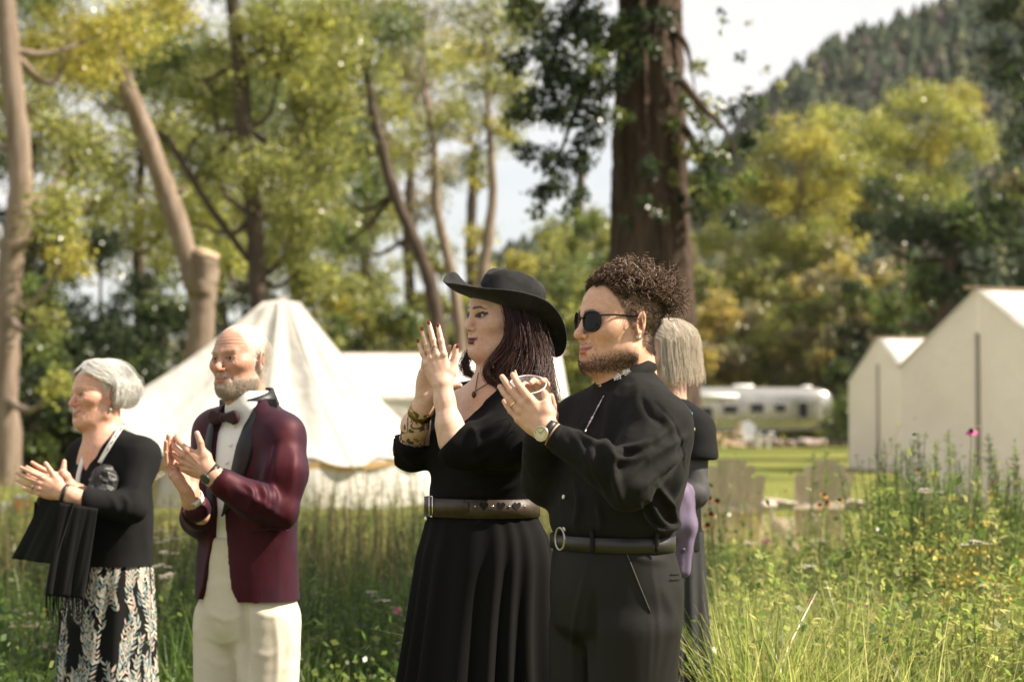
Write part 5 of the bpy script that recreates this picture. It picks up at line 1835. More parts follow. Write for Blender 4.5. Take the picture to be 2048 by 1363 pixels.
def small_things():
    # low white side table before the trailer
    q = W(1527, 896, 75); T = thing('side_table', 'low white side table next to the white lawn chair', 'table', (q[0], 75, 0))
    for i in range(4):
        b = MB(); b.box((q[0] - 0.25 + i * 0.127, 74.75, 0.42), (q[0] - 0.13 + i * 0.127, 75.25, 0.45)); b.build('top_slat', WHITE_P, T)
    for sx in (-0.2, 0.2):
        for sy in (-0.2, 0.2):
            b = MB(); b.box((q[0] + sx - 0.03, 75 + sy - 0.03, 0), (q[0] + sx + 0.03, 75 + sy + 0.03, 0.42)); b.build('leg', WHITE_P, T)
    # row of stones / fire logs below the trailer
    rr = np.random.default_rng(3)
    for i in range(16):
        px = 1470 + i * 15 + rr.uniform(-5, 5); q = W(px, 888, 80 + rr.uniform(-2, 1))
        s = rr.uniform(0.16, 0.36)
        vol = Vol(np.array((q[0], q[1], s * 0.5)) - s * 1.3, np.array((q[0], q[1], s * 0.5)) + s * 1.3, s / 5)
        vol.ell((q[0], q[1], s * 0.45), (s, s * 0.8, s * 0.6), None, 0)
        v, f = vol.mesh(); v = v + 0.25 * s * np.stack([vnoise(v * 3 / s, 1), vnoise(v * 3 / s, 2), vnoise(v * 3 / s, 3)], 1)
        tag(mesh_obj('rock', v, f, mat('reddish_stone', (0.22, 0.15, 0.13), rough=0.9, col2=(0.34, 0.28, 0.25), scale=2, obrand=0.3), None, True), 'reddish rock in the row edging the lawn by the trailer', 'rock', 'rocks edging the lawn by the trailer')
    # orange cooler and white box on the grass, left edge of the picture
    q = W(46, 1020, 27)
    T = thing('drinks_cooler', 'orange drinks cooler with white lid on the grass behind the white-haired woman', 'cooler', (q[0], 27, 0))
    b = MB(); b.lathe([(0.11, 0), (0.12, 0.02), (0.125, 0.20), (0.115, 0.21)], (q[0], 27, 0.0), (0, 0, 1), 18); b.build('barrel', mat('orange_plastic', (0.62, 0.17, 0.04), rough=0.5), T, True)
    b = MB(); b.lathe([(0.128, 0), (0.128, 0.03), (0.05, 0.045)], (q[0], 27, 0.21), (0, 0, 1), 18); b.build('lid', WHITE_P, T, True)
    b = MB(); b.box((q[0] - 0.52, 26.9, 0.0), (q[0] - 0.18, 27.2, 0.14), bev=0.02); tag(b.build('storage_box', WHITE_P, None), 'low white storage box beside the orange cooler', 'box')


small_things()
# ------------------------------------------------------------------ meadow grass and flowers
def blades(n, seed, yr, hfun, wid, cols, xr=None, lean=0.35, seg=3):
    r = np.random.default_rng(seed)
    Y = yr[0] * (yr[1] / yr[0]) ** r.random(n)
    half = Y * 1024 / FPX * 1.12
    X = r.uniform(-1, 1, n) * half if xr is None else r.uniform(xr[0], xr[1], n) * half
    tuft = vnoise(np.stack([X * 1.7, Y * 1.7, X * 0], 1), seed + 1)
    X = X + 0.05 * tuft; Y = Y + 0.05 * vnoise(np.stack([X * 3, Y * 3, X * 0], 1), seed + 2)
    H = hfun(X, Y, r) * (1 + 0.35 * tuft)
    a = r.uniform(0, 6.28, n); ln = np.abs(r.normal(0, lean, n)) + 0.08
    dx = np.cos(a) * ln; dy = np.sin(a) * ln
    b = r.uniform(0, 6.28, n); sx = np.cos(b) * wid; sy = np.sin(b) * wid
    V = []
    for i in range(seg + 1):
        t = i / seg
        w = (1 - t) ** 0.7 if i < seg else 0.06
        cx = X + dx * H * t ** 1.8; cy = Y + dy * H * t ** 1.8; cz = H * (t - 0.18 * ln * t ** 3)
        V.append(np.stack([cx - sx * w, cy - sy * w, cz], 1)); V.append(np.stack([cx + sx * w, cy + sy * w, cz], 1))
    V = np.stack(V, 1)
    m = 2 * (seg + 1)
    base = (np.arange(n) * m)[:, None]
    F = np.concatenate([base + np.array((2 * i, 2 * i + 1, 2 * i + 3, 2 * i + 2)) for i in range(seg)], 0)
    pal = np.array(cols); c = pal[r.integers(0, len(pal), n)] * r.uniform(0.7, 1.3, (n, 1)) * (1 + 0.25 * tuft[:, None])
    C = np.repeat(c, m, axis=0)
    return V.reshape(-1, 3), F, C


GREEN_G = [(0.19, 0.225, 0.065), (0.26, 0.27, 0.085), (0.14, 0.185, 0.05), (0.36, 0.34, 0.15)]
SHADED_G = [(0.07, 0.11, 0.028), (0.10, 0.14, 0.035), (0.05, 0.085, 0.02)]  # left-hand grass: tree shade put into a deeper green
DRY_G = [(0.30, 0.22, 0.11), (0.24, 0.19, 0.08), (0.20, 0.17, 0.06)]
side = lambda X, Y: sstep(-0.02, 0.12, X / Y)          # 0 on the left, 1 on the right of the meadow
parts = []
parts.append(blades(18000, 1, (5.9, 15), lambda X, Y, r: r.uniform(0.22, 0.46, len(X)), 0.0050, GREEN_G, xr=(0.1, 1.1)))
parts.append(blades(15000, 11, (5.9, 15), lambda X, Y, r: r.uniform(0.22, 0.46, len(X)), 0.0050, SHADED_G, xr=(-1.1, 0.15)))
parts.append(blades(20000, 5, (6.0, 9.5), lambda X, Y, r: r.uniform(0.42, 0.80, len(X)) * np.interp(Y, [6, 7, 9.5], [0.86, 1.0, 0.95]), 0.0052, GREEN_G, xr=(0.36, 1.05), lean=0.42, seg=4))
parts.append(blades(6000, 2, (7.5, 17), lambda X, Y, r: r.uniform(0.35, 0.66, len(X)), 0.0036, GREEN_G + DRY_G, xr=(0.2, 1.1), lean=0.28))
parts.append(blades(9000, 6, (7.8, 12), lambda X, Y, r: r.uniform(0.30, 0.58, len(X)), 0.0060, SHADED_G, xr=(-1.05, 0.2), lean=0.5, seg=4))
parts.append(blades(2600, 3, (10.5, 17.5), lambda X, Y, r: r.uniform(0.5, 0.86, len(X)), 0.0032, DRY_G, lean=0.3))
parts.append(blades(9000, 4, (15, 30), lambda X, Y, r: r.uniform(0.03, 0.07, len(X)), 0.006, GREEN_G, lean=0.4))
V, F, C = join(parts)
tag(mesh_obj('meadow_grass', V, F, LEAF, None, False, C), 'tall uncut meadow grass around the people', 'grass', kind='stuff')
# broad low leaves (clover, vetch) near the ground
r = np.random.default_rng(31)
n = 52000
Yc = 6.2 * (14 / 6.2) ** r.random(n); Xc = r.uniform(-1.1, 1.1, n) * Yc * 1024 / FPX
dn = vnoise(np.stack([Xc * 1.3, Yc * 1.3, Xc * 0], 1), 8)
P = np.stack([Xc, Yc, np.abs(r.normal(0, 0.17, n)) * (1 + 0.7 * dn) * (0.8 + 0.9 * sstep(-0.02, 0.12, Xc / Yc)) + 0.03], 1)
V, F = leaf_quads(P, 0.034, r, -0.2)
c = np.array([(0.075, 0.125, 0.03), (0.11, 0.155, 0.04), (0.17, 0.19, 0.06)])[r.integers(0, 3, n)] * r.uniform(0.7, 1.3, (n, 1))
tag(mesh_obj('clover_cover', V, F, LEAF, None, False, np.repeat(c, 4, axis=0)), 'low leafy clover and vetch among the meadow grass', 'clover', kind='stuff')

# tall leafy weeds: a tangle nobody could count


def weeds(n, seed, yr, xr, hr, size, cols, lpn=34):
    r = np.random.default_rng(seed)
    Y = yr[0] * (yr[1] / yr[0]) ** r.random(n); X = r.uniform(xr[0], xr[1], n) * Y * 1024 / FPX
    k = vnoise(np.stack([X * 1.1, Y * 1.1, X * 0], 1), seed)
    f = X / Y * FPX / 1024
    H = r.uniform(hr[0], hr[1], n) * (1 + 0.22 * k) * (1 - 0.34 * sstep(0.34, 0.38, f) * sstep(0.72, 0.64, f) * sstep(8.0, 9.0, Y))
    i = np.repeat(np.arange(n), lpn); t = r.random(n * lpn) ** 0.7
    lx = r.normal(0, 0.10, n); ly = r.normal(0, 0.10, n)
    P = np.stack([X[i] + lx[i] * t, Y[i] + ly[i] * t, H[i] * t], 1)
    a = r.uniform(0, 6.28, len(i)); d = np.stack([np.cos(a), np.sin(a), r.uniform(0.1, 1.3, len(i))], 1); d /= np.linalg.norm(d, axis=1)[:, None]
    s = np.cross(d, (0, 0, 1.0)); s /= np.linalg.norm(s, axis=1)[:, None]
    L = (size * r.uniform(0.5, 1.3, len(i)) * (1.25 - 0.8 * t))[:, None]
    V = np.stack([P, P + d * L * 0.5 + s * L * 0.11, P + d * L - (0, 0, 0.15) * L, P + d * L * 0.5 - s * L * 0.11], 1).reshape(-1, 3)
    pc = np.array(cols)[r.integers(0, len(cols), n)] * r.uniform(0.75, 1.25, (n, 1))
    C = np.repeat(pc[i] * r.uniform(0.7, 1.3, (len(i), 1)), 4, axis=0)
    st = np.stack([np.stack([X + lx * q, Y + ly * q, H * q], 1) for q in (0, 0.35, 0.7, 1.0)], 1)
    SV, SF = strands(st, 0.0035, 0.0018)
    return np.vstack([V, SV]), np.vstack([np.arange(len(V)).reshape(-1, 4), SF + len(V)]), np.vstack([C, np.repeat(pc * 0.9, 12, axis=0)])


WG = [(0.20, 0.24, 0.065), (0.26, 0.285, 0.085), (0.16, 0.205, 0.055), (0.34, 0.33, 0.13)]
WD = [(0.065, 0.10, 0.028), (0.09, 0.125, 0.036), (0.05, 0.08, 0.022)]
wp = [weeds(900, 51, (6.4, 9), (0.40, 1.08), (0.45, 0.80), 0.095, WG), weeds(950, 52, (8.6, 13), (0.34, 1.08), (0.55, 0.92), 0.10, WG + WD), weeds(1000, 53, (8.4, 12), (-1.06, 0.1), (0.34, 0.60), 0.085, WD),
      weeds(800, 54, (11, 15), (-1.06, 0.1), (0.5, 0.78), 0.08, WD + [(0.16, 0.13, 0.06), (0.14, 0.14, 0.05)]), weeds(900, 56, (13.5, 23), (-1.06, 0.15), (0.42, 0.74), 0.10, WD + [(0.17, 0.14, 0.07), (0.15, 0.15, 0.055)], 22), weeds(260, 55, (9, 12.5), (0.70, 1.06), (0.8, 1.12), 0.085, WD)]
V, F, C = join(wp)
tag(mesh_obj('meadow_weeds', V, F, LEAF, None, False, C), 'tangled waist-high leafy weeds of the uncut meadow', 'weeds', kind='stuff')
STEM = mat('plant_stem', (0.10, 0.12, 0.035), rough=0.8)
STEM_DRY = mat('dry_stem', (0.17, 0.12, 0.06), rough=0.85)
PETAL = {}


def petal(name, col):
    if name not in PETAL: PETAL[name] = mat('petal_' + name, col, rough=0.6, obrand=0.15)
    return PETAL[name]


def leafy(P0, P1, n, size, r, cols, t0=0.1, t1=1.0, up=0.4):
    """leaves along a stem from P0 to P1"""
    t = r.uniform(t0, t1, n)[:, None]
    base = P0 * (1 - t) + P1 * t
    a = r.uniform(0, 6.28, n)
    d = np.stack([np.cos(a), np.sin(a), np.full(n, up)], 1); d /= np.linalg.norm(d, axis=1)[:, None]
    s = np.cross(d, (0, 0, 1.0)); s /= np.linalg.norm(s, axis=1)[:, None]
    L = size * r.uniform(0.6, 1.2, (n, 1)) * (1.15 - 0.6 * t)
    V = np.stack([base, base + d * L * 0.5 + s * L * 0.13, base + d * L + (0, 0, -0.2) * L, base + d * L * 0.5 - s * L * 0.13], 1).reshape(-1, 3)
    C = np.repeat(np.array(cols)[r.integers(0, len(cols), n)] * r.uniform(0.7, 1.3, (n, 1)), 4, axis=0)
    return V, np.arange(4 * n).reshape(n, 4), C


def plant(kind, px, py, Y, seed, label, group, cat='plant', lean=0.0):
    """a single meadow plant whose top is at photograph pixel (px,py) at depth Y"""
    r = np.random.default_rng(seed)
    top = W(px, py, Y)
    base = np.array((top[0] + lean + r.normal(0, 0.04), Y + r.normal(0, 0.04), 0.0))
    T = thing(kind, label, cat, base, group)
    mid = (base + top) / 2 + r.normal(0, 0.025, 3) * (1, 1, 0)
    H = top[2]
    st = bez([base - (0, 0, 0.03), mid, top], 10)
    m = MB(); m.tube(st, np.linspace(0.0045, 0.0022, 10), 5)
    dry = kind in ('seed_stalk', 'dry_umbel')
    m.build('stem', STEM_DRY if dry else STEM, T, True)
    grn = [(0.11, 0.15, 0.045), (0.15, 0.18, 0.06), (0.08, 0.12, 0.035)]
    if kind == 'leafy_spike':
        V, F, C = leafy(base, top, int(70 + 60 * H), 0.085, r, grn, 0.12, 1.0, 0.75)
        V2, F2, C2 = leafy(mid, top, 70, 0.030, r, [(0.12, 0.12, 0.05), (0.16, 0.12, 0.06)], 0.2, 1.0, 0.9)
        V = np.vstack([V, V2]); F = np.vstack([F, F2 + len(C)]); C = np.vstack([C, C2])
        mesh_obj('foliage', V, F, LEAF, T, False, C)['kind'] = 'stuff'
    elif kind == 'seed_stalk':
        V, F, C = leafy(mid, top, 110, 0.026, r, [(0.12, 0.08, 0.045), (0.17, 0.12, 0.06), (0.09, 0.065, 0.04)], 0.1, 1.0, 1.2)
        mesh_obj('seed_head', V, F, LEAF, T, False, C)['kind'] = 'stuff'
        V, F, C = leafy(base, mid, 26, 0.07, r, grn, 0.1, 1.0, 0.5)
        mesh_obj('foliage', V, F, LEAF, T, False, C)['kind'] = 'stuff'
    elif kind in ('yarrow', 'dry_umbel'):
        heads = []
        for i in range(5 if kind == 'yarrow' else 9):
            o = np.array((r.normal(0, 0.028), r.normal(0, 0.028), r.uniform(-0.012, 0.006)))
            q = st[-3]; mm = MB(); mm.tube([q, (q + top + o) / 2 + o * 0.3, top + o], 0.0013, 4); mm.build('flower_stalk', STEM, T, True)
            heads.append(top + o)
        cl = (0.66, 0.58, 0.50) if kind == 'yarrow' else (0.42, 0.33, 0.25)
        for hq in heads:
            nn = 14
            a = r.uniform(0, 6.28, nn); q = np.sqrt(r.random(nn)) * 0.020
            Pq = hq + np.stack([np.cos(a) * q, np.sin(a) * q, 0.006 - q * q * 8 + r.normal(0, 0.001, nn)], 1)
            V = np.concatenate([np.stack([p_ + (-.005, -.005, 0), p_ + (.005, -.005, 0.001), p_ + (.005, .005, 0), p_ + (-.005, .005, 0.001)]) for p_ in Pq])
            F = np.arange(4 * nn).reshape(nn, 4)
            mesh_obj('flower_head', V, F, petal('yarrow' if kind == 'yarrow' else 'dry', cl), T)
        V, F, C = leafy(base, top, 40, 0.06, r, grn, 0.05, 0.8, 0.5); mesh_obj('foliage', V, F, LEAF, T, False, C)['kind'] = 'stuff'
    elif kind == 'goldenrod':
        for i in range(9):
            t = 0.55 + 0.05 * i; q = st[min(9, int(t * 9.99))]
            a = r.uniform(0, 6.28); d = np.array((math.cos(a), math.sin(a), 0.45)) * r.uniform(0.05, 0.11)
            e = q + d; Pq = bez([q, q + d * 0.6 + (0, 0, 0.01), e + (0, 0, -0.012)], 9)[2:]
            V = []; 
            for p_ in Pq:
                for j in range(4):
                    o = p_ + r.normal(0, 0.005, 3); u = r.normal(0, 0.005, 3); w_ = r.normal(0, 0.005, 3); V += [o, o + u, o + u + w_, o + w_]
            mesh_obj('plume', np.array(V), np.arange(len(V)).reshape(-1, 4), petal('gold', (0.48, 0.37, 0.06)), T)
        V, F, C = leafy(base, top, 60, 0.07, r, grn, 0.1, 0.8, 0.6); mesh_obj('foliage', V, F, LEAF, T, False, C)['kind'] = 'stuff'
    elif kind in ('coneflower', 'black_eyed_susan'):
        rad = 0.032 if kind == 'coneflower' else 0.023
        pm = petal('magenta', (0.50, 0.07, 0.22)) if kind == 'coneflower' else petal('orange', (0.46, 0.19, 0.03))
        nrm = np.array((r.normal(0, 0.25), -0.5, 0.85)); nrm /= np.linalg.norm(nrm); A = axes_from(nrm, (1, 0, 0))
        for i in range(11):
            a = 2 * math.pi * i / 11 + r.normal(0, 0.08); d = A[:, 0] * math.cos(a) + A[:, 1] * math.sin(a); s = np.cross(nrm, d)
            dr = -0.55 if kind == 'coneflower' else -0.1
            V = [top + d * 0.008 - s * 0.004, top + d * 0.008 + s * 0.004, top + d * rad * 0.7 + s * 0.007 + nrm * dr * 0.010, top + d * rad + nrm * dr * 0.022, top + d * rad * 0.7 - s * 0.007 + nrm * dr * 0.010]
            mesh_obj('petal', V, [(0, 1, 2, 3, 4)], pm, T)
        m = MB(); m.lathe([(0.012, -0.002), (0.013, 0.006), (0.009, 0.014), (0.0, 0.018)], top, nrm, 10, False); m.build('flower_centre', mat('flower_eye', (0.035, 0.012, 0.008), rough=0.8), T, True)
        V, F, C = leafy(base, top, 26, 0.08, r, grn, 0.05, 0.85, 0.5); mesh_obj('foliage', V, F, LEAF, T, False, C)['kind'] = 'stuff'
    elif kind == 'clover_flower':
        Pq = r.normal(0, 1, (46, 3)); Pq /= np.linalg.norm(Pq, axis=1)[:, None]; Pq = top + Pq * 0.013
        V, F = leaf_quads(Pq, 0.013, r, -0.8)
        mesh_obj('blossom', V, F, petal('pink', (0.58, 0.22, 0.28)), T)
        V, F, C = leafy(base, top, 14, 0.05, r, grn, 0.1, 0.95, 0.4); mesh_obj('foliage', V, F, LEAF, T, False, C)['kind'] = 'stuff'
    return T


def many(kind, pts, seed, label, group, cat='plant', lean=0.0):
    for i, (px, py, Y) in enumerate(pts): plant(kind, px, py, Y, seed + i, label, group, cat, lean)


many('leafy_spike', [(1836, 866, 11.5), (1872, 880, 11), (1905, 890, 10.5), (1925, 950, 10), (1650, 880, 13), (1628, 905, 13), (1990, 905, 11), (2030, 880, 10), (1960, 940, 9.5), (1788, 960, 11), (1880, 1000, 9.5), (2040, 960, 9), (1840, 1040, 9), (1760, 1030, 11), (1985, 1030, 9.2),
                     (1730, 1000, 12), (1690, 980, 12.5), (1610, 1040, 12), (1550, 1060, 12), (1580, 1010, 13.5), (2000, 990, 10), (1935, 1010, 9.7), (1865, 950, 10.5), (1500, 1060, 13), (1455, 1080, 12), (1810, 910, 11.6), (1850, 930, 11.2), (1895, 860, 11.8), (1950, 900, 10.8), (2020, 930, 10.2), (1975, 870, 11.4)], 400, 'leafy green spike rising from the sunlit meadow in front of the wall tents', 'leafy spikes in the sunlit meadow')
many('seed_stalk', [(700, 960, 13), (735, 945, 13.5), (765, 962, 13), (640, 985, 13), (655, 960, 14), (800, 965, 12.5), (822, 955, 13), (845, 980, 12), (610, 1000, 13), (690, 990, 12), (720, 985, 12.4), (780, 1000, 12), (750, 1010, 11.5), (672, 1020, 11.6), (628, 1030, 11.5), (835, 1010, 11.5), (712, 950, 13.8), (745, 970, 13.1), (668, 975, 12.8), (590, 1020, 12.5), (340, 990, 13), (318, 1030, 12), (350, 1050, 11)], 500, 'brown seed stalk of tall dry grass in front of the bell tent', 'seed stalks in front of the bell tent')
many('yarrow', [(1848, 985, 9), (1862, 978, 9.4), (1500, 1085, 11), (1640, 1080, 11), (1960, 1085, 8), (325, 1080, 10), (335, 1105, 9.6), (318, 1130, 9.4), (322, 1060, 11), (350, 1075, 10.5), (345, 1150, 9), (1840, 1265, 7.8), (1620, 1130, 9), (1975, 1170, 7.8), (770, 1200, 9), (745, 1185, 9.5)], 540, 'white yarrow with flat flower heads in the meadow', 'white yarrow in the meadow')
many('dry_umbel', [(60, 1250, 9), (85, 1245, 9.2), (50, 1225, 9.4), (100, 1290, 8.6), (120, 1300, 8.5), (40, 1100, 11), (66, 1080, 12), (2035, 930, 10), (2015, 965, 10)], 560, 'brownish dried flower head in the meadow grass', 'dried flower heads in the meadow')
many('goldenrod', [(1862, 1060, 8.6), (1900, 1085, 8.2), (1940, 1075, 8.4), (1985, 1060, 8.6), (1965, 1110, 8), (1830, 1075, 8.8), (1885, 1120, 8), (1920, 1130, 7.9), (1990, 1120, 7.8), (1880, 960, 9.8), (2020, 1130, 7.8), (1955, 1060, 8.5)], 580, 'goldenrod with arching yellow plumes in the sunlit meadow', 'goldenrod in the sunlit meadow')
many('coneflower', [(1943, 862, 9.5)], 600, 'single magenta coneflower with drooping petals in front of the large wall tent', None)
many('black_eyed_susan', [(1418, 996, 9.5), (1434, 1002, 9.6), (1422, 1028, 9.4), (1416, 1050, 9.2), (1648, 990, 11), (1655, 1005, 11), (1640, 1010, 11.2), (1680, 1000, 11.3), (1835, 940, 11), (1440, 1340, 6.6), (1452, 1352, 6.6)], 610, 'orange daisy-like flower with a dark eye in the meadow', 'orange dark-eyed flowers in the meadow')
many('clover_flower', [(1532, 1082, 10), (1620, 1205, 8), (1736, 1215, 8), (1748, 1222, 8), (1758, 1208, 8), (1742, 1230, 7.9), (1960, 1232, 7.6), (795, 1222, 8.6), (1560, 1238, 8), (1700, 1215, 8.2)], 630, 'pink clover blossom in the meadow grass', 'pink clover blossoms')
# small red-orange flag on a wire by the large tent
q = W(1990, 985, 12.0)
T = thing('marker_flag', 'small orange marker flag on a thin wire in front of the large wall tent', 'flag', (q[0], 12.0, 0))
m = MB(); m.tube([(q[0], 12.0, -0.02), (q[0], 12.0, q[2] + 0.07)], 0.002, 5); m.build('wire', STEM_DRY, T)
v, f = sheet([(q[0] - 0.03, 12.0, q[2] + 0.065), (q[0] + 0.002, 12.0, q[2] + 0.07), (q[0] - 0.032, 12.01, q[2] - 0.05), (q[0] + 0.002, 12.0, q[2] - 0.05)], 6, 6, 0.003, 1)
mesh_obj('flag_cloth', v, f, petal('flagorange', (0.60, 0.22, 0.10)), T, True)
# ------------------------------------------------------------------ man with curly hair, black shirt


def make_curly_man():
    G = Fig(5.0)
    base = G.p(1235, 1920, 0.0)
    T = thing('person', 'man in a black shirt with curly hair, sunglasses and a trimmed beard, clapping', 'person', (base[0], base[1], 0.0))
    yaw = 62
    hc = G.p(1237, 644, 0.0)
    R = frame(yaw, 1, 0)
    sc = 1.06
    q = dict(skin=(0.64, 0.365, 0.25), red=(0.56, 0.25, 0.18), ruddy=0.30, jaw=1.10, fat=0.006, face=1.03, nose=1.10, smile=0.6,
             lips=1.05, lipw=0.0255, lipc=(0.46, 0.16, 0.125), lipa=0.9, browc=(0.03, 0.02, 0.014), browt=1.2, mouth=0.0010, lines=0.001, shadow=0.2)

    def neck(vol, L):
        a = L.w((0, -0.030, -0.060)); b = G.p(1266, 790, 0.01)
        vol.cap(a, b, 0.060, 0.068, 0.03)
        vol.cap(L.w((0, 0.02, -0.085)), G.p(1240, 790, -0.01), 0.042, 0.055, 0.03)
        vol.cap(L.w((-0.045, -0.03, -0.05)), G.p(1240, 800, -0.05), 0.018, 0.016, 0.03)
    V, F, N, L, l, col = build_head(hc, R, sc, q, neck)
    # beard and shaved sides as hair-shaded skin
    x, y, z = l.T
    nb = vnoise(l * 110, 11) * 0.25
    jawl = sstep(-0.050, -0.088, z + 0.22 * np.clip(y, 0, 0.1) + nb * 0.012) * sstep(-0.016, 0.004, y + nb * 0.01) * sstep(-0.128, -0.110, z)
    mouthhole = np.exp(-((x / 0.034) ** 2 + ((z + 0.068) / 0.014) ** 2) ** 2) * (y > 0.05)
    cheek = np.exp(-(((np.abs(x) - 0.040) / 0.018) ** 2 + ((z + 0.048) / 0.016) ** 2))
    stache = np.exp(-(((np.abs(x) - 0.012) / 0.014) ** 2 + ((z + 0.0555) / 0.0045) ** 2)) * (y > 0.07)
    side = sstep(0.016, -0.002, y) * sstep(-0.050, -0.030, z) * sstep(0.03, 0.0, z) * (y > -0.02)
    beard = np.clip(jawl * (1 - mouthhole) * (1 - 0.8 * cheek) + 0.55 * stache * (1 - 0.9 * mouthhole) + 0.4 * side, 0, 1)
    ear = np.exp(-((((np.abs(x) - 0.086) / 0.020) ** 2 + ((y + 0.010) / 0.026) ** 2 + ((z + 0.010) / 0.038) ** 2)) ** 3)
    hairline = 0.050 + 0.10 * np.clip(z - 0.02, 0, 0.05) - 0.9 * np.clip(0.020 - z, 0, 0.05)
    scalp = np.maximum(sstep(0.006, -0.004, y - (0.020 + 0.45 * np.clip(z - 0.0, -0.03, 0.08))), sstep(0.078, 0.084, z + 0.16 * (0.06 - y))) * sstep(-0.080, -0.070, z - 0.5 * (y + 0.055))
    scalp = scalp * (1 - ear) * (z > -0.075)
    nape = (y < -0.02) | (z > -0.02)
    scalp = scalp * nape
    col = mixc(col, beard * 0.55, (0.10, 0.052, 0.032))
    col = mixc(col, scalp * 0.72, (0.060, 0.038, 0.026))
    parts = [(V, F, col)]
    # hands: near (left) hand, back towards the camera
    wl = G.p(1094, 862, -0.22)
    d = G.p(1010, 775, -0.165) - wl
    vol = Vol(wl + np.array((-0.21, -0.10, -0.12)), wl + np.array((0.16, 0.20, 0.22)), 0.0017)
    JL = hand_ops(vol, wl, d, (-0.25, -0.92, -0.22), True, 0.98, dict(all=(8, 8, 5), index=(10, 12, 8), little=(10, 10, 8)), 0.30,
                  thumb=[(0.050, 0.040, -0.020), (0.072, 0.047, -0.040), (0.092, 0.045, -0.056)],
                  forearm=[G.p(1116, 877, -0.223), G.p(1160, 902, -0.235)], fr=(0.026, 0.028), thick=1.1)
    hv, hf = vol.mesh(); hv = smooth_mesh(hv, hf, 1, 0.3)
    parts.append((hv, hf, hand_color(hv, JL, (0.64, 0.38, 0.265), (0.58, 0.26, 0.19))))
    # far (right) hand holding the cup
    wr = G.p(1082, 862, -0.02)
    d = G.p(1074, 770, -0.06) - wr
    vol = Vol(wr + np.array((-0.14, -0.18, -0.14)), wr + np.array((0.16, 0.12, 0.22)), 0.0019)
    JR = hand_ops(vol, wr, d, (0.30, 0.93, 0.1), False, 0.98, dict(all=(26, 34, 26), index=(18, 30, 24)), 1.0,
                  thumb=[(0.050, 0.040, -0.020), (0.080, 0.046, -0.030), (0.106, 0.044, -0.030)],
                  forearm=[G.p(1080, 890, 0.0), G.p(1080, 940, 0.05)], fr=(0.030, 0.036))
    hv, hf = vol.mesh(); hv = smooth_mesh(hv, hf, 1, 0.3)
    parts.append((hv, hf, hand_color(hv, JR, (0.64, 0.38, 0.265), (0.58, 0.26, 0.19))))
    parts.append(inner_body([([G.p(1255, 770, 0), G.p(1245, 880, 0), G.p(1225, 1060, 0)], [0.05, 0.10, 0.10]),
                             ([G.p(1262, 800, 0), G.p(1316, 845, -0.13), G.p(1254, 968, -0.24), G.p(1160, 904, -0.235)], [0.05, 0.055, 0.042, 0.028]),
                             ([G.p(1240, 800, 0), G.p(1168, 845, 0.14), G.p(1090, 955, 0.09), G.p(1080, 935, 0.05)], [0.05, 0.055, 0.042, 0.034]),
                             ([G.p(1230, 1060, 0), G.p(1262, 1180, -0.08), G.p(1262, 1520, -0.085), G.p(1288, 1880, -0.085)], [0.10, 0.085, 0.06, 0.04]),
                             ([G.p(1225, 1060, 0), G.p(1190, 1180, 0.08), G.p(1178, 1520, 0.085), G.p(1200, 1880, 0.085)], [0.10, 0.085, 0.06, 0.04])]))
    bv, bf, bc = join(parts)
    body = mesh_obj('body', bv, bf, SKIN, T, True, bc)
    eyes(L, T)
    # ---------------- hair
    Nw = N
    top = scalp * sstep(0.052, 0.066, z + 0.30 * np.clip(-y - 0.02, 0, 0.1))
    P, n = scatter_on(V, F, N, top, 1500, 3)
    r = np.random.default_rng(5)
    fw = R[:, 1]; up = R[:, 2]
    lp = L.inv(P)
    back = np.clip((0.06 - lp[:, 1]) / 0.12, 0, 1)[:, None]
    dirs = n * 0.75 + up * (0.55 - 0.35 * back) - fw * 0.40 * back + fw * 0.10 * (1 - back) + r.normal(0, 0.24, P.shape)
    cl = np.stack([vnoise(lp * 55, 61), vnoise(lp * 55, 62), vnoise(lp * 55, 63)], 1)
    dirs += 0.55 * cl
    dirs /= np.linalg.norm(dirs, axis=1)[:, None]
    ln = (0.017 + 0.047 * np.clip(back * 1.25, 0, 1)) * r.uniform(0.55, 1.25, (len(P), 1)) * (1 + 0.45 * vnoise(lp * 48, 64)[:, None])
    m = 22
    t = np.linspace(0, 1, m)
    a = np.cross(dirs, r.normal(0, 1, P.shape)); a /= np.linalg.norm(a, axis=1)[:, None]
    b = np.cross(dirs, a)
    turns = r.uniform(1.4, 2.8, len(P)); ph = r.uniform(0, 6.28, len(P)); rad = r.uniform(0.0045, 0.0095, len(P))
    path = P[:, None, :] - n[:, None, :] * 0.002 + dirs[:, None, :] * (ln[:, :, None] * t[None, :, None])
    ang = ph[:, None] + turns[:, None] * 2 * np.pi * t[None, :]
    rr = rad[:, None] * np.minimum(1, t[None, :] * 4)
    path = path + a[:, None, :] * (rr * np.cos(ang))[..., None] + b[:, None, :] * (rr * np.sin(ang))[..., None]
    path[:, :, 2] -= 0.010 * t[None, :] ** 2 * back
    HV, HF = strands(path, 0.0015, 0.0007)
    hc_ = hair_col(len(HV), m * 3, (0.034, 0.018, 0.011), 0.4, 1)
    tt = np.tile(np.repeat(np.linspace(0, 1, m), 3), len(P))
    hc_ = mixc(hc_, 0.6 * tt, (0.15, 0.078, 0.040))
    mesh_obj('curly_hair', HV, HF, HAIRM, T, True, hc_)
    # inner mass so that the curls do not show the scalp
    low = scalp * (1 - top * 0.7)
    SV, SF = short_hair(V, F, N, low, 5200, 0.0062, lambda p, nn: np.broadcast_to(-up * 0.7 - fw * 0.6, p.shape), 0.00055, 3, 9, 0.8, 0.7)
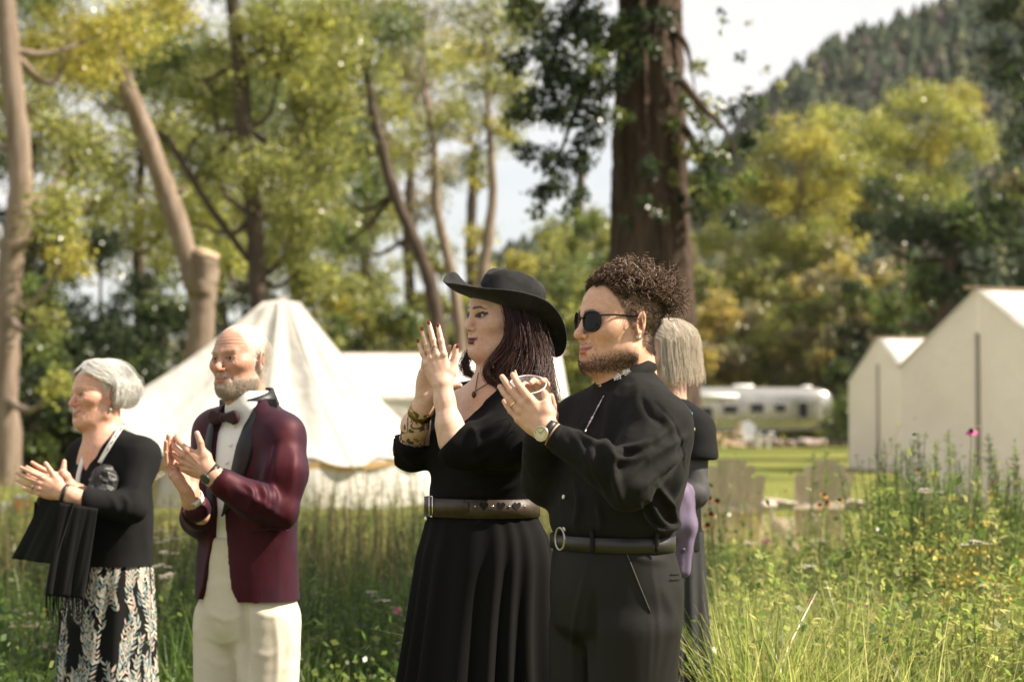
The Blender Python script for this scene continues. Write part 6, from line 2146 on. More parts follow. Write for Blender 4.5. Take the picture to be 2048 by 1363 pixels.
    mesh_obj('short_side_hair', SV, SF, HAIRM, T, True, hair_col(len(SV), 9, (0.030, 0.019, 0.013), 0.3, 2))
    BV, BF = short_hair(V, F, N, beard ** 1.15, 5200, 0.0034, lambda p, nn: np.broadcast_to(-up * 0.9 + fw * 0.2, p.shape), 0.0005, 3, 10, 0.7, 0.6)
    mesh_obj('beard', BV, BF, HAIRM, T, True, hair_col(len(BV), 9, (0.055, 0.028, 0.016), 0.35, 4))
    # ---------------- sunglasses
    sg = MB()
    lens_objs = []
    g = L.w
    fr_pts = {}
    for s in (-1, 1):
        cx = s * 0.0335
        ring = []
        for k in range(25):
            a_ = 2 * math.pi * k / 24
            ex = abs(math.cos(a_)) ** 0.8 * math.copysign(1, math.cos(a_)); ez = abs(math.sin(a_)) ** 0.85 * math.copysign(1, math.sin(a_))
            ring.append(g((cx + 0.0265 * ex * (1 - 0.16 * max(-ez, 0)), 0.1000 - 0.34 * max(abs(cx + 0.0265 * ex) - 0.014, 0), -0.003 + 0.0228 * ez)))
        sg.tube(ring, 0.0029, 6, cap=False)
        lens_objs.append(ring)
        # temple arm to the ear
        sg.tube([g((s * 0.0595, 0.0845, 0.011)), g((s * 0.0735, 0.060, 0.012)), g((s * 0.0795, 0.010, 0.012)), g((s * 0.0790, -0.012, 0.012))], 0.0024, 6)
    sg.tube([g((-0.010, 0.1015, 0.004)), g((0, 0.1035, 0.007)), g((0.010, 0.1015, 0.004))], 0.0022, 6)
    S = sg.build('sunglasses', PLASTIC_BLACK, T, True)
    for ring in lens_objs:
        c0 = np.mean(ring, axis=0) + R[:, 1] * 0.002
        mesh_obj('lens', [c0] + list(ring[:-1]), [(0, i + 1, (i + 1) % 24 + 1) for i in range(24)], LENS, S, True)
    # ear stud and nose ring
    e = MB(); e.lathe([(0.0, 0.004), (0.0062, 0.0035), (0.0070, 0.0), (0.0, -0.001)], g((-0.0845, -0.003, -0.036)), -R[:, 0], 12, False)
    e.build('ear_stud', mat('pale_stone', (0.75, 0.70, 0.64), rough=0.2), T, True)
    nr = MB(); nr.tube([g((0.0045 * math.cos(a_), 0.104 + 0.001 * math.sin(a_), -0.0455 + 0.0050 * math.sin(a_))) for a_ in np.linspace(-3.4, 0.3, 10)], 0.0008, 5)
    nr.build('nose_ring', STEEL, T, True)
    # ---------------- shirt
    yb = 58
    vol = Vol(G.p(1020, 1100, -0.36) , G.p(1420, 700, 0.40), 0.0052)
    secs = [G.sec(735, 1206, 1304, 1.0, yb, 0.01), G.sec(758, 1194, 1318, 0.85, yb), G.sec(778, 1180, 1332, 0.62, yb), G.sec(800, 1160, 1348, 0.52, yb), G.sec(840, 1136, 1364, 0.52, yb),
            G.sec(890, 1116, 1378, 0.60, yb), G.sec(950, 1112, 1369, 0.62, yb), G.sec(1005, 1104, 1356, 0.66, yb), G.sec(1045, 1101, 1350, 0.68, yb), G.sec(1070, 1110, 1342, 0.68, yb)]
    vol.loft(secs)
    sl = G.p(1318, 850, -0.14); el = G.p(1256, 972, -0.25); wl2 = G.p(1118, 878, -0.225)
    vol.chain([G.p(1290, 815, -0.10), sl], [0.060, 0.072], 0.05)
    vol.chain([sl, G.p(1290, 910, -0.20), el], [0.072, 0.064, 0.056], 0.03)
    vol.chain([el, G.p(1200, 926, -0.25), wl2], [0.056, 0.048, 0.035], 0.02)
    sr = G.p(1165, 845, 0.15); er = G.p(1090, 958, 0.09)
    vol.chain([G.p(1195, 815, 0.1), sr, er], [0.05, 0.066, 0.060], 0.05)
    vol.chain([er, G.p(1078, 885, -0.005)], [0.060, 0.040], 0.02)
    # openings: neck and cuffs
    vol.cap(G.p(1262, 690, 0.01), G.p(1252, 758, 0.0), 0.070, 0.060, 0.004, 's')
    dcf = wl - wl2; dcf /= np.linalg.norm(dcf)
    vol.cap(wl2 + dcf * 0.012, wl2 + dcf * 0.1, 0.030, 0.034, 0.002, 's')
    V2, F2, N2 = cloth_mesh(vol, 2)
    folds = [([(1368, 905), (1330, 930), (1275, 985)], 9, 0.006), ([(1378, 870), (1320, 900), (1240, 965)], 10, 0.005),
             ([(1345, 850), (1290, 890), (1215, 905)], 10, 0.006), ([(1210, 878), (1222, 915), (1260, 925), (1300, 900)], 9, 0.010),
             ([(1205, 890), (1228, 945), (1245, 1005)], 10, 0.009), ([(1180, 890), (1190, 930), (1215, 985)], 10, 0.005),
             ([(1150, 858), (1170, 880), (1205, 895)], 7, 0.007), ([(1130, 850), (1160, 890), (1180, 940)], 9, 0.004),
             ([(1330, 820), (1345, 870), (1340, 930)], 12, 0.003), ([(1300, 1000), (1318, 1040), (1340, 1052)], 8, 0.009),
             ([(1312, 965), (1336, 1005), (1344, 1045)], 7, 0.009), ([(1280, 1010), (1298, 1045), (1330, 1062)], 7, 0.006),
             ([(1368, 940), (1350, 985), (1330, 1020)], 10, 0.004), ([(1230, 780), (1215, 850), (1205, 890)], 12, 0.003),
             ([(1280, 790), (1300, 830), (1330, 850)], 10, -0.003), ([(1306, 800), (1345, 845), (1362, 890), (1366, 940)], 2.6, -0.0025),
             ([(1150, 960), (1160, 1010), (1150, 1050)], 9, 0.005), ([(1195, 1010), (1205, 1040), (1200, 1060)], 8, 0.005), ([(1345, 1025), (1346, 1050), (1300, 1060)], 8, 0.007)]
    V2 = V2 + N2 * (2.3 * fold_ridges(V2, N2, G, [(p_, w_ * 0.72, a_) for p_, w_, a_ in folds]))[:, None]; N2 = vnormals(V2, F2)
    V2 = wrinkle(V2, N2, 0.0030, 14, 21, (1, 1, 0.8))
    V2 = wrinkle(V2, N2, 0.0012, 45, 22, (1, 1, 0.6))
    V2 = smooth_mesh(V2, F2, 1, 0.25)
    N2 = vnormals(V2, F2)
    shirt = mesh_obj('shirt', V2, F2, CLOTH_BLACK, T, True)
    S2 = Surf(V2, N2)
    # stand-up collar
    ax = axes_from((0.16, 0.10, 0.98), R[:, 1])
    cv, cf = ring_band(G.p(1252, 751, 0.0), axes_from((-0.52, -0.16, 0.84), R[:, 1]), 0.078, 0.070, 0.046, 0.004, 48, 0.06, 2 * math.pi - 0.06, top=0.95)
    mesh_obj('collar', cv, cf, CLOTH_BLACK, shirt, True)
    c_mid = G.p(1252, 751, 0.0)
    zoff = -0.079
    # cuff ring and buttons
    cv, cf = ring_band(wl2 + dcf * 0.004, axes_from(dcf), 0.034, 0.030, 0.026, 0.003, 28)
    mesh_obj('cuff', cv, cf, CLOTH_BLACK, shirt, True)
    for bx, by in ((1128, 993), (1129, 1057)):
        p, nn = S2.at(bx, by, 0.001)
        bm = MB(); bm.lathe([(0.0055, 0), (0.0055, 0.002), (0.004, 0.003), (0.0, 0.0026)], p, nn, 14, False)
        bm.build('button', mat('pearl_button', (0.75, 0.72, 0.68), rough=0.25), shirt, True)
    # embroidery: crossed sprigs on the collar and a lilac strip down the chest
    em = MB()
    for (a0, b0, a1, b1) in ((1228, 757, 1259, 740),):
        P0 = np.array((a0, b0)); P1 = np.array((a1, b1)); dd = (P1 - P0)
        pn = np.array((-dd[1], dd[0])) / np.linalg.norm(dd)
        em.tube([G.p(*P0, zoff), G.p(*P1, zoff)], 0.0006, 4)
        for half in (-1, 1):
            c0 = (P0 + P1) / 2
            for i in range(1, 6):
                s0 = c0 + half * dd * 0.09 * i
                for sd in (-1, 1):
                    e0 = s0 + half * dd / np.linalg.norm(dd) * 3.0 + sd * pn * (7.0 - 0.7 * i)
                    em.tube([G.p(*s0, zoff), G.p(*e0, zoff)], 0.0005, 4)
    em.build('collar_embroidery', THREAD_WHITE, shirt)
    for i in range(9):
        t0 = i / 9.0; t1 = (i + 0.9) / 9.0
        wdt = 0.0042 * math.sin(math.pi * (0.12 + 0.8 * (t0 + 0.05)))
        Q = S2.line([(1208 - 38 * t0, 792 + 72 * t0), (1208 - 38 * t1, 792 + 72 * t1)], 0.0015, 4)
        e2 = MB(); e2.tube(Q, wdt, 6, flat=0.3)
        e2.build('embroidery', THREAD_LILAC, shirt, True)
    # ---------------- trousers, belt
    vol = Vol(G.p(1060, 1925, -0.3), G.p(1410, 1050, 0.33), 0.0072)
    ss = [G.sec(1068, 1112, 1338, 0.68, yb), G.sec(1100, 1106, 1346, 0.70, yb), G.sec(1180, 1100, 1364, 0.74, yb), G.sec(1245, 1104, 1360, 0.70, yb), G.sec(1290, 1140, 1325, 0.55, yb), G.sec(1345, 1195, 1260, 0.5, yb)]
    vol.loft(ss)
    for (hx, kx, ax_, dyy) in ((1266, 1262, 1290, -0.085), (1188, 1176, 1200, 0.085)):
        vol.chain([G.p(hx, 1260, dyy), G.p(kx, 1520, dyy), G.p(ax_, 1830, dyy), G.p(ax_, 1890, dyy)], [0.116, 0.100, 0.084, 0.080], 0.012)
    V3, F3, N3 = cloth_mesh(vol, 2)
    fl = [([(1300, 1110), (1318, 1250), (1310, 1363)], 5, 0.003), ([(1330, 1180), (1345, 1250), (1325, 1363)], 8, 0.005), ([(1186, 1190), (1182, 1280), (1180, 1400)], 8, -0.016), ([(1180, 1110), (1150, 1250), (1146, 1400)], 5, 0.005),
          ([(1345, 1190), (1355, 1270), (1345, 1350)], 7, 0.004), ([(1262, 1105), (1285, 1118), (1330, 1122)], 6, 0.004), ([(1240, 1200), (1230, 1300), (1235, 1400)], 10, 0.003),
          ([(1302, 1230), (1300, 1300), (1296, 1380)], 3, 0.003)]
    V3 = V3 + N3 * fold_ridges(V3, N3, G, fl)[:, None]
    V3 = wrinkle(V3, N3, 0.0022, 11, 31, (1, 1, 0.5)); V3 = smooth_mesh(V3, F3, 1, 0.5); N3 = vnormals(V3, F3)
    tr = mesh_obj('trousers', V3, F3, TROUSER_BLACK, T, True)
    S3 = Surf(V3, N3)
    pk = MB(); pk.tube(S3.line([(1253, 1104), (1275, 1160), (1301, 1224)], 0.001, 14), 0.0016, 5)
    pk.build('pocket_edge', mat('black_piping', (0.05, 0.045, 0.04), rough=0.5), tr, True)
    w0 = MB(); w0.tube(S3.line([(1341, 1147), (1362, 1146)], 0.001, 6), 0.0012, 5); w0.tube(S3.line([(1340, 1158), (1362, 1157)], 0.001, 6), 0.0012, 5)
    w0.build('rear_pocket', TROUSER_BLACK, tr, True)
    sc0 = G.sec(1082, 1105, 1343, 0.69, yb)
    Rb = np.stack([np.array((math.cos(sc0[5]), math.sin(sc0[5]), 0)), np.array((-math.sin(sc0[5]), math.cos(sc0[5]), 0)), (0, 0, 1.0)], 1)
    cv, cf = ring_band((sc0[1], sc0[2], sc0[0]), Rb, sc0[3] + 0.001, sc0[4] + 0.001, 0.036, 0.005, 64)
    belt = mesh_obj('belt', cv, cf, BELT_BLACK, T, True)
    bk = MB()
    bc_ = G.p(1120, 1077, -0.125)
    ux = np.array((0.55, -0.83, 0.0)); uz = np.array((0, 0, 1.0))
    bk.tube([bc_ + ux * 0.020 * math.cos(a_) + uz * 0.027 * math.sin(a_) for a_ in np.linspace(0, 2 * math.pi, 25)], 0.0032, 6, cap=False)
    bk.build('buckle', mat('dark_steel', (0.35, 0.33, 0.30), rough=0.28, metal=1.0), belt, True)
    for (lx, w_) in ((1184, 8), (1314, 8)):
        Q = [G.p(lx, y_, 0) for y_ in (1058, 1066, 1098, 1106)]
        pl, nl = Surf(cv, np.tile((0, -1.0, 0), (len(cv), 1))).at(lx, 1082, 0.0)
        lp_ = MB(); lp_.tube([W(lx, y_, pl[1] - 0.004) for y_ in (1060, 1068, 1082, 1096, 1103)], 0.0055, 6, flat=0.4, up=(0, 1, 0))
        lp_.build('belt_loop', TROUSER_BLACK, tr, True)
    # shoes
    for (ax_, dyy) in ((1290, -0.085), (1200, 0.085)):
        a_ = G.p(ax_, 1890, dyy); fwd_ = frame(58)[:, 1]
        vs = Vol(a_ + np.array((-0.34, -0.3, -0.2)), a_ + np.array((0.2, 0.2, 0.06)), 0.009)
        z0 = 0.012
        vs.chain([np.array((a_[0], a_[1], 0.06)), np.array((a_[0], a_[1], 0.045)) + fwd_ * 0.08, np.array((a_[0], a_[1], 0.036)) + fwd_ * 0.20], [0.052, 0.046, 0.036], 0.03)
        vs.chain([np.array((a_[0], a_[1], 0.05)) - fwd_ * 0.05, a_], [0.042, 0.05], 0.03)
        vs.box((a_[0], a_[1], -0.2), (1, 1, 0.2), None, 0, 0, 's')
        sv, sf = vs.mesh(); sv = smooth_mesh(sv, sf, 2)
        mesh_obj('shoe', sv, sf, SHOE, T, True)
    # watch and wedding ring
    wt = MB(); ad = -dcf
    wc = wl - dcf * 0.004
    nrm = JL['axes'][2]
    cv, cf = ring_band(wc, axes_from(dcf, nrm), 0.0255, 0.030, 0.018, 0.0025, 32)
    watch = mesh_obj('watch', cv, cf, BELT_BLACK, T, True)
    wface = wc + nrm * 0.0265 - JL['axes'][1] * 0.004
    b1 = MB(); b1.lathe([(0.0175, -0.002), (0.0195, 0.002), (0.0195, 0.006), (0.0172, 0.0085), (0.0165, 0.0075)], wface, nrm, 28, False)
    b1.build('watch_case', mat('rose_steel', (0.70, 0.55, 0.42), rough=0.25, metal=1.0), watch, True)
    b1 = MB(); b1.lathe([(0.0168, 0.0066), (0.0, 0.0067)], wface, nrm, 28, False)
    dial = b1.build('watch_dial', mat('cream_dial', (0.62, 0.56, 0.36), rough=0.3), watch, True)
    b1 = MB()
    for k in range(12):
        a_ = k * math.pi / 6
        vv = JL['axes'][0] * math.cos(a_) + JL['axes'][1] * math.sin(a_)
        b1.tube([wface + nrm * 0.0072 + vv * 0.0125, wface + nrm * 0.0072 + vv * 0.0150], 0.0005, 4)
    b1.tube([wface + nrm * 0.0076, wface + nrm * 0.0076 + JL['axes'][0] * 0.009], 0.0006, 4)
    b1.tube([wface + nrm * 0.0076, wface + nrm * 0.0076 + JL['axes'][1] * 0.012], 0.0005, 4)
    b1.build('watch_hands', PLASTIC_BLACK, watch)
    pts, rr_, up_ = JL['ring']
    rp = pts[0] * 0.45 + pts[1] * 0.55
    cv, cf = ring_band(rp, axes_from(pts[1] - pts[0]), rr_[0] * 0.98, rr_[0] * 0.98, 0.0062, 0.0014, 24)
    mesh_obj('wedding_ring', cv, cf, GOLD, T, True)
    # ---------------- clear cup held behind the near hand: its own thing
    cb = G.p(1060, 846, -0.060); ct = G.p(1055, 769, -0.115)
    cup = thing('plastic_cup', 'clear plastic cup with a drinking straw held between clapping hands', 'cup', cb)
    gl, nt, b = new_mat('clear_plastic')
    b.inputs['Base Color'].default_value = (0.9, 0.9, 0.9, 1); b.inputs['Roughness'].default_value = 0.06
    b.inputs['Alpha'].default_value = 0.16
    ax_c = (ct - cb); hc2 = np.linalg.norm(ax_c)
    m1 = MB(); m1.lathe([(0.0, 0.002), (0.030, 0.002), (0.033, 0.03), (0.0450, hc2), (0.0470, hc2 + 0.001), (0.0470, hc2 - 0.003), (0.0437, hc2 - 0.004), (0.032, 0.03), (0.029, 0.004), (0.0, 0.004)], cb, ax_c, 36, False)
    m1.build('cup_wall', gl, cup, True)
    m1 = MB(); m1.tube([ct + (ax_c / hc2) * 0.0005 + 0.0460 * (axes_from(ax_c)[:, 0] * math.cos(a_) + axes_from(ax_c)[:, 1] * math.sin(a_)) for a_ in np.linspace(0, 2 * math.pi, 41)], 0.0017, 6, cap=False)
    m1.build('cup_rim', mat('frosted_rim', (0.75, 0.73, 0.72), rough=0.2), cup, True)
    m1 = MB(); m1.tube([cb + np.array((0.012, 0, 0.01)), ct + np.array((-0.018, 0.01, 0.0)), ct + np.array((-0.031, 0.012, 0.036))], 0.0022, 8)
    m1.build('straw', mat('tan_straw', (0.62, 0.42, 0.28), rough=0.4), cup, True)
    return T


make_curly_man()
# ------------------------------------------------------------------ woman in a black dress and wide black hat
DRESS_BLACK = mat('black_jersey', (0.0055, 0.0052, 0.0052), rough=0.9, spec=0.12, bump=0.0003, bscale=900)
FELT = mat('black_felt', (0.0075, 0.0075, 0.008), rough=0.9, sheen=0.06, col2=(0.030, 0.029, 0.030), scale=16, bump=0.0008, bscale=500, spec=0.2)
BROWN_LEATHER = mat('brown_leather', (0.050, 0.030, 0.018), rough=0.5, col2=(0.021, 0.013, 0.009), scale=45, bump=0.0006, bscale=220)
NAIL_RED = mat('dark_red_varnish', (0.16, 0.012, 0.008), rough=0.15)


def make_hat_woman():
    G = Fig(5.45)
    base = G.p(985, 1828, 0)
    T = thing('person', 'woman in a black wrap dress and wide-brimmed black hat, clapping beside the man in sunglasses', 'person', (base[0], base[1], 0.0))
    yaw = 57
    hc = G.p(1002, 632, 0.0)
    R = frame(yaw, 0, 2)
    sc = 0.985
    q = dict(skin=(0.67, 0.42, 0.325), red=(0.60, 0.30, 0.24), ruddy=0.22, jaw=1.0, fat=0.0065, face=1.0, nose=0.96, smile=0.9, lips=1.1, lipc=(0.085, 0.014, 0.018),
             lipa=0.97, browc=(0.022, 0.012, 0.010), browt=1.15, browa=0.95, liner=0.9, shadow=0.55, shadowc=(0.22, 0.10, 0.08), mouth=0.0026, teeth=True, open=0.0048, brow=0.8, chin=0.95)
    yb = 52
    Rb = frame(yb)

    def chest(vol, L):
        a = L.w((0, -0.028, -0.055)); b = G.p(1010, 775, 0.0)
        vol.cap(a, b, 0.053, 0.058, 0.03)
        vol.cap(L.w((0, 0.015, -0.09)), G.p(985, 790, -0.02), 0.038, 0.05, 0.03)
        c = G.p(985, 850, 0)
        vol.ell(c, (0.135, 0.090, 0.140), Rb, 0.05)
        for s in (-1, 1):
            vol.cap(G.p(1005, 795, 0), G.p(985, 815, 0) + Rb[:, 0] * s * 0.13, 0.042, 0.038, 0.05)
            vol.ell(G.p(985, 885, 0) + Rb[:, 0] * s * 0.062 + Rb[:, 1] * 0.07, (0.056, 0.046, 0.056), Rb, 0.05)
            vol.cap(G.p(1003, 780, 0) + Rb[:, 1] * 0.055 + Rb[:, 0] * s * 0.012, G.p(995, 788, 0) + Rb[:, 1] * 0.05 + Rb[:, 0] * s * 0.12, 0.010, 0.010, 0.03)
    wb = (G.p(880, 920, -0.2) , G.p(1110, 520, 0.2))
    V, F, N, L, l, col = build_head(hc, R, sc, q, chest, h=0.0021, wbox=wb)
    scalp = np.maximum(sstep(0.030, 0.010, l[:, 1] - 0.35 * l[:, 2]), sstep(0.070, 0.078, l[:, 2])) * (l[:, 2] > -0.07) * (np.abs(l[:, 0]) < 0.078)
    col = mixc(col, scalp * 0.95, (0.02, 0.008, 0.006))
    parts = [(V, F, col)]
    skin = (0.68, 0.44, 0.34); red = (0.62, 0.33, 0.26)
    # near (left) hand, back towards the camera
    wl = G.p(886, 770, -0.19)
    d = G.p(857, 660, -0.175) - wl
    ef = [G.p(889, 800, -0.19), G.p(899, 850, -0.20), G.p(908, 880, -0.203), G.p(925, 900, -0.205)]
    vol = Vol(G.p(815, 930, -0.30), G.p(960, 630, -0.07), 0.0018)
    JL = hand_ops(vol, wl, d, (-0.10, -0.97, 0.12), True, 0.865, dict(all=(3, 4, 3), little=(6, 8, 4), sp_index=3, sp_middle=0, sp_ring=-3, sp_little=-7), 1.0,
                  thumb=[(0.048, 0.040, -0.010), (0.076, 0.056, -0.010), (0.104, 0.068, -0.006)], forearm=ef, fr=(0.025, 0.034, 0.038, 0.034), thick=1.06)
    hv, hf = vol.mesh(); hv = smooth_mesh(hv, hf, 1, 0.3)
    hcol = hand_color(hv, JL, skin, red, amt=0.22)
    # small moon tattoo on the middle finger
    pts, rr, up = JL['middle']
    dv = pts[1] - pts[0]; dv /= np.linalg.norm(dv); sd = np.cross(dv, up)
    o = pts[0] * 0.62 + pts[1] * 0.38 + up * rr[0]
    u = (hv - o) @ sd; v = (hv - o) @ dv
    arc = np.abs(np.hypot(u, v) - 0.0060) < 0.0016
    hcol = mixc(hcol, (arc & (v > -0.002) & (np.abs((hv - o) @ up) < 0.008)) * 0.9, (0.03, 0.03, 0.035))
    parts.append((hv, hf, hcol))
    # far (right) hand, palm towards the camera, tattooed forearm
    wr = G.p(852, 798, -0.085)
    d = G.p(885, 672, -0.12) - wr
    ef = [G.p(845, 815, -0.075), G.p(830, 850, -0.03), G.p(821, 898, 0.04)]
    vol = Vol(G.p(765, 950, -0.22), G.p(945, 640, 0.10), 0.0018)
    JR = hand_ops(vol, wr, d, (0.05, 0.98, 0.1), False, 0.88, dict(all=(4, 6, 4)), 0.5,
                  thumb=[(0.046, 0.040, -0.014), (0.062, 0.064, -0.016), (0.072, 0.090, -0.014)], forearm=ef, fr=(0.027, 0.035, 0.036), thick=0.95)
    hv, hf = vol.mesh(); hv = smooth_mesh(hv, hf, 1, 0.3)
    hcol = hand_color(hv, JR, skin, red, amt=0.30)
    t_ = (hv - wr) @ ((ef[2] - wr) / np.linalg.norm(ef[2] - wr))
    n1 = vnoise(hv * (62, 62, 42), 71); n2 = vnoise(hv * (95, 95, 130), 72)
    tat = ((np.abs(n1) < 0.15) | ((n1 > 0.35) & (np.abs(n2) < 0.42)) | (n1 < -0.62)) & (t_ > 0.022)
    tat &= (vnoise(hv * 22, 75) > -0.5)
    hcol = mixc(hcol, tat * 0.93, (0.055, 0.055, 0.058))
    parts.append((hv, hf, hcol))
    parts.append(inner_body([([G.p(1000, 800, 0), G.p(985, 880, 0), G.p(965, 1040, 0)], [0.05, 0.085, 0.10]),
                             ([G.p(1005, 815, 0), G.p(1050, 838, -0.12), G.p(946, 897, -0.195), G.p(925, 905, -0.204)], [0.04, 0.05, 0.040, 0.034]),
                             ([G.p(985, 815, 0), G.p(920, 825, 0.12), G.p(824, 900, 0.055), G.p(815, 898, 0.045)], [0.04, 0.048, 0.042, 0.042]),
                             ([G.p(965, 1040, 0), G.p(1000, 1160, -0.07), G.p(990, 1480, -0.08), G.p(990, 1790, -0.08), G.p(940, 1810, -0.11)], [0.10, 0.085, 0.06, 0.04, 0.03]),
                             ([G.p(965, 1040, 0), G.p(930, 1160, 0.07), G.p(930, 1480, 0.08), G.p(930, 1790, 0.08), G.p(880, 1810, 0.05)], [0.10, 0.085, 0.06, 0.04, 0.03])]))
    bv, bf, bc = join(parts)
    mesh_obj('body', bv, bf, SKIN, T, True, bc)
    eyes(L, T, (0.12, 0.13, 0.10), 0.0)
    for f in ('index', 'middle', 'ring', 'little', 'thumb'):
        pts, rr, up = JL[f]
        t = pts[-1] - pts[-2]; t /= np.linalg.norm(t)
        vn = Vol(pts[-1] - 0.016, pts[-1] + 0.016, 0.0011)
        vn.ell(pts[-1] + up * rr[-1] * 0.86 + t * 0.0022, (0.0075, 0.0047, 0.0022), np.stack([t, np.cross(up, t), up], 1))
        nv, nf = vn.mesh()
        mesh_obj('fingernail', nv, nf, NAIL_RED, T, True)
    for f, tpos in (('ring', 0.40), ('ring', 0.52)):
        pts, rr, up = JL[f]
        cv, cf = ring_band(pts[0] * (1 - tpos) + pts[1] * tpos, axes_from(pts[1] - pts[0]), rr[0] * 0.97, rr[0] * 0.97, 0.0016, 0.0010, 20)
        mesh_obj('finger_ring', cv, cf, GOLD, T, True)
    # gold cuff bracelet
    dc = ef[1] - ef[0]; dc /= np.linalg.norm(dc)
    cv, cf = ring_band(ef[0] + dc * 0.014, axes_from(dc), 0.030, 0.032, 0.030, 0.0016, 40, wav=lambda a: 0.0012 * math.sin(a * 9))
    mesh_obj('cuff_bracelet', cv, cf, mat('hammered_gold', (0.55, 0.37, 0.13), rough=0.28, metal=1.0, bump=0.004, bscale=190, col2=(0.16, 0.11, 0.04), scale=150), T, True)
    # nose ring, earring, necklace
    g = L.w
    nr = MB(); nr.tube([g((0.005 * math.cos(a_), 0.1045, -0.0450 + 0.0055 * math.sin(a_))) for a_ in np.linspace(-3.3, 0.2, 10)], 0.0007, 5)
    nr.build('nose_ring', GOLD, T, True)
    er = MB(); er.tube([g((-0.083, -0.003 + 0.0055 * math.cos(a_), -0.046 + 0.007 * math.sin(a_))) for a_ in np.linspace(0, 6.28, 14)], 0.0009, 5, cap=False)
    er.build('earring', STEEL, T, True)
    SS = Surf(V, N)
    nk = MB()
    pl = [(958, 745), (954, 765), (952, 782)]
    pr = [(1000, 757), (978, 766), (952, 782)]
    for P in (pl, pr): nk.tube(SS.line(P, 0.0018, 14), 0.0013, 5)
    neck = nk.build('necklace', mat('dark_cord', (0.05, 0.025, 0.018), rough=0.6), T, True)
    p, nn = SS.at(951, 783, 0.006)
    pm = MB(); pm.lathe([(0.0, 0.0), (0.004, -0.001), (0.0062, -0.008), (0.0048, -0.015), (0.0, -0.020)], p, (0.1, 0.02, 1), 10, False)
    pm.build('pendant', mat('dark_bronze', (0.10, 0.06, 0.035), rough=0.35, metal=0.6), neck, True)
    # ---------------- dress top
    vol = Vol(G.p(765, 1035, -0.42), G.p(1140, 715, 0.36), 0.0052)
    secs = [G.sec(765, 945, 1048, 0.8, yb), G.sec(785, 925, 1078, 0.50, yb), G.sec(815, 905, 1095, 0.50, yb), G.sec(860, 888, 1100, 0.62, yb), G.sec(900, 872, 1098, 0.74, yb),
            G.sec(940, 866, 1090, 0.74, yb), G.sec(975, 859, 1080, 0.74, yb), G.sec(1005, 857, 1072, 0.74, yb), G.sec(1030, 852, 1074, 0.74, yb)]
    vol.loft(secs)
    for s in (-1, 1):
        vol.ell(G.p(985, 888, 0) + Rb[:, 0] * s * 0.070 + Rb[:, 1] * 0.075, (0.078, 0.068, 0.078), Rb, 0.06)
    sl = G.p(1052, 832, -0.13); el = G.p(946, 893, -0.20)
    vol.chain([G.p(1020, 800, -0.08), sl, G.p(1010, 880, -0.20), el], [0.055, 0.070, 0.064, 0.057], 0.05)
    vol.chain([el, G.p(906, 868, -0.20)], [0.057, 0.047], 0.02)
    vol.chain([el, G.p(914, 897, -0.208)], [0.057, 0.052], 0.02)
    sr = G.p(918, 820, 0.13); er_ = G.p(822, 900, 0.055)
    vol.chain([G.p(950, 795, 0.09), sr, G.p(870, 875, 0.12), er_], [0.05, 0.062, 0.058, 0.055], 0.05)
    vol.chain([er_, G.p(826, 872, -0.01)], [0.055, 0.047], 0.02)
    # sleeve ends: the cloth stops at a slanting edge across each forearm
    def cut(q0, nrm, lim):
        q0 = np.array(q0); nrm = np.array(nrm)
        def fn(X, Y, Z):
            d = -((X - q0[0]) * nrm[0] + (Y - q0[1]) * nrm[1] + (Z - q0[2]) * nrm[2])
            return np.maximum(d, lim(X, Y, Z))
        return fn
    Yn = G.Y - 0.118
    vol.op(cut(G.p(906, 873, -0.2), (-0.72, 0, 0.69), lambda X, Y, Z: Y - Yn), G.p(760, 1000, -0.4), G.p(960, 760, -0.118), 0.003, 's')
    xl = G.p(860, 880, 0)[0]
    vol.op(cut(G.p(820, 888, 0), (0.25, -0.25, 0.93), lambda X, Y, Z: X - xl), G.p(740, 960, -0.3), G.p(862, 700, 0.3), 0.003, 's')
    # V neck
    cb = G.p(985, 858, 0); fwd = Rb[:, 1]; rt = Rb[:, 0]

    def vneck(X, Y, Z):
        xr = (X - cb[0]) * rt[0] + (Y - cb[1]) * rt[1]; xf = (X - cb[0]) * fwd[0] + (Y - cb[1]) * fwd[1]
        w = (Z - cb[2]) * 0.92
        d1 = (np.abs(xr) - w) * 0.73
        return np.maximum(d1, 0.02 - xf)
    vol.op(vneck, G.p(860, 865, -0.3), G.p(1080, 700, 0.25), 0.004, 's')
    vol.cap(G.p(1004, 700, 0), G.p(1000, 770, 0), 0.075, 0.070, 0.004, 's')
    V2, F2, N2 = cloth_mesh(vol, 2)
    folds = [([(1040, 850), (990, 880), (935, 900)], 9, 0.005), ([(1020, 830), (970, 860), (930, 862)], 8, 0.005), ([(990, 900), (955, 920), (930, 925)], 7, 0.005),
             ([(940, 850), (952, 875), (948, 910)], 6, 0.006), ([(925, 835), (960, 815), (1005, 775)], 5, 0.005), ([(1040, 900), (1000, 935), (930, 950)], 9, 0.004),
             ([(1060, 930), (1000, 960), (900, 975)], 9, 0.004), ([(800, 900), (830, 925), (860, 915)], 7, 0.005), ([(1050, 960), (980, 985), (880, 990)], 7, 0.004)]
    V2 = V2 + N2 * (1.3 * fold_ridges(V2, N2, G, folds))[:, None]
    V2 = wrinkle(V2, N2, 0.0022, 16, 41); V2 = smooth_mesh(V2, F2, 1, 0.4)
    mesh_obj('dress_top', V2, F2, DRESS_BLACK, T, True)
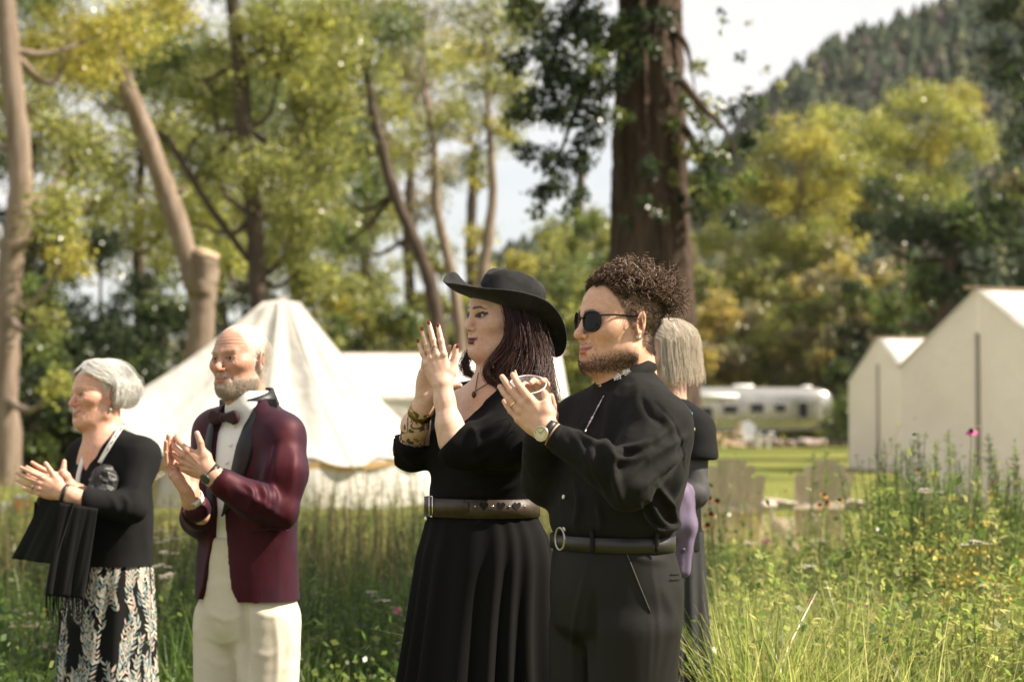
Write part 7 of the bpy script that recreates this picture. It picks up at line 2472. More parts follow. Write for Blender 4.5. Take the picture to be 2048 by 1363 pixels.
    # ---------------- skirt
    ss = [G.sec(1010, 857, 1071, 0.76, yb), G.sec(1035, 852, 1076, 0.78, yb), G.sec(1075, 842, 1094, 0.82, yb), G.sec(1120, 832, 1103, 0.86, yb), G.sec(1200, 822, 1106, 0.92, yb),
          G.sec(1363, 800, 1112, 0.95, yb), G.sec(1600, 770, 1130, 0.95, yb), G.sec(1800, 750, 1150, 0.95, yb)]
    sv, sf, pos = skirt_mesh(ss, 60, 200, 17, (0.001, 0.030), 3, 0.9, 0.5)
    sk = mesh_obj('skirt', sv, sf, DRESS_BLACK, T, True)
    # ---------------- belt
    s0 = G.sec(1012, 855, 1072, 0.77, yb)
    Re = np.stack([np.array((math.cos(s0[5]), math.sin(s0[5]), 0)), np.array((-math.sin(s0[5]), math.cos(s0[5]), 0)), (0, 0, 1.0)], 1)
    cv, cf = ring_band((s0[1], s0[2], s0[0]), Re, s0[3] + 0.006, s0[4] + 0.006, 0.050, 0.005, 72)
    belt = mesh_obj('belt', cv, cf, BROWN_LEATHER, T, True)
    cen = np.array((s0[1], s0[2], s0[0]))

    def on_belt(px, py, lift=0.0):
        # intersect the pixel ray with the belt ellipse
        best = None
        for a in np.linspace(0, 2 * math.pi, 720):
            P = cen + Re @ np.array(((s0[3] + 0.011 + lift) * math.cos(a), (s0[4] + 0.011 + lift) * math.sin(a), 0))
            if P[1] > cen[1]: continue
            e = abs(1024 + FPX * P[0] / P[1] - px)
            if best is None or e < best[0]: best = (e, P, a)
        P = best[1]
        tan = Re @ np.array((-(s0[3]) * math.sin(best[2]), s0[4] * math.cos(best[2]), 0)); tan /= np.linalg.norm(tan)
        if tan[0] < 0: tan = -tan
        z = W(px, py, P[1])[2]
        nrm = np.cross(tan, (0, 0, 1.0))
        return np.array((P[0], P[1], z)), tan, nrm
    hole = mat('heart_hole', (0.006, 0.005, 0.005), rough=0.9)
    for hx in (968, 1002, 1034):
        P, tn, nn = on_belt(hx, 1011, 0.0008)
        out = []
        for k in range(28):
            a = 2 * math.pi * k / 28
            hx_ = 16 * math.sin(a) ** 3; hz_ = 13 * math.cos(a) - 5 * math.cos(2 * a) - 2 * math.cos(3 * a) - math.cos(4 * a)
            out.append(P + tn * hx_ * 0.00078 + np.array((0, 0, 1)) * (hz_ * 0.00082))
        mesh_obj('heart_cutout', out, [tuple(range(28))], hole, belt)
    for hx in (951, 985, 1019, 1049):
        P, tn, nn = on_belt(hx, 1012, 0.0)
        m_ = MB(); m_.lathe([(0.0034, 0.0), (0.0030, 0.0016), (0.0, 0.0026)], P, nn, 10, False)
        m_.build('stud', STEEL, belt, True)
    # overlapping strap end and buckle
    rows = []
    for px in np.linspace(864, 937, 12):
        P, tn, nn = on_belt(px, 1013, 0.0015)
        e = 0.019 if px < 930 else 0.019 - (px - 930) * 0.0009
        rows.append([P + np.array((0, 0, 1)) * e + nn * 0.0015, P - np.array((0, 0, 1)) * e + nn * 0.0015, P - np.array((0, 0, 1)) * e, P + np.array((0, 0, 1)) * e])
    rv = np.array(rows).reshape(-1, 3)
    rf = np.array([(i * 4 + k, (i + 1) * 4 + k, (i + 1) * 4 + (k + 1) % 4, i * 4 + (k + 1) % 4) for i in range(11) for k in range(4)])
    mesh_obj('strap_end', rv, rf, BROWN_LEATHER, belt)
    P, tn, nn = on_belt(861, 1012, 0.004)
    m_ = MB(); z1 = np.array((0, 0, 1.0))
    q4 = [P + z1 * 0.027 - tn * 0.006, P + z1 * 0.027 + tn * 0.014, P - z1 * 0.027 + tn * 0.014, P - z1 * 0.027 - tn * 0.006]
    for i in range(4): m_.tube([q4[i], q4[(i + 1) % 4]], 0.0024, 6)
    m_.build('buckle', STEEL, belt, True)
    pc = on_belt(858, 1038, 0.004)[0]
    m_ = MB(); m_.lathe([(0.0, 0.003), (0.007, 0.002), (0.0075, -0.002), (0.0, -0.003)], W(853, 1037, pc[1]), (0.4, -0.9, 0.1), 12, False)
    m_.build('belt_charm', STEEL, belt, True)
    # ---------------- hat
    hat_o = G.p(1016, 619, 0.0)
    RH = frame(58, 16, 6)
    H = thing_part = None
    na, nr_ = 96, 16
    V_ = []
    for i in range(nr_ + 1):
        t = i / nr_
        for j in range(na):
            a = 2 * math.pi * j / na
            cf_, sf_ = math.cos(a), math.sin(a)
            r0 = (0.078 * sf_, 0.098 * cf_)
            r1 = (0.158 * sf_, (0.205 if cf_ > 0 else 0.190) * cf_)
            x = r0[0] + (r1[0] - r0[0]) * t; y = r0[1] + (r1[1] - r0[1]) * t
            pk_ = math.exp(-((math.atan2(sf_, cf_) - 0.72) / 0.36) ** 2) if sf_ > 0 else 0.0
            z = (0.044 * abs(sf_) ** 1.5 + 0.036 * pk_) * t ** 1.9 - (0.020 if cf_ > 0 else 0.078) * cf_ * cf_ * t ** 1.8
            if cf_ > 0: z += 0.030 * (t ** 3) * cf_ ** 6
            x *= 1 - 0.12 * t * abs(sf_) ** 2 - 0.22 * t * pk_
            V_.append((x, y, z))
    V_ = np.array(V_)
    top = V_ + (0, 0, 0.0016); bot = V_ - (0, 0, 0.0016)
    nb = len(V_)
    idx = np.arange(nb).reshape(nr_ + 1, na)
    a = idx[:-1]; b = np.roll(a, -1, 1); c = idx[1:]; d_ = np.roll(c, -1, 1)
    f1 = np.stack([a, c, d_, b], -1).reshape(-1, 4)
    f2 = (f1 + nb)[:, ::-1]
    e1 = np.stack([idx[-1], idx[-1] + nb, np.roll(idx[-1], -1) + nb, np.roll(idx[-1], -1)], -1)
    e0 = np.stack([idx[0], np.roll(idx[0], -1), np.roll(idx[0], -1) + nb, idx[0] + nb], -1)
    VB = np.vstack([top, bot]); FB = np.vstack([f1, f2, e1, e0])
    hw = lambda P: hat_o + (np.asarray(P) @ RH.T)
    hat = mesh_obj('hat_brim', hw(VB), FB, FELT, T, True)
    # crown
    prof = [(1.0, -0.002), (1.0, 0.02), (0.985, 0.045), (0.955, 0.068), (0.90, 0.085), (0.80, 0.097), (0.62, 0.104), (0.40, 0.105), (0.2, 0.104), (0.05, 0.103)]
    CV = []
    for (f, z) in prof:
        for j in range(na):
            a_ = 2 * math.pi * j / na
            x = 0.0795 * f * math.sin(a_); y = 0.0995 * f * math.cos(a_)
            hgt = z
            k = max(0, z - 0.03) / 0.075
            x *= 1 - 0.24 * k * max(math.cos(a_), 0) ** 1.0
            dent = 0.026 * math.exp(-(x / 0.024) ** 2) * k ** 3 * (0.75 + 0.35 * max(y, 0) / 0.08)
            side = 0.006 * math.exp(-((abs(x) - 0.055) / 0.02) ** 2 - ((y - 0.045) / 0.03) ** 2) * k
            hgt = z - dent + 0.008 * k * (y / 0.1)
            x -= math.copysign(side, x)
            CV.append((x, y, hgt))
    idx = np.arange(len(CV)).reshape(len(prof), na)
    a = idx[:-1]; b = np.roll(a, -1, 1); c = idx[1:]; d_ = np.roll(c, -1, 1)
    FC = [tuple(x) for x in np.stack([a, b, d_, c], -1).reshape(-1, 4)] + [tuple(idx[-1])]
    mesh_obj('hat_crown', hw(np.array(CV)), FC, FELT, T, True)
    # ---------------- hair
    p = G.p
    bl = [([p(1003, 598, -0.070), p(1016, 640, -0.078), p(1014, 680, -0.080), p(998, 712, -0.088), p(980, 738, -0.100), p(984, 762, -0.108), p(1012, 774, -0.112)], 230, (0.006, 0.008, 0.004), 0.013, 1.2),
          ([p(1016, 595, -0.066), p(1030, 645, -0.078), p(1029, 695, -0.084), p(1012, 735, -0.100), p(1008, 768, -0.112), p(1032, 792, -0.118)], 260, (0.009, 0.010, 0.004), 0.014, 1.1),
          ([p(1036, 600, -0.055), p(1048, 660, -0.066), p(1052, 715, -0.075), p(1046, 760, -0.100), p(1056, 800, -0.118), p(1078, 835, -0.12)], 300, (0.013, 0.012, 0.005), 0.014, 1.1),
          ([p(1060, 620, -0.025), p(1070, 670, -0.040), p(1078, 715, -0.055), p(1082, 760, -0.085), p(1095, 800, -0.105), p(1108, 850, -0.11)], 320, (0.013, 0.016, 0.006), 0.012, 0.9),
          ([p(1070, 625, 0.02), p(1082, 680, 0.01), p(1090, 730, -0.01), p(1100, 780, -0.05), p(1112, 835, -0.07)], 240, (0.010, 0.022, 0.006), 0.005, 0.8),
          ([p(1045, 640, 0.03), p(1050, 700, 0.05), p(1040, 750, 0.07), p(1035, 800, 0.08)], 220, (0.03, 0.03, 0.005), 0.004, 1.0),
          ([p(958, 690, 0.085), p(938, 708, 0.085), p(930, 728, 0.08), p(940, 748, 0.07), p(962, 752, 0.06)], 120, (0.006, 0.012, 0.004), 0.004, 1.0)]
    allp = []
    for i, (gd, n, sp, wv, wf) in enumerate(bl): allp.append(bundle(gd, int(n * 1.7), sp, 100 + i, 20, wv, wf))
    Pth = np.concatenate(allp)
    HV, HF = strands(Pth, 0.0008, 0.0005)
    hcol = hair_col(len(HV), 60, (0.036, 0.0105, 0.0070), 0.35, 8)
    mesh_obj('long_hair', HV, HF, HAIRM, T, True, hcol)
    return T


make_hat_woman()
# ------------------------------------------------------------------ older man in the burgundy dinner jacket
def shot_silk():
    m, nt, b = new_mat('burgundy_shot_silk')
    L = nt.links
    tc = nt.nodes.new('ShaderNodeTexCoord'); mp = nt.nodes.new('ShaderNodeMapping'); mp.inputs['Scale'].default_value = (1, 1, 0.12)
    n = nt.nodes.new('ShaderNodeTexNoise'); n.inputs['Scale'].default_value = 320; n.inputs['Detail'].default_value = 3
    r = nt.nodes.new('ShaderNodeValToRGB')
    r.color_ramp.elements[0].position = 0.3; r.color_ramp.elements[0].color = (0.022, 0.003, 0.006, 1)
    r.color_ramp.elements[1].position = 0.7; r.color_ramp.elements[1].color = (0.046, 0.005, 0.009, 1)
    lw = nt.nodes.new('ShaderNodeLayerWeight'); lw.inputs['Blend'].default_value = 0.32
    mx = nt.nodes.new('ShaderNodeMix'); mx.data_type = 'RGBA'; mx.inputs['B'].default_value = (0.022, 0.016, 0.030, 1)
    L.new(tc.outputs['Object'], mp.inputs['Vector']); L.new(mp.outputs['Vector'], n.inputs['Vector']); L.new(n.outputs['Fac'], r.inputs['Fac'])
    n3 = nt.nodes.new('ShaderNodeTexNoise'); n3.inputs['Scale'].default_value = 11; n3.inputs['Detail'].default_value = 4
    mp3 = nt.nodes.new('ShaderNodeMapping'); mp3.inputs['Scale'].default_value = (1, 1, 0.35); L.new(tc.outputs['Object'], mp3.inputs['Vector']); L.new(mp3.outputs['Vector'], n3.inputs['Vector'])
    r3 = nt.nodes.new('ShaderNodeValToRGB'); r3.color_ramp.elements[0].position = 0.42; r3.color_ramp.elements[0].color = (0, 0, 0, 1); r3.color_ramp.elements[1].position = 0.66; r3.color_ramp.elements[1].color = (0.8, 0.8, 0.8, 1)
    L.new(n3.outputs['Fac'], r3.inputs['Fac'])
    m3 = nt.nodes.new('ShaderNodeMix'); m3.data_type = 'RGBA'; m3.inputs['B'].default_value = (0.016, 0.009, 0.016, 1)
    L.new(r3.outputs['Color'], m3.inputs['Factor']); L.new(r.outputs['Color'], m3.inputs['A']); L.new(m3.outputs['Result'], mx.inputs['A'])
    L.new(lw.outputs['Facing'], mx.inputs['Factor']); L.new(mx.outputs['Result'], b.inputs['Base Color'])
    b.inputs['Roughness'].default_value = 0.56; b.inputs['Specular IOR Level'].default_value = 0.28
    b.inputs['Specular Tint'].default_value = (1.0, 0.45, 0.5, 1)
    bp = nt.nodes.new('ShaderNodeBump'); bp.inputs['Distance'].default_value = 0.0004
    L.new(n.outputs['Fac'], bp.inputs['Height']); L.new(bp.outputs['Normal'], b.inputs['Normal'])
    return m


SATIN = mat('black_satin', (0.010, 0.010, 0.012), rough=0.45, spec=0.4)
SHIRT_WHITE = mat('white_shirt_cotton', (0.74, 0.73, 0.72), rough=0.8, var=0.06, scale=60)
LINEN_CREAM = mat('cream_linen', (0.60, 0.53, 0.43), rough=0.85, var=0.10, scale=220, bump=0.0005, bscale=700)


def make_old_man():
    G = Fig(6.3)
    base = G.p(490, 1694, 0)
    T = thing('person', 'older man with white beard in a burgundy dinner jacket and bow tie, clapping', 'person', (base[0], base[1], 0.0))
    SILK = shot_silk()
    R = frame(32, 2, -2)
    hc = G.p(480, 719, 0.0)
    sc = 0.975
    q = dict(skin=(0.50, 0.275, 0.195), red=(0.58, 0.20, 0.14), ruddy=0.5, jaw=1.03, fat=0.002, face=1.02, nose=1.18, smile=1.9, lips=0.8, lipc=(0.50, 0.15, 0.12), lipa=0.95,
             browc=(0.50, 0.36, 0.28), browa=0.3, browt=1.2, mouth=0.0034, teeth=True, open=0.0044, lines=0.0014, bags=1, brow=1.05, ear=1.12, shadow=0.35, age=1.2)
    yb = 40
    Rb = frame(yb)

    def neck(vol, L):
        vol.cap(L.w((0, -0.028, -0.06)), G.p(500, 835, 0.01), 0.056, 0.062, 0.03)
        vol.cap(L.w((0, 0.02, -0.085)), G.p(490, 830, -0.01), 0.040, 0.05, 0.03)
    V, F, N, L, l, col = build_head(hc, R, sc, q, neck, h=0.0022)
    x, y, z = l.T
    nb = vnoise(l * 100, 5) * 0.006
    mouthhole = np.exp(-((x / 0.031) ** 2 + ((z + 0.0700) / 0.0125) ** 2) ** 2) * (y > 0.06)
    beard = sstep(-0.046, -0.066, z + 0.16 * np.clip(y, 0, 0.1) + nb) * sstep(-0.020, 0.0, y + nb) * sstep(-0.14, -0.118, z)
    stache = np.exp(-(((np.abs(x) - 0.014) / 0.019) ** 4 + ((z + 0.0525 + np.abs(x) * 0.30) / 0.0058) ** 2)) * (y > 0.06)
    side = sstep(0.014, 0.0, y) * sstep(-0.05, -0.03, z) * sstep(0.03, 0.01, z) * (y > -0.012)
    beard = np.clip(beard * (1 - mouthhole) + stache * (1 - 0.8 * mouthhole) + 0.5 * side, 0, 1)
    ear = np.exp(-((((np.abs(x) - 0.084) / 0.018) ** 2 + ((y + 0.012) / 0.026) ** 2 + ((z + 0.010) / 0.040) ** 2)) ** 3)
    hair = sstep(0.040, 0.015, y - 0.30 * np.clip(z, -0.05, 0.1) + nb) * (z > -0.06) * (1 - ear) * sstep(0.16, 0.10, z)
    col = mixc(col, beard * 0.55, (0.55, 0.47, 0.40))
    col = mixc(col, hair * 0.6, (0.62, 0.57, 0.52))
    parts = [(V, F, col)]
    skin = (0.54, 0.30, 0.21); red = (0.56, 0.24, 0.17)
    # near (left) hand: back to the camera, fingers to the left and up
    wl = G.p(418, 943, -0.30)
    d = G.p(330, 893, -0.27) - wl
    vol = Vol(G.p(300, 1000, -0.45), G.p(480, 850, -0.16), 0.0020)
    JL = hand_ops(vol, wl, d, (-0.30, -0.90, -0.10), True, 1.0, dict(index=(22, 22, 14), middle=(24, 24, 14), ring=(26, 24, 14), little=(30, 24, 12)), 0.8,
                  thumb=[(0.048, 0.040, -0.008), (0.066, 0.064, -0.010), (0.090, 0.082, -0.016)], forearm=[G.p(430, 955, -0.30), G.p(462, 975, -0.29)], fr=(0.028, 0.031))
    hv, hf = vol.mesh(); hv = smooth_mesh(hv, hf, 1, 0.3)
    hn = vnormals(hv, hf)
    for f in ('index', 'middle', 'ring', 'little'):      # tendons
        p0 = wl * 0.75 + JL[f][0][0] * 0.25 + JL['axes'][2] * 0.014; p1 = JL[f][0][0] + JL['axes'][2] * 0.011
        dd, _ = seg_dist(hv, p0, p1)
        hv = hv + hn * (0.0016 * np.exp(-(dd / 0.0042) ** 2))[:, None]
    parts.append((hv, hf, hand_color(hv, JL, skin, red, amt=0.4)))
    # far (right) hand: palm up and towards the other
    wr = G.p(380, 988, -0.24)
    d = G.p(332, 905, -0.25) - wr
    vol = Vol(G.p(290, 1060, -0.40), G.p(460, 850, -0.08), 0.0020)
    JR = hand_ops(vol, wr, d, (-0.75, 0.45, -0.42), False, 1.0, dict(all=(10, 16, 12)), 0.6,
                  thumb=[(0.046, 0.040, -0.014), (0.072, 0.056, -0.020), (0.098, 0.060, -0.028)], forearm=[G.p(382, 1000, -0.23), G.p(402, 1030, -0.19)], fr=(0.027, 0.029))
    hv, hf = vol.mesh(); hv = smooth_mesh(hv, hf, 1, 0.3)
    parts.append((hv, hf, hand_color(hv, JR, skin, red, amt=0.4)))
    parts.append(inner_body([([G.p(497, 830, 0), G.p(497, 900, 0), G.p(497, 1100, 0)], [0.04, 0.06, 0.08]),
                             ([G.p(500, 840, 0), G.p(560, 880, -0.11), G.p(556, 1012, -0.19), G.p(462, 974, -0.29)], [0.03, 0.036, 0.036, 0.03]),
                             ([G.p(490, 840, 0), G.p(436, 875, 0.10), G.p(400, 1032, -0.03), G.p(402, 1026, -0.19)], [0.03, 0.036, 0.034, 0.027]),
                             ([G.p(497, 1100, 0), G.p(532, 1220, -0.055), G.p(538, 1450, -0.055), G.p(544, 1670, -0.055)], [0.09, 0.072, 0.055, 0.04]),
                             ([G.p(497, 1100, 0), G.p(454, 1220, 0.06), G.p(446, 1450, 0.06), G.p(452, 1670, 0.06)], [0.09, 0.072, 0.055, 0.04])], 0.010))
    bv, bf, bc = join(parts)
    mesh_obj('body', bv, bf, SKIN, T, True, bc)
    eyes(L, T, (0.10, 0.075, 0.05))
    up = R[:, 2]; fw = R[:, 1]
    HV, HF = short_hair(V, F, N, hair, 9000, 0.013, lambda p, n: np.broadcast_to(-up * 0.9 - fw * 0.9, p.shape), 0.00045, 4, 3, 0.3, 0.15)
    mesh_obj('short_white_hair', HV, HF, HAIR_WHITE, T, True, hair_col(len(HV), 12, (0.82, 0.79, 0.74), 0.08, 3))
    HV, HF = short_hair(V, F, N, beard ** 1.3, 7500, 0.0060, lambda p, n: np.broadcast_to(-up * 0.9 + fw * 0.1, p.shape), 0.00042, 4, 4, 0.4, 0.35)
    bcol = hair_col(len(HV), 12, (0.68, 0.60, 0.52), 0.14, 4)
    mesh_obj('beard', HV, HF, HAIR_WHITE, T, True, bcol)
    bm = ((np.abs(z - 0.0205) < 0.0045) & (np.abs(x) > 0.010) & (np.abs(x) < 0.046) & (y > 0.04)).astype(float)
    HV, HF = short_hair(V, F, N, bm, 200, 0.005, lambda p, n: n * 0.1 + R[:, 0] * np.sign(L.inv(p)[:, :1]) * 0.9, 0.0004, 4, 5, 0.3, 0.3)
    mesh_obj('eyebrows', HV, HF, HAIRM, T, True, hair_col(len(HV), 12, (0.55, 0.45, 0.37), 0.2, 4))
    # ---------------- white dress shirt front
    vol = Vol(G.p(360, 1120, -0.34), G.p(680, 760, 0.30), 0.0062)
    shirt_secs = [G.sec(780, 458, 540, 1.0, yb, 0.0), G.sec(812, 450, 548, 0.95, yb), G.sec(835, 446, 552, 0.7, yb), G.sec(870, 424, 574, 0.62, yb), G.sec(930, 410, 586, 0.64, yb), G.sec(1020, 405, 588, 0.67, yb), G.sec(1110, 412, 584, 0.67, yb)]
    vol.loft(shirt_secs)
    vol.cap(G.p(503, 740, 0.01), G.p(497, 806, 0), 0.066, 0.062, 0.004, 's')
    sv, sf, sn = cloth_mesh(vol, 2)
    shirt = mesh_obj('shirt', sv, sf, SHIRT_WHITE, T, True)
    cc = G.p(498, 806, 0.0)
    for s in (-1, 1):       # wing of the folded collar
        A = axes_from((-0.22, -0.18, 0.96), Rb[:, 1])
        cv, cf = ring_band(cc, A, 0.070, 0.066, 0.046, 0.004, 20, 0.10 if s > 0 else math.pi, math.pi if s > 0 else 2 * math.pi - 0.10, top=0.93)
        mesh_obj('collar', cv, cf, SHIRT_WHITE, shirt, True)
    S1 = Surf(sv, sn)
    for by in (853, 890, 925):
        p, nn = S1.at(468 - (by - 853) * 0.20, by, 0.0005)
        m_ = MB(); m_.lathe([(0.0055, 0), (0.0055, 0.0016), (0.0, 0.0024)], p, nn, 12, False); m_.build('button', mat('pearl_button', (0.75, 0.72, 0.68), rough=0.25), shirt, True)
    # bow tie
    bt = G.p(482, 834, 0) + Rb[:, 1] * 0.072
    vol = Vol(bt - 0.09, bt + 0.09, 0.0025)
    rgt = Rb[:, 0]
    for s in (-1, 1):
        vol.chain([bt, bt + rgt * s * 0.026, bt + rgt * s * 0.046], [0.010, 0.016, 0.023], 0.006)
    for s in (-1, 1):
        vol.box(bt + Rb[:, 1] * s * 0.045, (0.2, 0.034, 0.2), Rb, 0, 0.006, 's')
    vol.ell(bt, (0.012, 0.014, 0.016), Rb, 0.003)
    tv, tf, tn = cloth_mesh(vol, 1)
    mesh_obj('bow_tie', tv, tf, mat('burgundy_velvet', (0.022, 0.002, 0.004), rough=0.8, sheen=0.05), T, True)
    # ---------------- jacket
    jsecs = [G.sec(800, 462, 548, 1.0, yb), G.sec(812, 452, 556, 0.75, yb), G.sec(828, 436, 576, 0.55, yb), G.sec(850, 414, 594, 0.54, yb), G.sec(890, 402, 604, 0.58, yb), G.sec(950, 398, 604, 0.62, yb), G.sec(1020, 394, 600, 0.66, yb),
             G.sec(1080, 392, 598, 0.68, yb), G.sec(1140, 388, 600, 0.72, yb), G.sec(1206, 385, 603, 0.74, yb)]
    vol = Vol(G.p(310, 1225, -0.42), G.p(720, 770, 0.34), 0.0056)
    vol.loft(jsecs)
    # hollow out so that it reads as a coat over the trousers, open at the hem
    sl = G.p(563, 872, -0.11); el = G.p(558, 1020, -0.19); we = G.p(446, 966, -0.295)
    vol.chain([G.p(535, 838, -0.05), sl, G.p(570, 945, -0.16), el], [0.046, 0.064, 0.062, 0.056], 0.05)
    vol.chain([el, G.p(505, 1000, -0.25), we], [0.058, 0.056, 0.045], 0.02)
    sr = G.p(432, 865, 0.10); er = G.p(398, 1035, -0.02); we2 = G.p(392, 1016, -0.205)
    vol.chain([G.p(460, 838, 0.06), sr, er], [0.05, 0.066, 0.056], 0.05)
    vol.chain([er, we2], [0.056, 0.044], 0.02)
    # cuffs
    dc = wl - we; dc /= np.linalg.norm(dc)
    vol.cap(we + dc * 0.045, we + dc * 0.14, 0.036, 0.06, 0.002, 's')
    dc2 = wr - we2; dc2 /= np.linalg.norm(dc2)
    vol.cap(we2 + dc2 * 0.042, we2 + dc2 * 0.12, 0.034, 0.05, 0.002, 's')
    # neck hole and front opening
    vol.cap(G.p(503, 740, 0.0), G.p(500, 806, 0.0), 0.078, 0.072, 0.004, 's')
    cb = G.p(497, 1000, 0); fwd = Rb[:, 1]; rt = Rb[:, 0]

    def opening(X, Y, Z):
        xr = (X - cb[0]) * rt[0] + (Y - cb[1]) * rt[1]; xf = (X - cb[0]) * fwd[0] + (Y - cb[1]) * fwd[1]
        zz = Z + 0 * xr
        w = np.interp(zz.ravel(), [G.p(0, 1230, 0)[2], G.p(0, 1206, 0)[2], G.p(0, 1170, 0)[2], G.p(0, 1060, 0)[2], G.p(0, 1020, 0)[2], G.p(0, 830, 0)[2], G.p(0, 800, 0)[2]],
                      [0.125, 0.095, 0.062, 0.030, 0.020, 0.075, 0.08]).reshape(zz.shape).astype(np.float32)
        return np.maximum(np.abs(xr) - w, 0.03 - xf)
    vol.op(opening, G.p(330, 1230, -0.4), G.p(640, 780, 0.3), 0.004, 's')
    hem = [G.sec(1190, 400, 590, 0.72, yb), G.sec(1230, 398, 592, 0.74, yb)]
    V2, F2, N2 = cloth_mesh(vol, 2)
    folds = [([(470, 975), (520, 1005), (560, 1030)], 6, 0.005), ([(488, 965), (505, 985), (500, 1015)], 6, 0.008), ([(515, 965), (530, 990), (520, 1025)], 6, 0.009), ([(540, 960), (548, 990), (545, 1030)], 6, 0.007),
             ([(545, 900), (530, 950), (525, 975)], 7, 0.006), ([(590, 900), (585, 960), (570, 1010)], 9, 0.005), ([(560, 870), (550, 930), (540, 965)], 8, 0.004), ([(450, 985), (470, 1010), (520, 1040)], 7, 0.004),
             ([(590, 1010), (575, 1060), (560, 1110)], 8, 0.003), ([(420, 880), (415, 950), (405, 1000)], 8, 0.003), ([(558, 880), (548, 900), (536, 990)], 4, -0.004)]
    V2 = V2 + N2 * (1.3 * fold_ridges(V2, N2, G, folds))[:, None]
    V2 = wrinkle(V2, N2, 0.0022, 13, 51, (1, 1, 0.6)); V2 = smooth_mesh(V2, F2, 1, 0.4); N2 = vnormals(V2, F2)
    jk = mesh_obj('jacket', V2, F2, SILK, T, True)
    S2 = Surf(V2, N2)
    # shawl lapels: raised strips beside the opening, on both sides
    for s in (-1, 1):
        rows = []
        for t in np.linspace(0, 1, 26):
            py = 798 + t * 230
            zz = G.p(497, py, 0)[2]
            w_in = np.interp(py, [798, 835, 1028], [0.079, 0.074, 0.020])
            wd = np.interp(t, [0, 0.15, 0.5, 0.85, 1], [0.050, 0.054, 0.060, 0.046, 0.006])
            for u in np.linspace(0, 1, 6):
                xr = -s * (w_in - 0.003 + wd * u)        # s=+1: camera side (person's left)
                # find jacket depth there: ellipse of the section
                J = np.array(sorted(jsecs)); c = [np.interp(zz, J[:, 0], J[:, i]) for i in range(1, 5)]
                c0 = np.array((c[0], c[1]))
                # local offsets from section centre
                off = (np.array((cb[0], cb[1])) - c0)
                xr2 = xr + off @ rt[:2]
                k = 1 - (xr2 / c[2]) ** 2
                xf = c[3] * math.sqrt(max(k, 0.02))
                P = np.array((*(c0 + rt[:2] * xr2 + fwd[:2] * xf), zz))
                nn = rt * (xr2 / c[2] ** 2) + fwd * (xf / c[3] ** 2); nn /= np.linalg.norm(nn)
                rows.append(P + nn * (0.0055 + 0.006 * math.sin(math.pi * min(u * 1.1, 1))))
        rows = np.array(rows).reshape(26, 6, 3)
        th = []
        vv = rows.reshape(-1, 3)
        ff = np.array([(i * 6 + j, (i + 1) * 6 + j, (i + 1) * 6 + j + 1, i * 6 + j + 1) for i in range(25) for j in range(5)])
        lo = mesh_obj('lapel', vv, ff, SATIN, jk, True)
        md = lo.modifiers.new('thick', 'SOLIDIFY'); md.thickness = 0.004; md.offset = -1
    # satin strip around the back of the neck
    cv, cf = ring_band(G.p(502, 806, 0.01), axes_from((-0.24, -0.20, 0.95), Rb[:, 1]), 0.080, 0.078, 0.054, 0.007, 40, 0.75, 2 * math.pi - 0.75, top=0.93)
    mesh_obj('collar', cv, cf, SATIN, jk, True)
    pk = MB(); pk.tube(S2.line([(503, 1063), (545, 1056), (578, 1060)], 0.0015, 14), 0.0024, 5); pk.build('pocket_edge', SILK, jk, True)
    # shirt cuff
    cv, cf = ring_band(we2 + dc2 * 0.038, axes_from(dc2), 0.0315, 0.033, 0.020, 0.003, 24); mesh_obj('shirt_cuff', cv, cf, SHIRT_WHITE, T, True)
    # watch
    cv, cf = ring_band(wl - dc * 0.008, axes_from(dc, JL['axes'][2]), 0.0265, 0.030, 0.018, 0.003, 28)
    wt = mesh_obj('watch', cv, cf, BELT_BLACK, T, True)
    m_ = MB(); m_.lathe([(0.0, 0.001), (0.016, 0.002), (0.0175, 0.0), (0.0175, 0.007), (0.015, 0.008), (0.0, 0.0075)], wl - dc * 0.008 + JL['axes'][2] * 0.0245 - JL['axes'][1] * 0.012, JL['axes'][2] - JL['axes'][1] * 0.5, 22, False)
    m_.build('watch_case', mat('dark_watch_face', (0.05, 0.055, 0.05), rough=0.3), wt, True)
    # ---------------- trousers
    vol = Vol(G.p(330, 1700, -0.30), G.p(690, 1060, 0.28), 0.0078)
    ss = [G.sec(1070, 405, 588, 0.72, yb), G.sec(1140, 400, 590, 0.74, yb), G.sec(1220, 398, 590, 0.74, yb), G.sec(1265, 408, 582, 0.68, yb), G.sec(1310, 440, 550, 0.55, yb), G.sec(1355, 478, 514, 0.5, yb)]
    vol.loft(ss)
    for (hx, kx, dyy) in ((535, 538, -0.055), (452, 446, 0.065)):
        vol.chain([G.p(hx, 1240, dyy), G.p(kx, 1430, dyy), G.p(kx + 6, 1630, dyy), G.p(kx + 6, 1665, dyy)], [0.104, 0.092, 0.080, 0.080], 0.02)
    V3, F3, N3 = cloth_mesh(vol, 2)
    fl = [([(420, 1225), (450, 1240), (480, 1232)], 5, 0.004), ([(415, 1270), (445, 1285), (480, 1275)], 5, 0.004), ([(500, 1220), (540, 1232), (570, 1228)], 5, 0.004), ([(410, 1310), (440, 1330), (470, 1318)], 6, 0.004),
          ([(488, 1190), (490, 1280), (497, 1363)], 7, -0.022), ([(550, 1230), (556, 1300), (552, 1380)], 6, 0.005), ([(575, 1225), (580, 1290), (572, 1363)], 6, 0.004), ([(500, 1300), (530, 1310), (560, 1300)], 6, 0.003)]
    V3 = V3 + N3 * fold_ridges(V3, N3, G, fl)[:, None]
    V3 = wrinkle(V3, N3, 0.0030, 12, 61, (1, 1, 1.6)); V3 = smooth_mesh(V3, F3, 1, 0.4)
    mesh_obj('trousers', V3, F3, LINEN_CREAM, T, True)
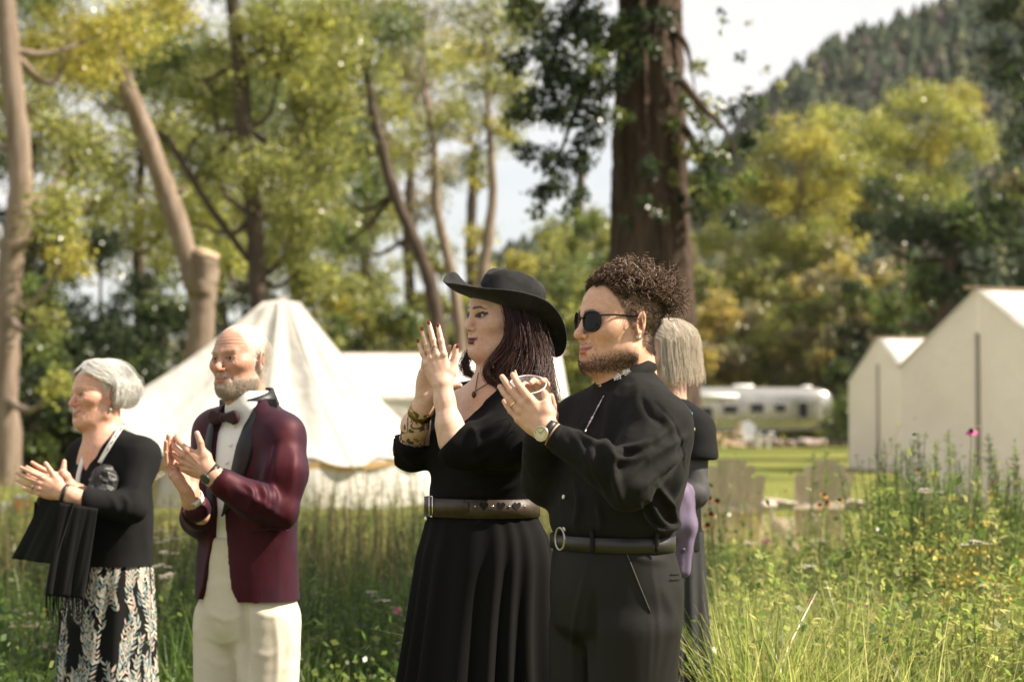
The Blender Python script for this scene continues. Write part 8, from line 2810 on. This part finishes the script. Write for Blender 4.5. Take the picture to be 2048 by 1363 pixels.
    for (kx, dyy) in ((542, -0.06), (450, 0.07)):
        a_ = G.p(kx, 1665, dyy); f_ = frame(44)[:, 1]
        vs = Vol(a_ + np.array((-0.34, -0.34, -0.16)), a_ + np.array((0.2, 0.2, 0.06)), 0.010)
        g0 = np.array((a_[0], a_[1], 0.0))
        vs.chain([g0 + (0, 0, 0.06), g0 + (0, 0, 0.045) + f_ * 0.08, g0 + (0, 0, 0.036) + f_ * 0.20], [0.050, 0.045, 0.035], 0.03)
        vs.chain([g0 + (0, 0, 0.05) - f_ * 0.05, a_], [0.042, 0.045], 0.03)
        vs.box((a_[0], a_[1], -0.2), (1, 1, 0.2), None, 0, 0, 's')
        v_, f__ = vs.mesh(); mesh_obj('shoe', smooth_mesh(v_, f__, 2), f__, SHOE, T, True)
    return T


make_old_man()
# ------------------------------------------------------------------ older woman with white hair and patterned skirt
KNIT_BLACK = mat('black_knit', (0.010, 0.010, 0.0105), rough=0.9, spec=0.15, bump=0.0005, bscale=900)
WOOL_BLACK = mat('black_wool', (0.009, 0.009, 0.009), rough=0.92, spec=0.15, sheen=0.04, bump=0.001, bscale=500)


def make_old_woman():
    G = Fig(7.0)
    base = G.p(222, 1607, 0)
    T = thing('person', 'older woman with a white bob in a black cardigan and leaf-print skirt, clapping', 'person', (base[0], base[1], 0.0))
    R = frame(50, 0, -3)
    hc = G.p(197, 789, 0.0)
    sc = 0.97
    q = dict(skin=(0.65, 0.36, 0.255), red=(0.60, 0.23, 0.16), ruddy=0.5, jaw=1.0, fat=0.003, face=1.0, nose=1.08, smile=1.9, lips=0.85, lipc=(0.50, 0.17, 0.15), lipa=0.9, browc=(0.30, 0.22, 0.17), browa=0.6,
             browt=0.8, mouth=0.0008, open=0.0042, lines=0.0014, bags=1, brow=0.9, shadow=0.4, age=1.2)
    yb = 44
    Rb = frame(yb)

    def chest(vol, L):
        vol.cap(L.w((0, -0.028, -0.055)), G.p(212, 890, 0.0), 0.050, 0.058, 0.03)
        vol.cap(L.w((0, 0.018, -0.088)), G.p(200, 890, -0.02), 0.036, 0.045, 0.03)
        vol.ell(G.p(215, 935, 0), (0.145, 0.092, 0.130), Rb, 0.05)
        for s in (-1, 1):
            vol.cap(L.w((s * 0.02, 0.03, -0.10)), G.p(205, 893, 0) + Rb[:, 1] * 0.05 + Rb[:, 0] * s * 0.012, 0.008, 0.010, 0.02)
    wb = (G.p(95, 985, -0.2), G.p(320, 700, 0.2))
    V, F, N, L, l, col = build_head(hc, R, sc, q, chest, h=0.0024, wbox=wb)
    x, y, z = l.T
    scalp = np.maximum(sstep(0.020, 0.0, y - 0.45 * z), sstep(0.070, 0.08, z)) * (z > -0.045) * (np.abs(x) < 0.08)
    col = mixc(col, scalp * 0.8, (0.66, 0.62, 0.57))
    parts = [(V, F, col)]
    skin = (0.65, 0.37, 0.265); red = (0.58, 0.25, 0.18)
    wl = G.p(126, 985, -0.26)
    d = G.p(52, 958, -0.27) - wl
    vol = Vol(G.p(5, 1050, -0.42), G.p(260, 890, -0.10), 0.0022)
    JL = hand_ops(vol, wl, d, (-0.22, -0.78, 0.05), True, 0.92, dict(all=(8, 14, 8), index=(6, 10, 6), little=(14, 16, 10)), 0.7,
                  thumb=[(0.048, 0.040, -0.010), (0.074, 0.060, -0.010), (0.098, 0.078, -0.010)], forearm=[G.p(145, 992, -0.26), G.p(185, 1003, -0.25), G.p(215, 1010, -0.235)], fr=(0.027, 0.034, 0.034))
    hv, hf = vol.mesh(); hv = smooth_mesh(hv, hf, 1, 0.3)
    parts.append((hv, hf, hand_color(hv, JL, skin, red, amt=0.45)))
    wr = G.p(140, 975, -0.14)
    d = G.p(70, 948, -0.20) - wr
    vol = Vol(G.p(20, 1040, -0.34), G.p(260, 890, 0.02), 0.0024)
    JR = hand_ops(vol, wr, d, (0.10, 0.85, -0.35), False, 0.92, dict(all=(8, 14, 8)), 0.6,
                  thumb=[(0.046, 0.040, -0.014), (0.052, 0.062, -0.014), (0.056, 0.084, -0.012)], forearm=[G.p(160, 985, -0.12), G.p(200, 1005, -0.05)], fr=(0.027, 0.034))
    hv, hf = vol.mesh(); hv = smooth_mesh(hv, hf, 1, 0.3)
    parts.append((hv, hf, hand_color(hv, JR, skin, red, amt=0.45)))
    parts.append(inner_body([([G.p(210, 900, 0), G.p(222, 1000, 0), G.p(220, 1120, 0)], [0.05, 0.10, 0.10]),
                             ([G.p(225, 905, 0), G.p(278, 915, -0.10), G.p(262, 1020, -0.18), G.p(205, 1008, -0.24)], [0.04, 0.045, 0.04, 0.033]),
                             ([G.p(205, 905, 0), G.p(165, 915, 0.10), G.p(190, 1030, 0.06), G.p(200, 1005, -0.05)], [0.04, 0.045, 0.04, 0.033]),
                             ([G.p(220, 1120, 0), G.p(245, 1250, -0.06), G.p(245, 1590, -0.06)], [0.10, 0.07, 0.04]), ([G.p(218, 1120, 0), G.p(195, 1250, 0.06), G.p(195, 1590, 0.06)], [0.10, 0.07, 0.04])], 0.011))
    bv, bf, bc = join(parts)
    mesh_obj('body', bv, bf, SKIN, T, True, bc)
    eyes(L, T, (0.09, 0.07, 0.05))
    # ---------------- white bob
    P1 = head_hair(L, 3000, 3, el_end=-0.50, infl=(1.09, 1.32), curl=0.22, part=0.2, azmin=1.55, len_jit=0.34, fluff=0.005)
    HV, HF = strands(P1, 0.00075, 0.0004)
    mesh_obj('white_hair', HV, HF, HAIR_WHITE, T, True, hair_col(len(HV), 48, (0.96, 0.94, 0.90), 0.04, 7))
    g = L.w
    m_ = MB(); m_.lathe([(0.0, 0.004), (0.004, 0.003), (0.0058, -0.003), (0.004, -0.008), (0.0, -0.0095)], g((-0.083, -0.002, -0.056)), (0, 0, 1), 12, False)
    m_.build('earring', mat('silver_pearl', (0.6, 0.56, 0.5), rough=0.25, metal=0.7), T, True)
    # bracelet and rings
    dc = G.p(145, 992, -0.26) - wl; dc /= np.linalg.norm(dc)
    cv, cf = ring_band(wl + dc * 0.006, axes_from(dc), 0.029, 0.030, 0.012, 0.003, 26); mesh_obj('bracelet', cv, cf, BELT_BLACK, T, True)
    pts, rr, up = JL['ring']
    cv, cf = ring_band(pts[0] * 0.5 + pts[1] * 0.5, axes_from(pts[1] - pts[0]), rr[0], rr[0], 0.005, 0.0016, 18); mesh_obj('finger_ring', cv, cf, STEEL, T, True)
    # ---------------- cardigan
    vol = Vol(G.p(60, 1150, -0.42), G.p(420, 840, 0.36), 0.0060)
    secs = [G.sec(862, 180, 250, 0.9, yb), G.sec(876, 166, 276, 0.6, yb), G.sec(895, 150, 296, 0.54, yb), G.sec(930, 144, 304, 0.62, yb), G.sec(975, 138, 308, 0.74, yb), G.sec(1040, 136, 310, 0.78, yb), G.sec(1100, 134, 308, 0.78, yb), G.sec(1132, 132, 310, 0.78, yb)]
    vol.loft(secs)
    sl = G.p(281, 912, -0.09); el = G.p(262, 1014, -0.19)
    vol.chain([G.p(255, 890, -0.05), sl, el], [0.045, 0.060, 0.052], 0.05)
    vol.chain([el, G.p(178, 1003, -0.25)], [0.053, 0.045], 0.02)
    vol.chain([G.p(185, 892, 0.06), G.p(168, 915, 0.10), G.p(190, 1025, 0.06)], [0.045, 0.055, 0.05], 0.05)
    vol.chain([G.p(190, 1025, 0.06), G.p(185, 1000, -0.06)], [0.05, 0.042], 0.02)
    # cuff, neck and V
    q0 = G.p(166, 1001, -0.25)

    def cuff(X, Y, Z):
        return np.maximum((X - q0[0]) + 0 * Y + 0 * Z, Y - (G.Y - 0.15))
    vol.op(cuff, G.p(0, 1100, -0.45), G.p(172, 880, -0.15), 0.003, 's')
    cb = G.p(218, 942, 0); fwd = Rb[:, 1]; rt = Rb[:, 0]

    def vneck(X, Y, Z):
        xr = (X - cb[0]) * rt[0] + (Y - cb[1]) * rt[1]; xf = (X - cb[0]) * fwd[0] + (Y - cb[1]) * fwd[1]
        return np.maximum((np.abs(xr) - (Z - cb[2]) * 0.62) * 0.85, 0.02 - xf)
    vol.op(vneck, G.p(100, 950, -0.3), G.p(300, 835, 0.25), 0.004, 's')
    vol.cap(G.p(212, 820, 0), G.p(211, 872, 0), 0.066, 0.064, 0.004, 's')
    V2, F2, N2 = cloth_mesh(vol, 2)
    folds = [([(290, 930), (275, 980), (250, 1020)], 7, 0.004), ([(240, 985), (255, 1005), (250, 1035)], 6, 0.006), ([(215, 985), (232, 1010), (228, 1035)], 6, 0.005), ([(300, 1010), (290, 1060), (295, 1120)], 8, 0.004)]
    V2 = V2 + N2 * fold_ridges(V2, N2, G, folds)[:, None]
    V2 = wrinkle(V2, N2, 0.0022, 13, 71); V2 = smooth_mesh(V2, F2, 1, 0.4); N2 = vnormals(V2, F2)
    cd = mesh_obj('cardigan', V2, F2, KNIT_BLACK, T, True)
    S2 = Surf(V2, N2)
    trim = mat('white_trim', (0.70, 0.68, 0.64), rough=0.8)
    for pts in ([(250, 846), (236, 866), (218, 895), (201, 926)], [(178, 884), (166, 920), (158, 955), (157, 968)]):
        Q = S2.line(pts, 0.004, 22, 4)
        m_ = MB(); m_.tube(Q, 0.0085, 6, flat=0.28, up=(0, -1, 0)); m_.build('neck_trim', trim, cd, True)
    for k in range(5):
        t = k / 5
        Q = S2.line([(252 - 40 * t, 846 + 62 * t), (252 - 40 * (t + 0.10), 846 + 62 * (t + 0.10))], 0.0075, 4, 0)
        m_ = MB(); m_.tube(Q, 0.0026, 5, flat=0.4); m_.build('trim_mark', KNIT_BLACK, cd, True)
    # ---------------- skirt with printed leaves
    ss = [G.sec(1118, 138, 304, 0.80, yb), G.sec(1145, 130, 308, 0.82, yb), G.sec(1220, 122, 311, 0.86, yb), G.sec(1300, 118, 312, 0.90, yb), G.sec(1363, 115, 314, 0.92, yb), G.sec(1480, 108, 320, 0.92, yb), G.sec(1585, 104, 326, 0.92, yb)]
    sv, sf, pos = skirt_mesh(ss, 44, 150, 11, (0.002, 0.014), 6, 0.9, 0.4)
    sk = mesh_obj('skirt', sv, sf, KNIT_BLACK, T, True)
    r = np.random.default_rng(12)
    LV = []; LF = []; LC = []
    ztop = ss[0][0] - 0.01; zbot = ss[-1][0] + 0.02
    pal = [(0.62, 0.56, 0.46), (0.60, 0.46, 0.38), (0.38, 0.42, 0.36), (0.55, 0.55, 0.50), (0.20, 0.27, 0.28)]
    nlf = 0
    for stem in range(300):
        a0 = r.uniform(0, 2 * math.pi); z0 = r.uniform(zbot, ztop - 0.03)
        dirn = r.uniform(-0.5, 0.5)
        for k in range(7):
            aa = a0 + (k * 0.010 * math.sin(dirn)) / 0.17; zz = z0 + k * 0.017
            if zz > ztop: break
            for sd in (-1, 1):
                tilt = dirn + sd * r.uniform(0.35, 0.75); ln = r.uniform(0.020, 0.034); wd = ln * r.uniform(0.10, 0.16)
                pts2 = []
                for (u, v) in ((0, 0), (0.3, 1), (0.65, 0.85), (1, 0), (0.65, -0.85), (0.3, -1)):
                    du = u * ln; dv = v * wd
                    xx = math.sin(tilt) * du + math.cos(tilt) * dv; hh = math.cos(tilt) * du - math.sin(tilt) * dv
                    pts2.append((aa + xx / 0.17, zz + hh))
                A = np.array([p[0] for p in pts2]); Z = np.clip(np.array([p[1] for p in pts2]), zbot - 0.02, ztop + 0.005)
                Pq = pos(A, Z); Pn = pos(A + 0.02, Z) - pos(A - 0.02, Z)
                nn = np.cross(Pn, (0, 0, 1.0)); nn /= np.linalg.norm(nn, axis=1)[:, None]
                b0 = len(LV)
                LV.extend(Pq + nn * 0.0022); LF.append((b0, b0 + 1, b0 + 2, b0 + 5)); LF.append((b0 + 2, b0 + 3, b0 + 4, b0 + 5))
                LC.extend([np.array(pal[r.integers(0, 5)]) * r.uniform(0.5, 0.95)] * 6); nlf += 1
    lp = mesh_obj('leaf_print', LV, np.array(LF), mat('leaf_print_ink', (0.6, 0.5, 0.4), rough=0.85, attr=True), sk, False, np.array(LC))
    lp['kind'] = 'stuff'
    # shoes
    for (kx, dyy) in ((245, -0.06), (195, 0.06)):
        a_ = G.p(kx, 1585, dyy); f_ = frame(44)[:, 1]; g0 = np.array((a_[0], a_[1], 0.0))
        vs = Vol(g0 + np.array((-0.3, -0.3, -0.05)), g0 + np.array((0.2, 0.2, 0.12)), 0.010)
        vs.chain([g0 - f_ * 0.04 + (0, 0, 0.04), g0 + (0, 0, 0.04) + f_ * 0.08, g0 + (0, 0, 0.032) + f_ * 0.17], [0.038, 0.040, 0.032], 0.03)
        vs.box((a_[0], a_[1], -0.2), (1, 1, 0.2), None, 0, 0, 's')
        v_, f__ = vs.mesh(); mesh_obj('shoe', smooth_mesh(v_, f__, 2), f__, SHOE, T, True)
    # ---------------- shawl over the forearms: a thing of its own
    sp = G.p(130, 1080, -0.25)
    SH = thing('shawl', 'black fringed shawl draped over the forearms of the white-haired woman', 'shawl', sp)
    pan = [([G.p(84, 1000, -0.24), G.p(150, 1005, -0.30), G.p(26, 1116, -0.20), G.p(112, 1128, -0.30)], 3, 5), ([G.p(120, 1004, -0.305), G.p(196, 1016, -0.28), G.p(92, 1190, -0.30), G.p(166, 1196, -0.29)], 4, 6),
           ([G.p(70, 1002, -0.14), G.p(190, 1014, -0.14), G.p(60, 1110, -0.13), G.p(160, 1150, -0.15)], 3, 7)]
    for c4, wv, sd in pan:
        v_, f_ = sheet(c4, 40, 26, 0.0045, wv * 0.6, sd)
        o = mesh_obj('shawl_panel', v_, f_, WOOL_BLACK, SH, True)
        md = o.modifiers.new('thick', 'SOLIDIFY'); md.thickness = 0.006
    # roll over the arms
    m_ = MB(); m_.tube(bez([G.p(80, 1001, -0.20), G.p(130, 1003, -0.24), G.p(196, 1012, -0.22)], 10), [0.018, 0.026, 0.03, 0.032, 0.034, 0.034, 0.032, 0.03, 0.028, 0.02], 10); m_.build('shawl_fold', WOOL_BLACK, SH, True)
    vol = Vol(G.p(150, 1010, -0.40), G.p(290, 900, -0.02), 0.0045)
    vol.ell(G.p(210, 962, -0.165), (0.046, 0.045, 0.055), None, 0); vol.ell(G.p(196, 985, -0.18), (0.055, 0.05, 0.035), None, 0.03)
    v_, f_, n_ = cloth_mesh(vol, 1); v_ = wrinkle(v_, n_, 0.011, 38, 91); v_ = smooth_mesh(v_, f_, 1, 0.3)
    mesh_obj('shawl_bundle', v_, f_, mat('black_silk', (0.012, 0.012, 0.013), rough=0.5), SH, True)
    fr_ = []
    a, b = pan[1][0][2], pan[1][0][3]
    for i in range(46):
        t = i / 45; p0 = a * (1 - t) + b * t + r.normal(0, 0.003, 3)
        ln = r.uniform(0.06, 0.10)
        fr_.append(bez([p0 + (0, 0, 0.01), p0 + (r.normal(0, 0.004), r.normal(0, 0.004), -ln * 0.5), p0 + (r.normal(0, 0.008), r.normal(0, 0.006), -ln)], 6))
    v_, f_ = strands(np.array(fr_), 0.0016, 0.0012, 4); o = mesh_obj('fringe', v_, f_, WOOL_BLACK, SH, True); o['kind'] = 'stuff'
    return T


make_old_woman()
# ------------------------------------------------------------------ woman with long grey hair behind the couple
def make_back_woman():
    G = Fig(6.5)
    base = G.p(1335, 1667, 0)
    T = thing('person', 'woman with long straight grey hair in black, standing behind the man in sunglasses', 'person', (base[0], base[1], 0.0))
    R = frame(72, -2, 0)
    hc = G.p(1326, 712, 0.0)
    q = dict(skin=(0.58, 0.36, 0.28), red=(0.56, 0.25, 0.19), ruddy=0.4, nose=1.05, lips=0.75, open=0.0034, bags=1, shadow=0.35, browc=(0.3, 0.26, 0.22), browa=0.5, age=1.0)
    yb = 66
    Rb = frame(yb)

    def neck(vol, L):
        vol.cap(L.w((0, -0.028, -0.055)), G.p(1338, 815, 0.0), 0.050, 0.058, 0.03)
    V, F, N, L, l, col = build_head(hc, R, 0.96, q, neck, h=0.0026)
    sc_ = np.maximum(sstep(0.02, 0.0, l[:, 1] - 0.45 * l[:, 2]), sstep(0.07, 0.08, l[:, 2])) * (l[:, 2] > -0.06) * (np.abs(l[:, 0]) < 0.08)
    col = mixc(col, sc_ * 0.8, (0.5, 0.46, 0.42))
    parts = [(V, F, col)]
    wl = G.p(1290, 985, -0.22)
    d = G.p(1240, 940, -0.24) - wl
    vol = Vol(wl + np.array((-0.2, -0.15, -0.12)), wl + np.array((0.16, 0.15, 0.2)), 0.0026)
    J = hand_ops(vol, wl, d, (-0.3, -0.9, 0.1), True, 0.92, dict(all=(8, 12, 8)), 0.7, forearm=[G.p(1310, 995, -0.22), G.p(1350, 1000, -0.2)], fr=(0.027, 0.033))
    hv, hf = vol.mesh(); parts.append((hv, hf, hand_color(hv, J, (0.58, 0.37, 0.29), (0.56, 0.25, 0.19))))
    parts.append(inner_body([([G.p(1338, 830, 0), G.p(1338, 900, 0), G.p(1335, 1080, 0)], [0.05, 0.09, 0.10]), ([G.p(1345, 845, 0), G.p(1382, 870, -0.12), G.p(1385, 990, -0.16), G.p(1345, 998, -0.2)], [0.04, 0.045, 0.04, 0.033]),
                             ([G.p(1335, 845, 0), G.p(1310, 870, 0.14), G.p(1300, 980, 0.08), G.p(1270, 970, -0.10)], [0.04, 0.045, 0.038, 0.03]),
                             ([G.p(1335, 1080, 0), G.p(1342, 1300, -0.04), G.p(1342, 1640, -0.04)], [0.09, 0.045, 0.035]), ([G.p(1335, 1080, 0), G.p(1328, 1300, 0.05), G.p(1328, 1640, 0.05)], [0.09, 0.045, 0.035])], 0.011))
    bv, bf, bc = join(parts)
    mesh_obj('body', bv, bf, SKIN, T, True, bc)
    eyes(L, T)
    P1 = head_hair(L, 2400, 5, el_end=-0.4, infl=(1.07, 1.22), fall=0.155, azmin=1.35, m=20, fluff=0.004)
    HV, HF = strands(P1, 0.0008, 0.0005)
    mesh_obj('long_grey_hair', HV, HF, HAIR_WHITE, T, True, hair_col(len(HV), 60, (0.78, 0.72, 0.64), 0.12, 7))
    # top with short cape sleeves
    vol = Vol(G.p(1200, 1130, -0.40), G.p(1470, 780, 0.36), 0.0065)
    secs = [G.sec(800, 1300, 1376, 0.95, yb), G.sec(818, 1290, 1392, 0.6, yb), G.sec(850, 1275, 1404, 0.55, yb), G.sec(900, 1272, 1402, 0.66, yb), G.sec(980, 1270, 1398, 0.74, yb), G.sec(1100, 1268, 1404, 0.8, yb)]
    vol.loft(secs)
    vol.chain([G.p(1365, 838, -0.07), G.p(1386, 862, -0.12), G.p(1392, 912, -0.14)], [0.045, 0.060, 0.072], 0.05)
    vol.box(G.p(1392, 960, -0.14), (0.2, 0.10, 0.067), None, 0.0, 0.004, 's')
    vol.loft(secs[2:])
    vol.chain([G.p(1318, 838, 0.08), G.p(1308, 870, 0.14), G.p(1302, 930, 0.12)], [0.045, 0.058, 0.06], 0.05)
    V2, F2, N2 = cloth_mesh(vol, 2)
    V2 = wrinkle(V2, N2, 0.003, 13, 81); V2 = smooth_mesh(V2, F2, 1, 0.4); N2 = vnormals(V2, F2)
    tp = mesh_obj('blouse', V2, F2, KNIT_BLACK, T, True)
    vol = Vol(G.p(1290, 1060, -0.36), G.p(1460, 880, 0.1), 0.006)
    vol.chain([G.p(1386, 890, -0.13), G.p(1386, 985, -0.165), G.p(1345, 1000, -0.2)], [0.050, 0.047, 0.042], 0.02)
    v_, f_, n_ = cloth_mesh(vol, 2); v_ = wrinkle(v_, n_, 0.004, 20, 83)
    mesh_obj('sleeve', v_, f_, mat('grey_lit_jersey', (0.035, 0.034, 0.036), rough=0.7), T, True)  # light on the black sleeve put into a greyer colour
    ss = [G.sec(1060, 1268, 1404, 0.8, yb), G.sec(1120, 1266, 1406, 0.84, yb), G.sec(1250, 1262, 1412, 0.9, yb), G.sec(1363, 1256, 1420, 0.92, yb), G.sec(1640, 1240, 1440, 0.92, yb)]
    sv, sf, pos = skirt_mesh(ss, 44, 150, 12, (0.003, 0.020), 9, 0.9, 0.5)
    mesh_obj('skirt', sv, sf, mat('charcoal_crepe', (0.020, 0.020, 0.022), rough=0.6), T, True)
    S2 = Surf(V2, N2)
    for (x0, y0, c, nm) in ((1377, 822, (0.04, 0.40, 0.42), 'turquoise'), (1381, 827, (0.04, 0.40, 0.42), 'turquoise'), (1375, 829, (0.04, 0.36, 0.40), 'turquoise'), (1383, 848, (0.35, 0.38, 0.16), 'leafgreen'), (1386, 858, (0.40, 0.42, 0.18), 'leafgreen')):
        p, nn = S2.at(x0, y0, 0.001)
        m_ = MB(); m_.lathe([(0.007, 0), (0.005, 0.002), (0.0, 0.0026)], p, nn, 8, False); m_.build('embroidered_flower', mat('thread_' + nm, c, rough=0.7), tp, True)
    pj = G.p(1366, 1060, -0.22)
    PJ = thing('jacket', 'folded lilac jacket hanging over the arm of the grey-haired woman', 'jacket', pj)
    vol = Vol(G.p(1310, 1180, -0.36), G.p(1430, 950, -0.05), 0.005)
    vol.chain([G.p(1360, 985, -0.20), G.p(1368, 1050, -0.21), G.p(1366, 1140, -0.21)], [0.042, 0.040, 0.022], 0.02)
    vol.chain([G.p(1352, 985, -0.22), G.p(1350, 1060, -0.22)], [0.035, 0.03], 0.02)
    v_, f_, n_ = cloth_mesh(vol, 1); v_ = wrinkle(v_, n_, 0.009, 22, 85, (1, 1, 0.35)); v_ = smooth_mesh(v_, f_, 1, 0.4)
    mesh_obj('jacket_cloth', v_, f_, mat('lilac_cotton', (0.13, 0.10, 0.165), rough=0.8, var=0.15, scale=40), PJ, True)
    vn = vnormals(v_, f_); SJ = Surf(v_, vn)
    p, nn = SJ.at(1366, 1100, 0.001)
    m_ = MB(); m_.lathe([(0.008, 0), (0.008, 0.002), (0.005, 0.003), (0.0, 0.002)], p, nn, 12, False); m_.build('button', mat('dark_button', (0.06, 0.05, 0.08), rough=0.3), PJ, True)
    return T


make_back_woman()
# ------------------------------------------------------------------ thin summer haze over the valley
hb = MB(); hb.box((-1500, -400, -1.5), (1500, 1100, 155))
hm = bpy.data.materials.new('haze_air'); hm.use_nodes = True
hm.node_tree.nodes.clear()
_o = hm.node_tree.nodes.new('ShaderNodeOutputMaterial'); _v = hm.node_tree.nodes.new('ShaderNodeVolumePrincipled')
_v.inputs['Color'].default_value = (0.93, 0.95, 1.0, 1); _v.inputs['Density'].default_value = 0.00006
_v.inputs['Anisotropy'].default_value = 0.2
hm.node_tree.links.new(_v.outputs['Volume'], _o.inputs['Volume'])
tag(hb.build('haze', hm), 'thin pale haze in the valley air', 'haze', kind='stuff')
